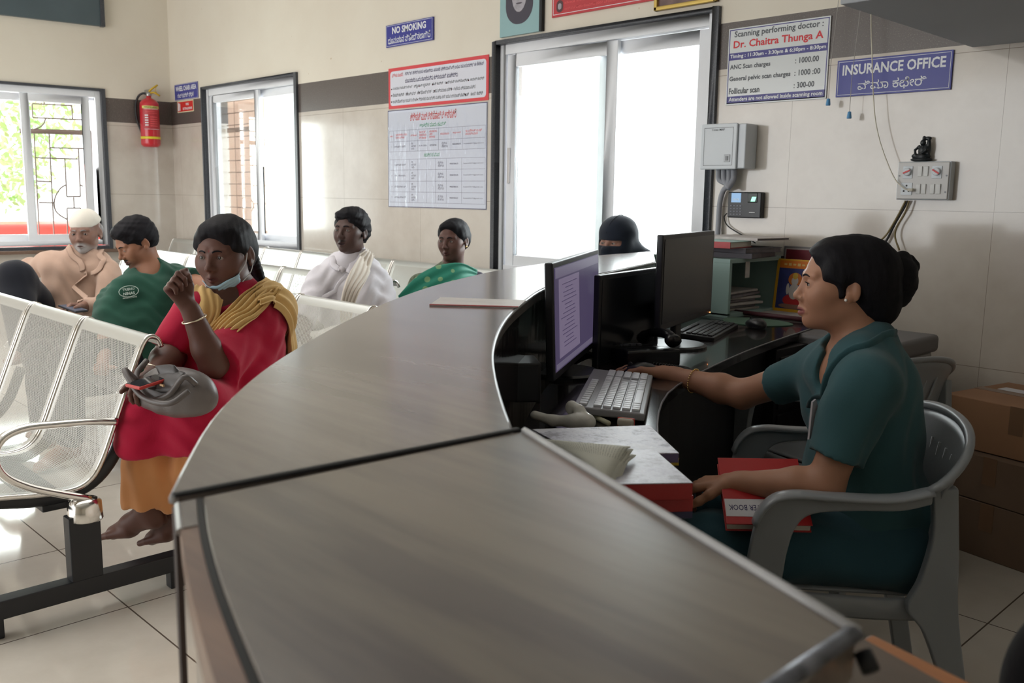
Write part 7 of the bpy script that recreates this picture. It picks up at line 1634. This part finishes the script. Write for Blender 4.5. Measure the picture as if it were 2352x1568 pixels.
# pictures leaning at the wall
def leaning(name, label, x0, x1, z0, z1, y, mf, mi, tilt=-0.08):
    w_, h_ = x1-x0, z1-z0; r_ = empty(name, ((x0+x1)/2, y, z0), 0, label, 'picture'); r_.rotation_euler = (tilt, 0, 0)
    MB().box((0, 0, h_/2), (w_, 0.012, h_)).build('frame', mf, r_, bevel=0.002); MB().box((0, -0.0068, h_/2), (w_-0.03, 0.001, h_-0.03)).build('picture', mi, r_); return r_, w_, h_
fr0, w_, h_ = leaning('framed_picture', 'maroon framed notice leaning behind the yellow bordered picture', -2.19, -1.99, 0.84, 1.04, 3.87, mat('frame_dark_silver', srgb(120, 116, 118), 0.4), mat('maroon_print', srgb(110, 34, 46), 0.3, var=0.15, vs=20))
MB().box((0, -0.0063, h_/2), (w_-0.018, 0.0008, h_-0.018)).build('white_mount', mat('mount', srgb(170, 160, 160), 0.5), fr0)
for k in range(5): MB().box((-0.03+0.003*(k%2), -0.0085, h_*0.5+0.010*k), (0.07-0.012*(k%3), 0.0006, 0.003)).build('print_line', mat('faint_ink', srgb(180, 130, 136), 0.5), fr0)
fr1, w_, h_ = leaning('deity_picture', 'yellow bordered picture of a seated deity on the office desk', -2.185, -1.985, DZ+0.005, 0.985, 3.80, mat('frame_yellow', srgb(226, 170, 40), 0.45, var=0.08), mat('picture_blue', srgb(56, 62, 120), 0.4, var=0.25, vs=18), -0.12)
pz = -0.0076
def dsk(name, x, z, rx, rz_, m, k=0): MB().sphere((x, pz-0.0006*k, z), (rx, 0.0006, rz_), 16).build(name, m, fr1)
MB().box((0, pz, h_-0.024), (w_-0.03, 0.001, 0.034)).build('orange_banner', mat('banner_orange', srgb(232, 128, 36), 0.5), fr1)
for k in range(6): MB().box((-0.055+0.022*k, pz-0.0012, h_-0.024), (0.014, 0.0006, 0.008+0.004*(k%2))).build('banner_mark', mat('banner_ink', srgb(240, 200, 120), 0.5), fr1)
dsk('halo', 0.0, 0.150, 0.034, 0.030, mat('halo_orange', srgb(214, 120, 50), 0.5), 1); dsk('robe', 0.0, 0.055, 0.052, 0.028, mat('robe_red', srgb(190, 40, 44), 0.5), 1); dsk('figure_body', 0.0, 0.095, 0.026, 0.036, mat('figure_white', srgb(206, 198, 194), 0.5), 2); dsk('figure_head', 0.0, 0.142, 0.017, 0.020, MC['figure_white'], 3); dsk('crown', 0.0, 0.165, 0.013, 0.015, mat('crown_gold', srgb(220, 180, 70), 0.5), 4)
for s_ in (-1, 1): dsk('figure_arm', s_*0.032, 0.105, 0.008, 0.026, MC['figure_white'], 2)
dsk('ground_band', 0.0, 0.028, 0.070, 0.012, mat('ground_tan', srgb(150, 110, 96), 0.5), 1)
tag(MB().box((-2.0, 3.70, DZ+0.004), (0.55, 0.26, 0.006), rot=rotm(z=0.1)).build('papers', M_PAP, None), 'white papers spread on the far end of the office desk', 'papers')
tag(MB().tube([(-2.28, 3.56, DZ+0.014), (-2.05, 3.54, DZ+0.016), (-1.82, 3.57, DZ+0.012)], 0.010, 8).build('rolled_file', mat('maroon_file', srgb(84, 40, 50), 0.5), None, smooth=True), 'maroon file edge lying across the papers on the far desk', 'folder')
# sheets behind the lit monitor
pz0 = [PD(1205, 700, 2.9), PD(1238, 680, 3.1), PD(1208, 845, 3.1), PD(1180, 780, 2.9)]
tag(MB().add([tuple(p) for p in pz0]+[tuple(p+IMG_F*0.002) for p in pz0], [(0, 1, 2, 3), (7, 6, 5, 4), (0, 4, 5, 1), (1, 5, 6, 2), (2, 6, 7, 3), (3, 7, 4, 0)]).build('paper_sheet', M_PAPD, None), 'grey paper sheet hanging inside the counter behind the lit monitor', 'paper')
spk = PD(1185, 880, 2.35); so2 = empty('speaker', (spk[0], spk[1], DZ), math.atan2(-0.6, 0.8)+PI/2, 'black box speaker under the counter lip beside the lit monitor', 'speaker'); MB().box((0, 0, 0.05), (0.11, 0.12, 0.10)).build('case', M_MONB, so2, bevel=0.004); MB().box((0, -0.061, 0.05), (0.095, 0.002, 0.085)).build('grille', mat('grille_dark', srgb(40, 42, 48), 0.6), so2)
# ---------------- printer
pr_ = empty('printer', (-1.86, 3.42, 0), 0, 'grey office printer standing behind the seated woman near the wall', 'printer')
# printer on a small stand
pr_.location = (-1.60, 3.50, 0); pr_.rotation_euler = (0, 0, 0.0)
M_PRN = mat('printer_grey', srgb(148, 146, 146), 0.45); M_PRD = mat('printer_dark', srgb(104, 102, 104), 0.5)
MB().box((0, 0, 0.56), (0.38, 0.40, 0.22)).build('case', M_PRN, pr_, bevel=0.02, seg=3); MB().box((0, 0, 0.70), (0.41, 0.43, 0.07)).build('lid', M_PRD, pr_, bevel=0.018, seg=3); MB().box((0.06, -0.205, 0.60), (0.12, 0.01, 0.05)).build('control_panel', M_PRD, pr_, bevel=0.004)
MB().box((-0.03, -0.203, 0.53), (0.34, 0.01, 0.012)).build('tray_slot', M_GAP, pr_); MB().box((0.192, -0.06, 0.60), (0.006, 0.05, 0.04)).build('side_vent', M_PRD, pr_); MB().box((-0.1, -0.206, 0.62), (0.004, 0.003, 0.004)).build('power_light', emis('led_green', (0.1, 1, 0.6), 3), pr_)
stn = empty('printer_stand', (-1.60, 3.50, 0), 0, 'dark stand under the grey printer', 'stand'); MB().box((0, 0, 0.43), (0.40, 0.42, 0.03)).build('top_board', M_DARKW, stn)
for x in (-0.17, 0.17):
    for y in (-0.18, 0.18): MB().box((x, y, 0.207), (0.035, 0.035, 0.415)).build('leg', M_DARKW, stn)
tag(MB().box((-1.78, WALL_Y-0.006, 0.80), (0.16, 0.003, 0.16)).build('paper_sheet', M_PAP, None), 'white paper sheet taped to the wall above the printer', 'paper')
# ---------------- cardboard boxes
def m_card(name, c):
    t = NT(name); co = t.coord(); t.set(color=t.ramp(t.noise(co, 6, 5), [(0.3, tuple(x*0.88 for x in c)), (0.7, c)]), rough=0.85); return t.mat
M_CARD = m_card('cardboard', srgb(158, 118, 88)); M_CARD2 = m_card('cardboard_dull', srgb(120, 98, 80)); M_TAPE = mat('brown_tape', srgb(124, 96, 74), 0.3)
def carton(label, c, d, rz, m):
    r_ = empty('cardboard_box', (c[0], c[1], c[2]), rz, label, 'box', 'stacked cartons by the wall'); MB().box((0, 0, d[2]/2), d).build('carton', m, r_, bevel=0.004)
    MB().box((0, 0, d[2]+0.0006), (d[0]*1.001, 0.05, 0.001)).build('tape', M_TAPE, r_); MB().box((0.02, -d[1]/2-0.0008, d[2]-0.05), (0.05, 0.001, 0.1)).build('tape', M_TAPE, r_); return r_
cz_rot = math.atan2(0.085, -0.33)+PI
cA = carton('dull brown cardboard box, bottom of the stack by the office wall', (-1.03, 3.60, 0), (0.52, 0.44, 0.20), -0.22, M_CARD2)
cB = carton('brown cardboard box in the middle of the stack by the office wall', (-1.03, 3.60, 0.202), (0.54, 0.44, 0.165), -0.24, M_CARD2)
cC = carton('warm brown cardboard box with white shipping label, topmost of the stack', (-0.98, 3.62, 0.370), (0.50, 0.42, 0.185), -0.2, M_CARD)
MB().box((-0.14, 0.06, 0.1868), (0.10, 0.06, 0.001)).build('shipping_label', mat('label_paper', srgb(200, 198, 196), 0.6), cC)
tag(MB().box((-0.70, 3.38, 0.05), (0.16, 0.1, 0.1)).build('carton', mat('red_pack', srgb(180, 40, 44), 0.5), None, bevel=0.003), 'red packet standing on the floor at the right picture edge', 'box')
# office cable
cbp = [PD(1835, 930, 2.8), PD(1825, 960, 2.78), PD(1800, 985, 2.78), PD(1790, 1020, 2.8)]
# seated cutout under desk: pedestal
ped = empty('drawer_pedestal', (-1.95, 3.3, 0), 0, 'dark drawer pedestal under the far end of the desk', 'cabinet'); MB().box((0, 0, 0.35), (0.45, 0.5, 0.70)).build('body', MC['desk_black'], ped, bevel=0.003)
for k in range(3): MB().box((0.228, 0, 0.13+0.22*k), (0.012, 0.46, 0.2)).build('drawer', MC['desk_black'], ped, bevel=0.003)
# black cloth bag at the bottom right corner
bb = SDF(); c0 = PD(2478, 1600, 0.72)
bb.ell(c0, (0.055, 0.05, 0.075)); bb.disp = folds(0.002, 3, 40); vs, fs = bb.mesh(0.004); bbo = np_mesh('black_bag', vs, fs, fabric('black_canvas', srgb(20, 20, 26), 0.1), None); tag(bbo, 'black cloth bag blurred at the bottom right corner', 'bag')
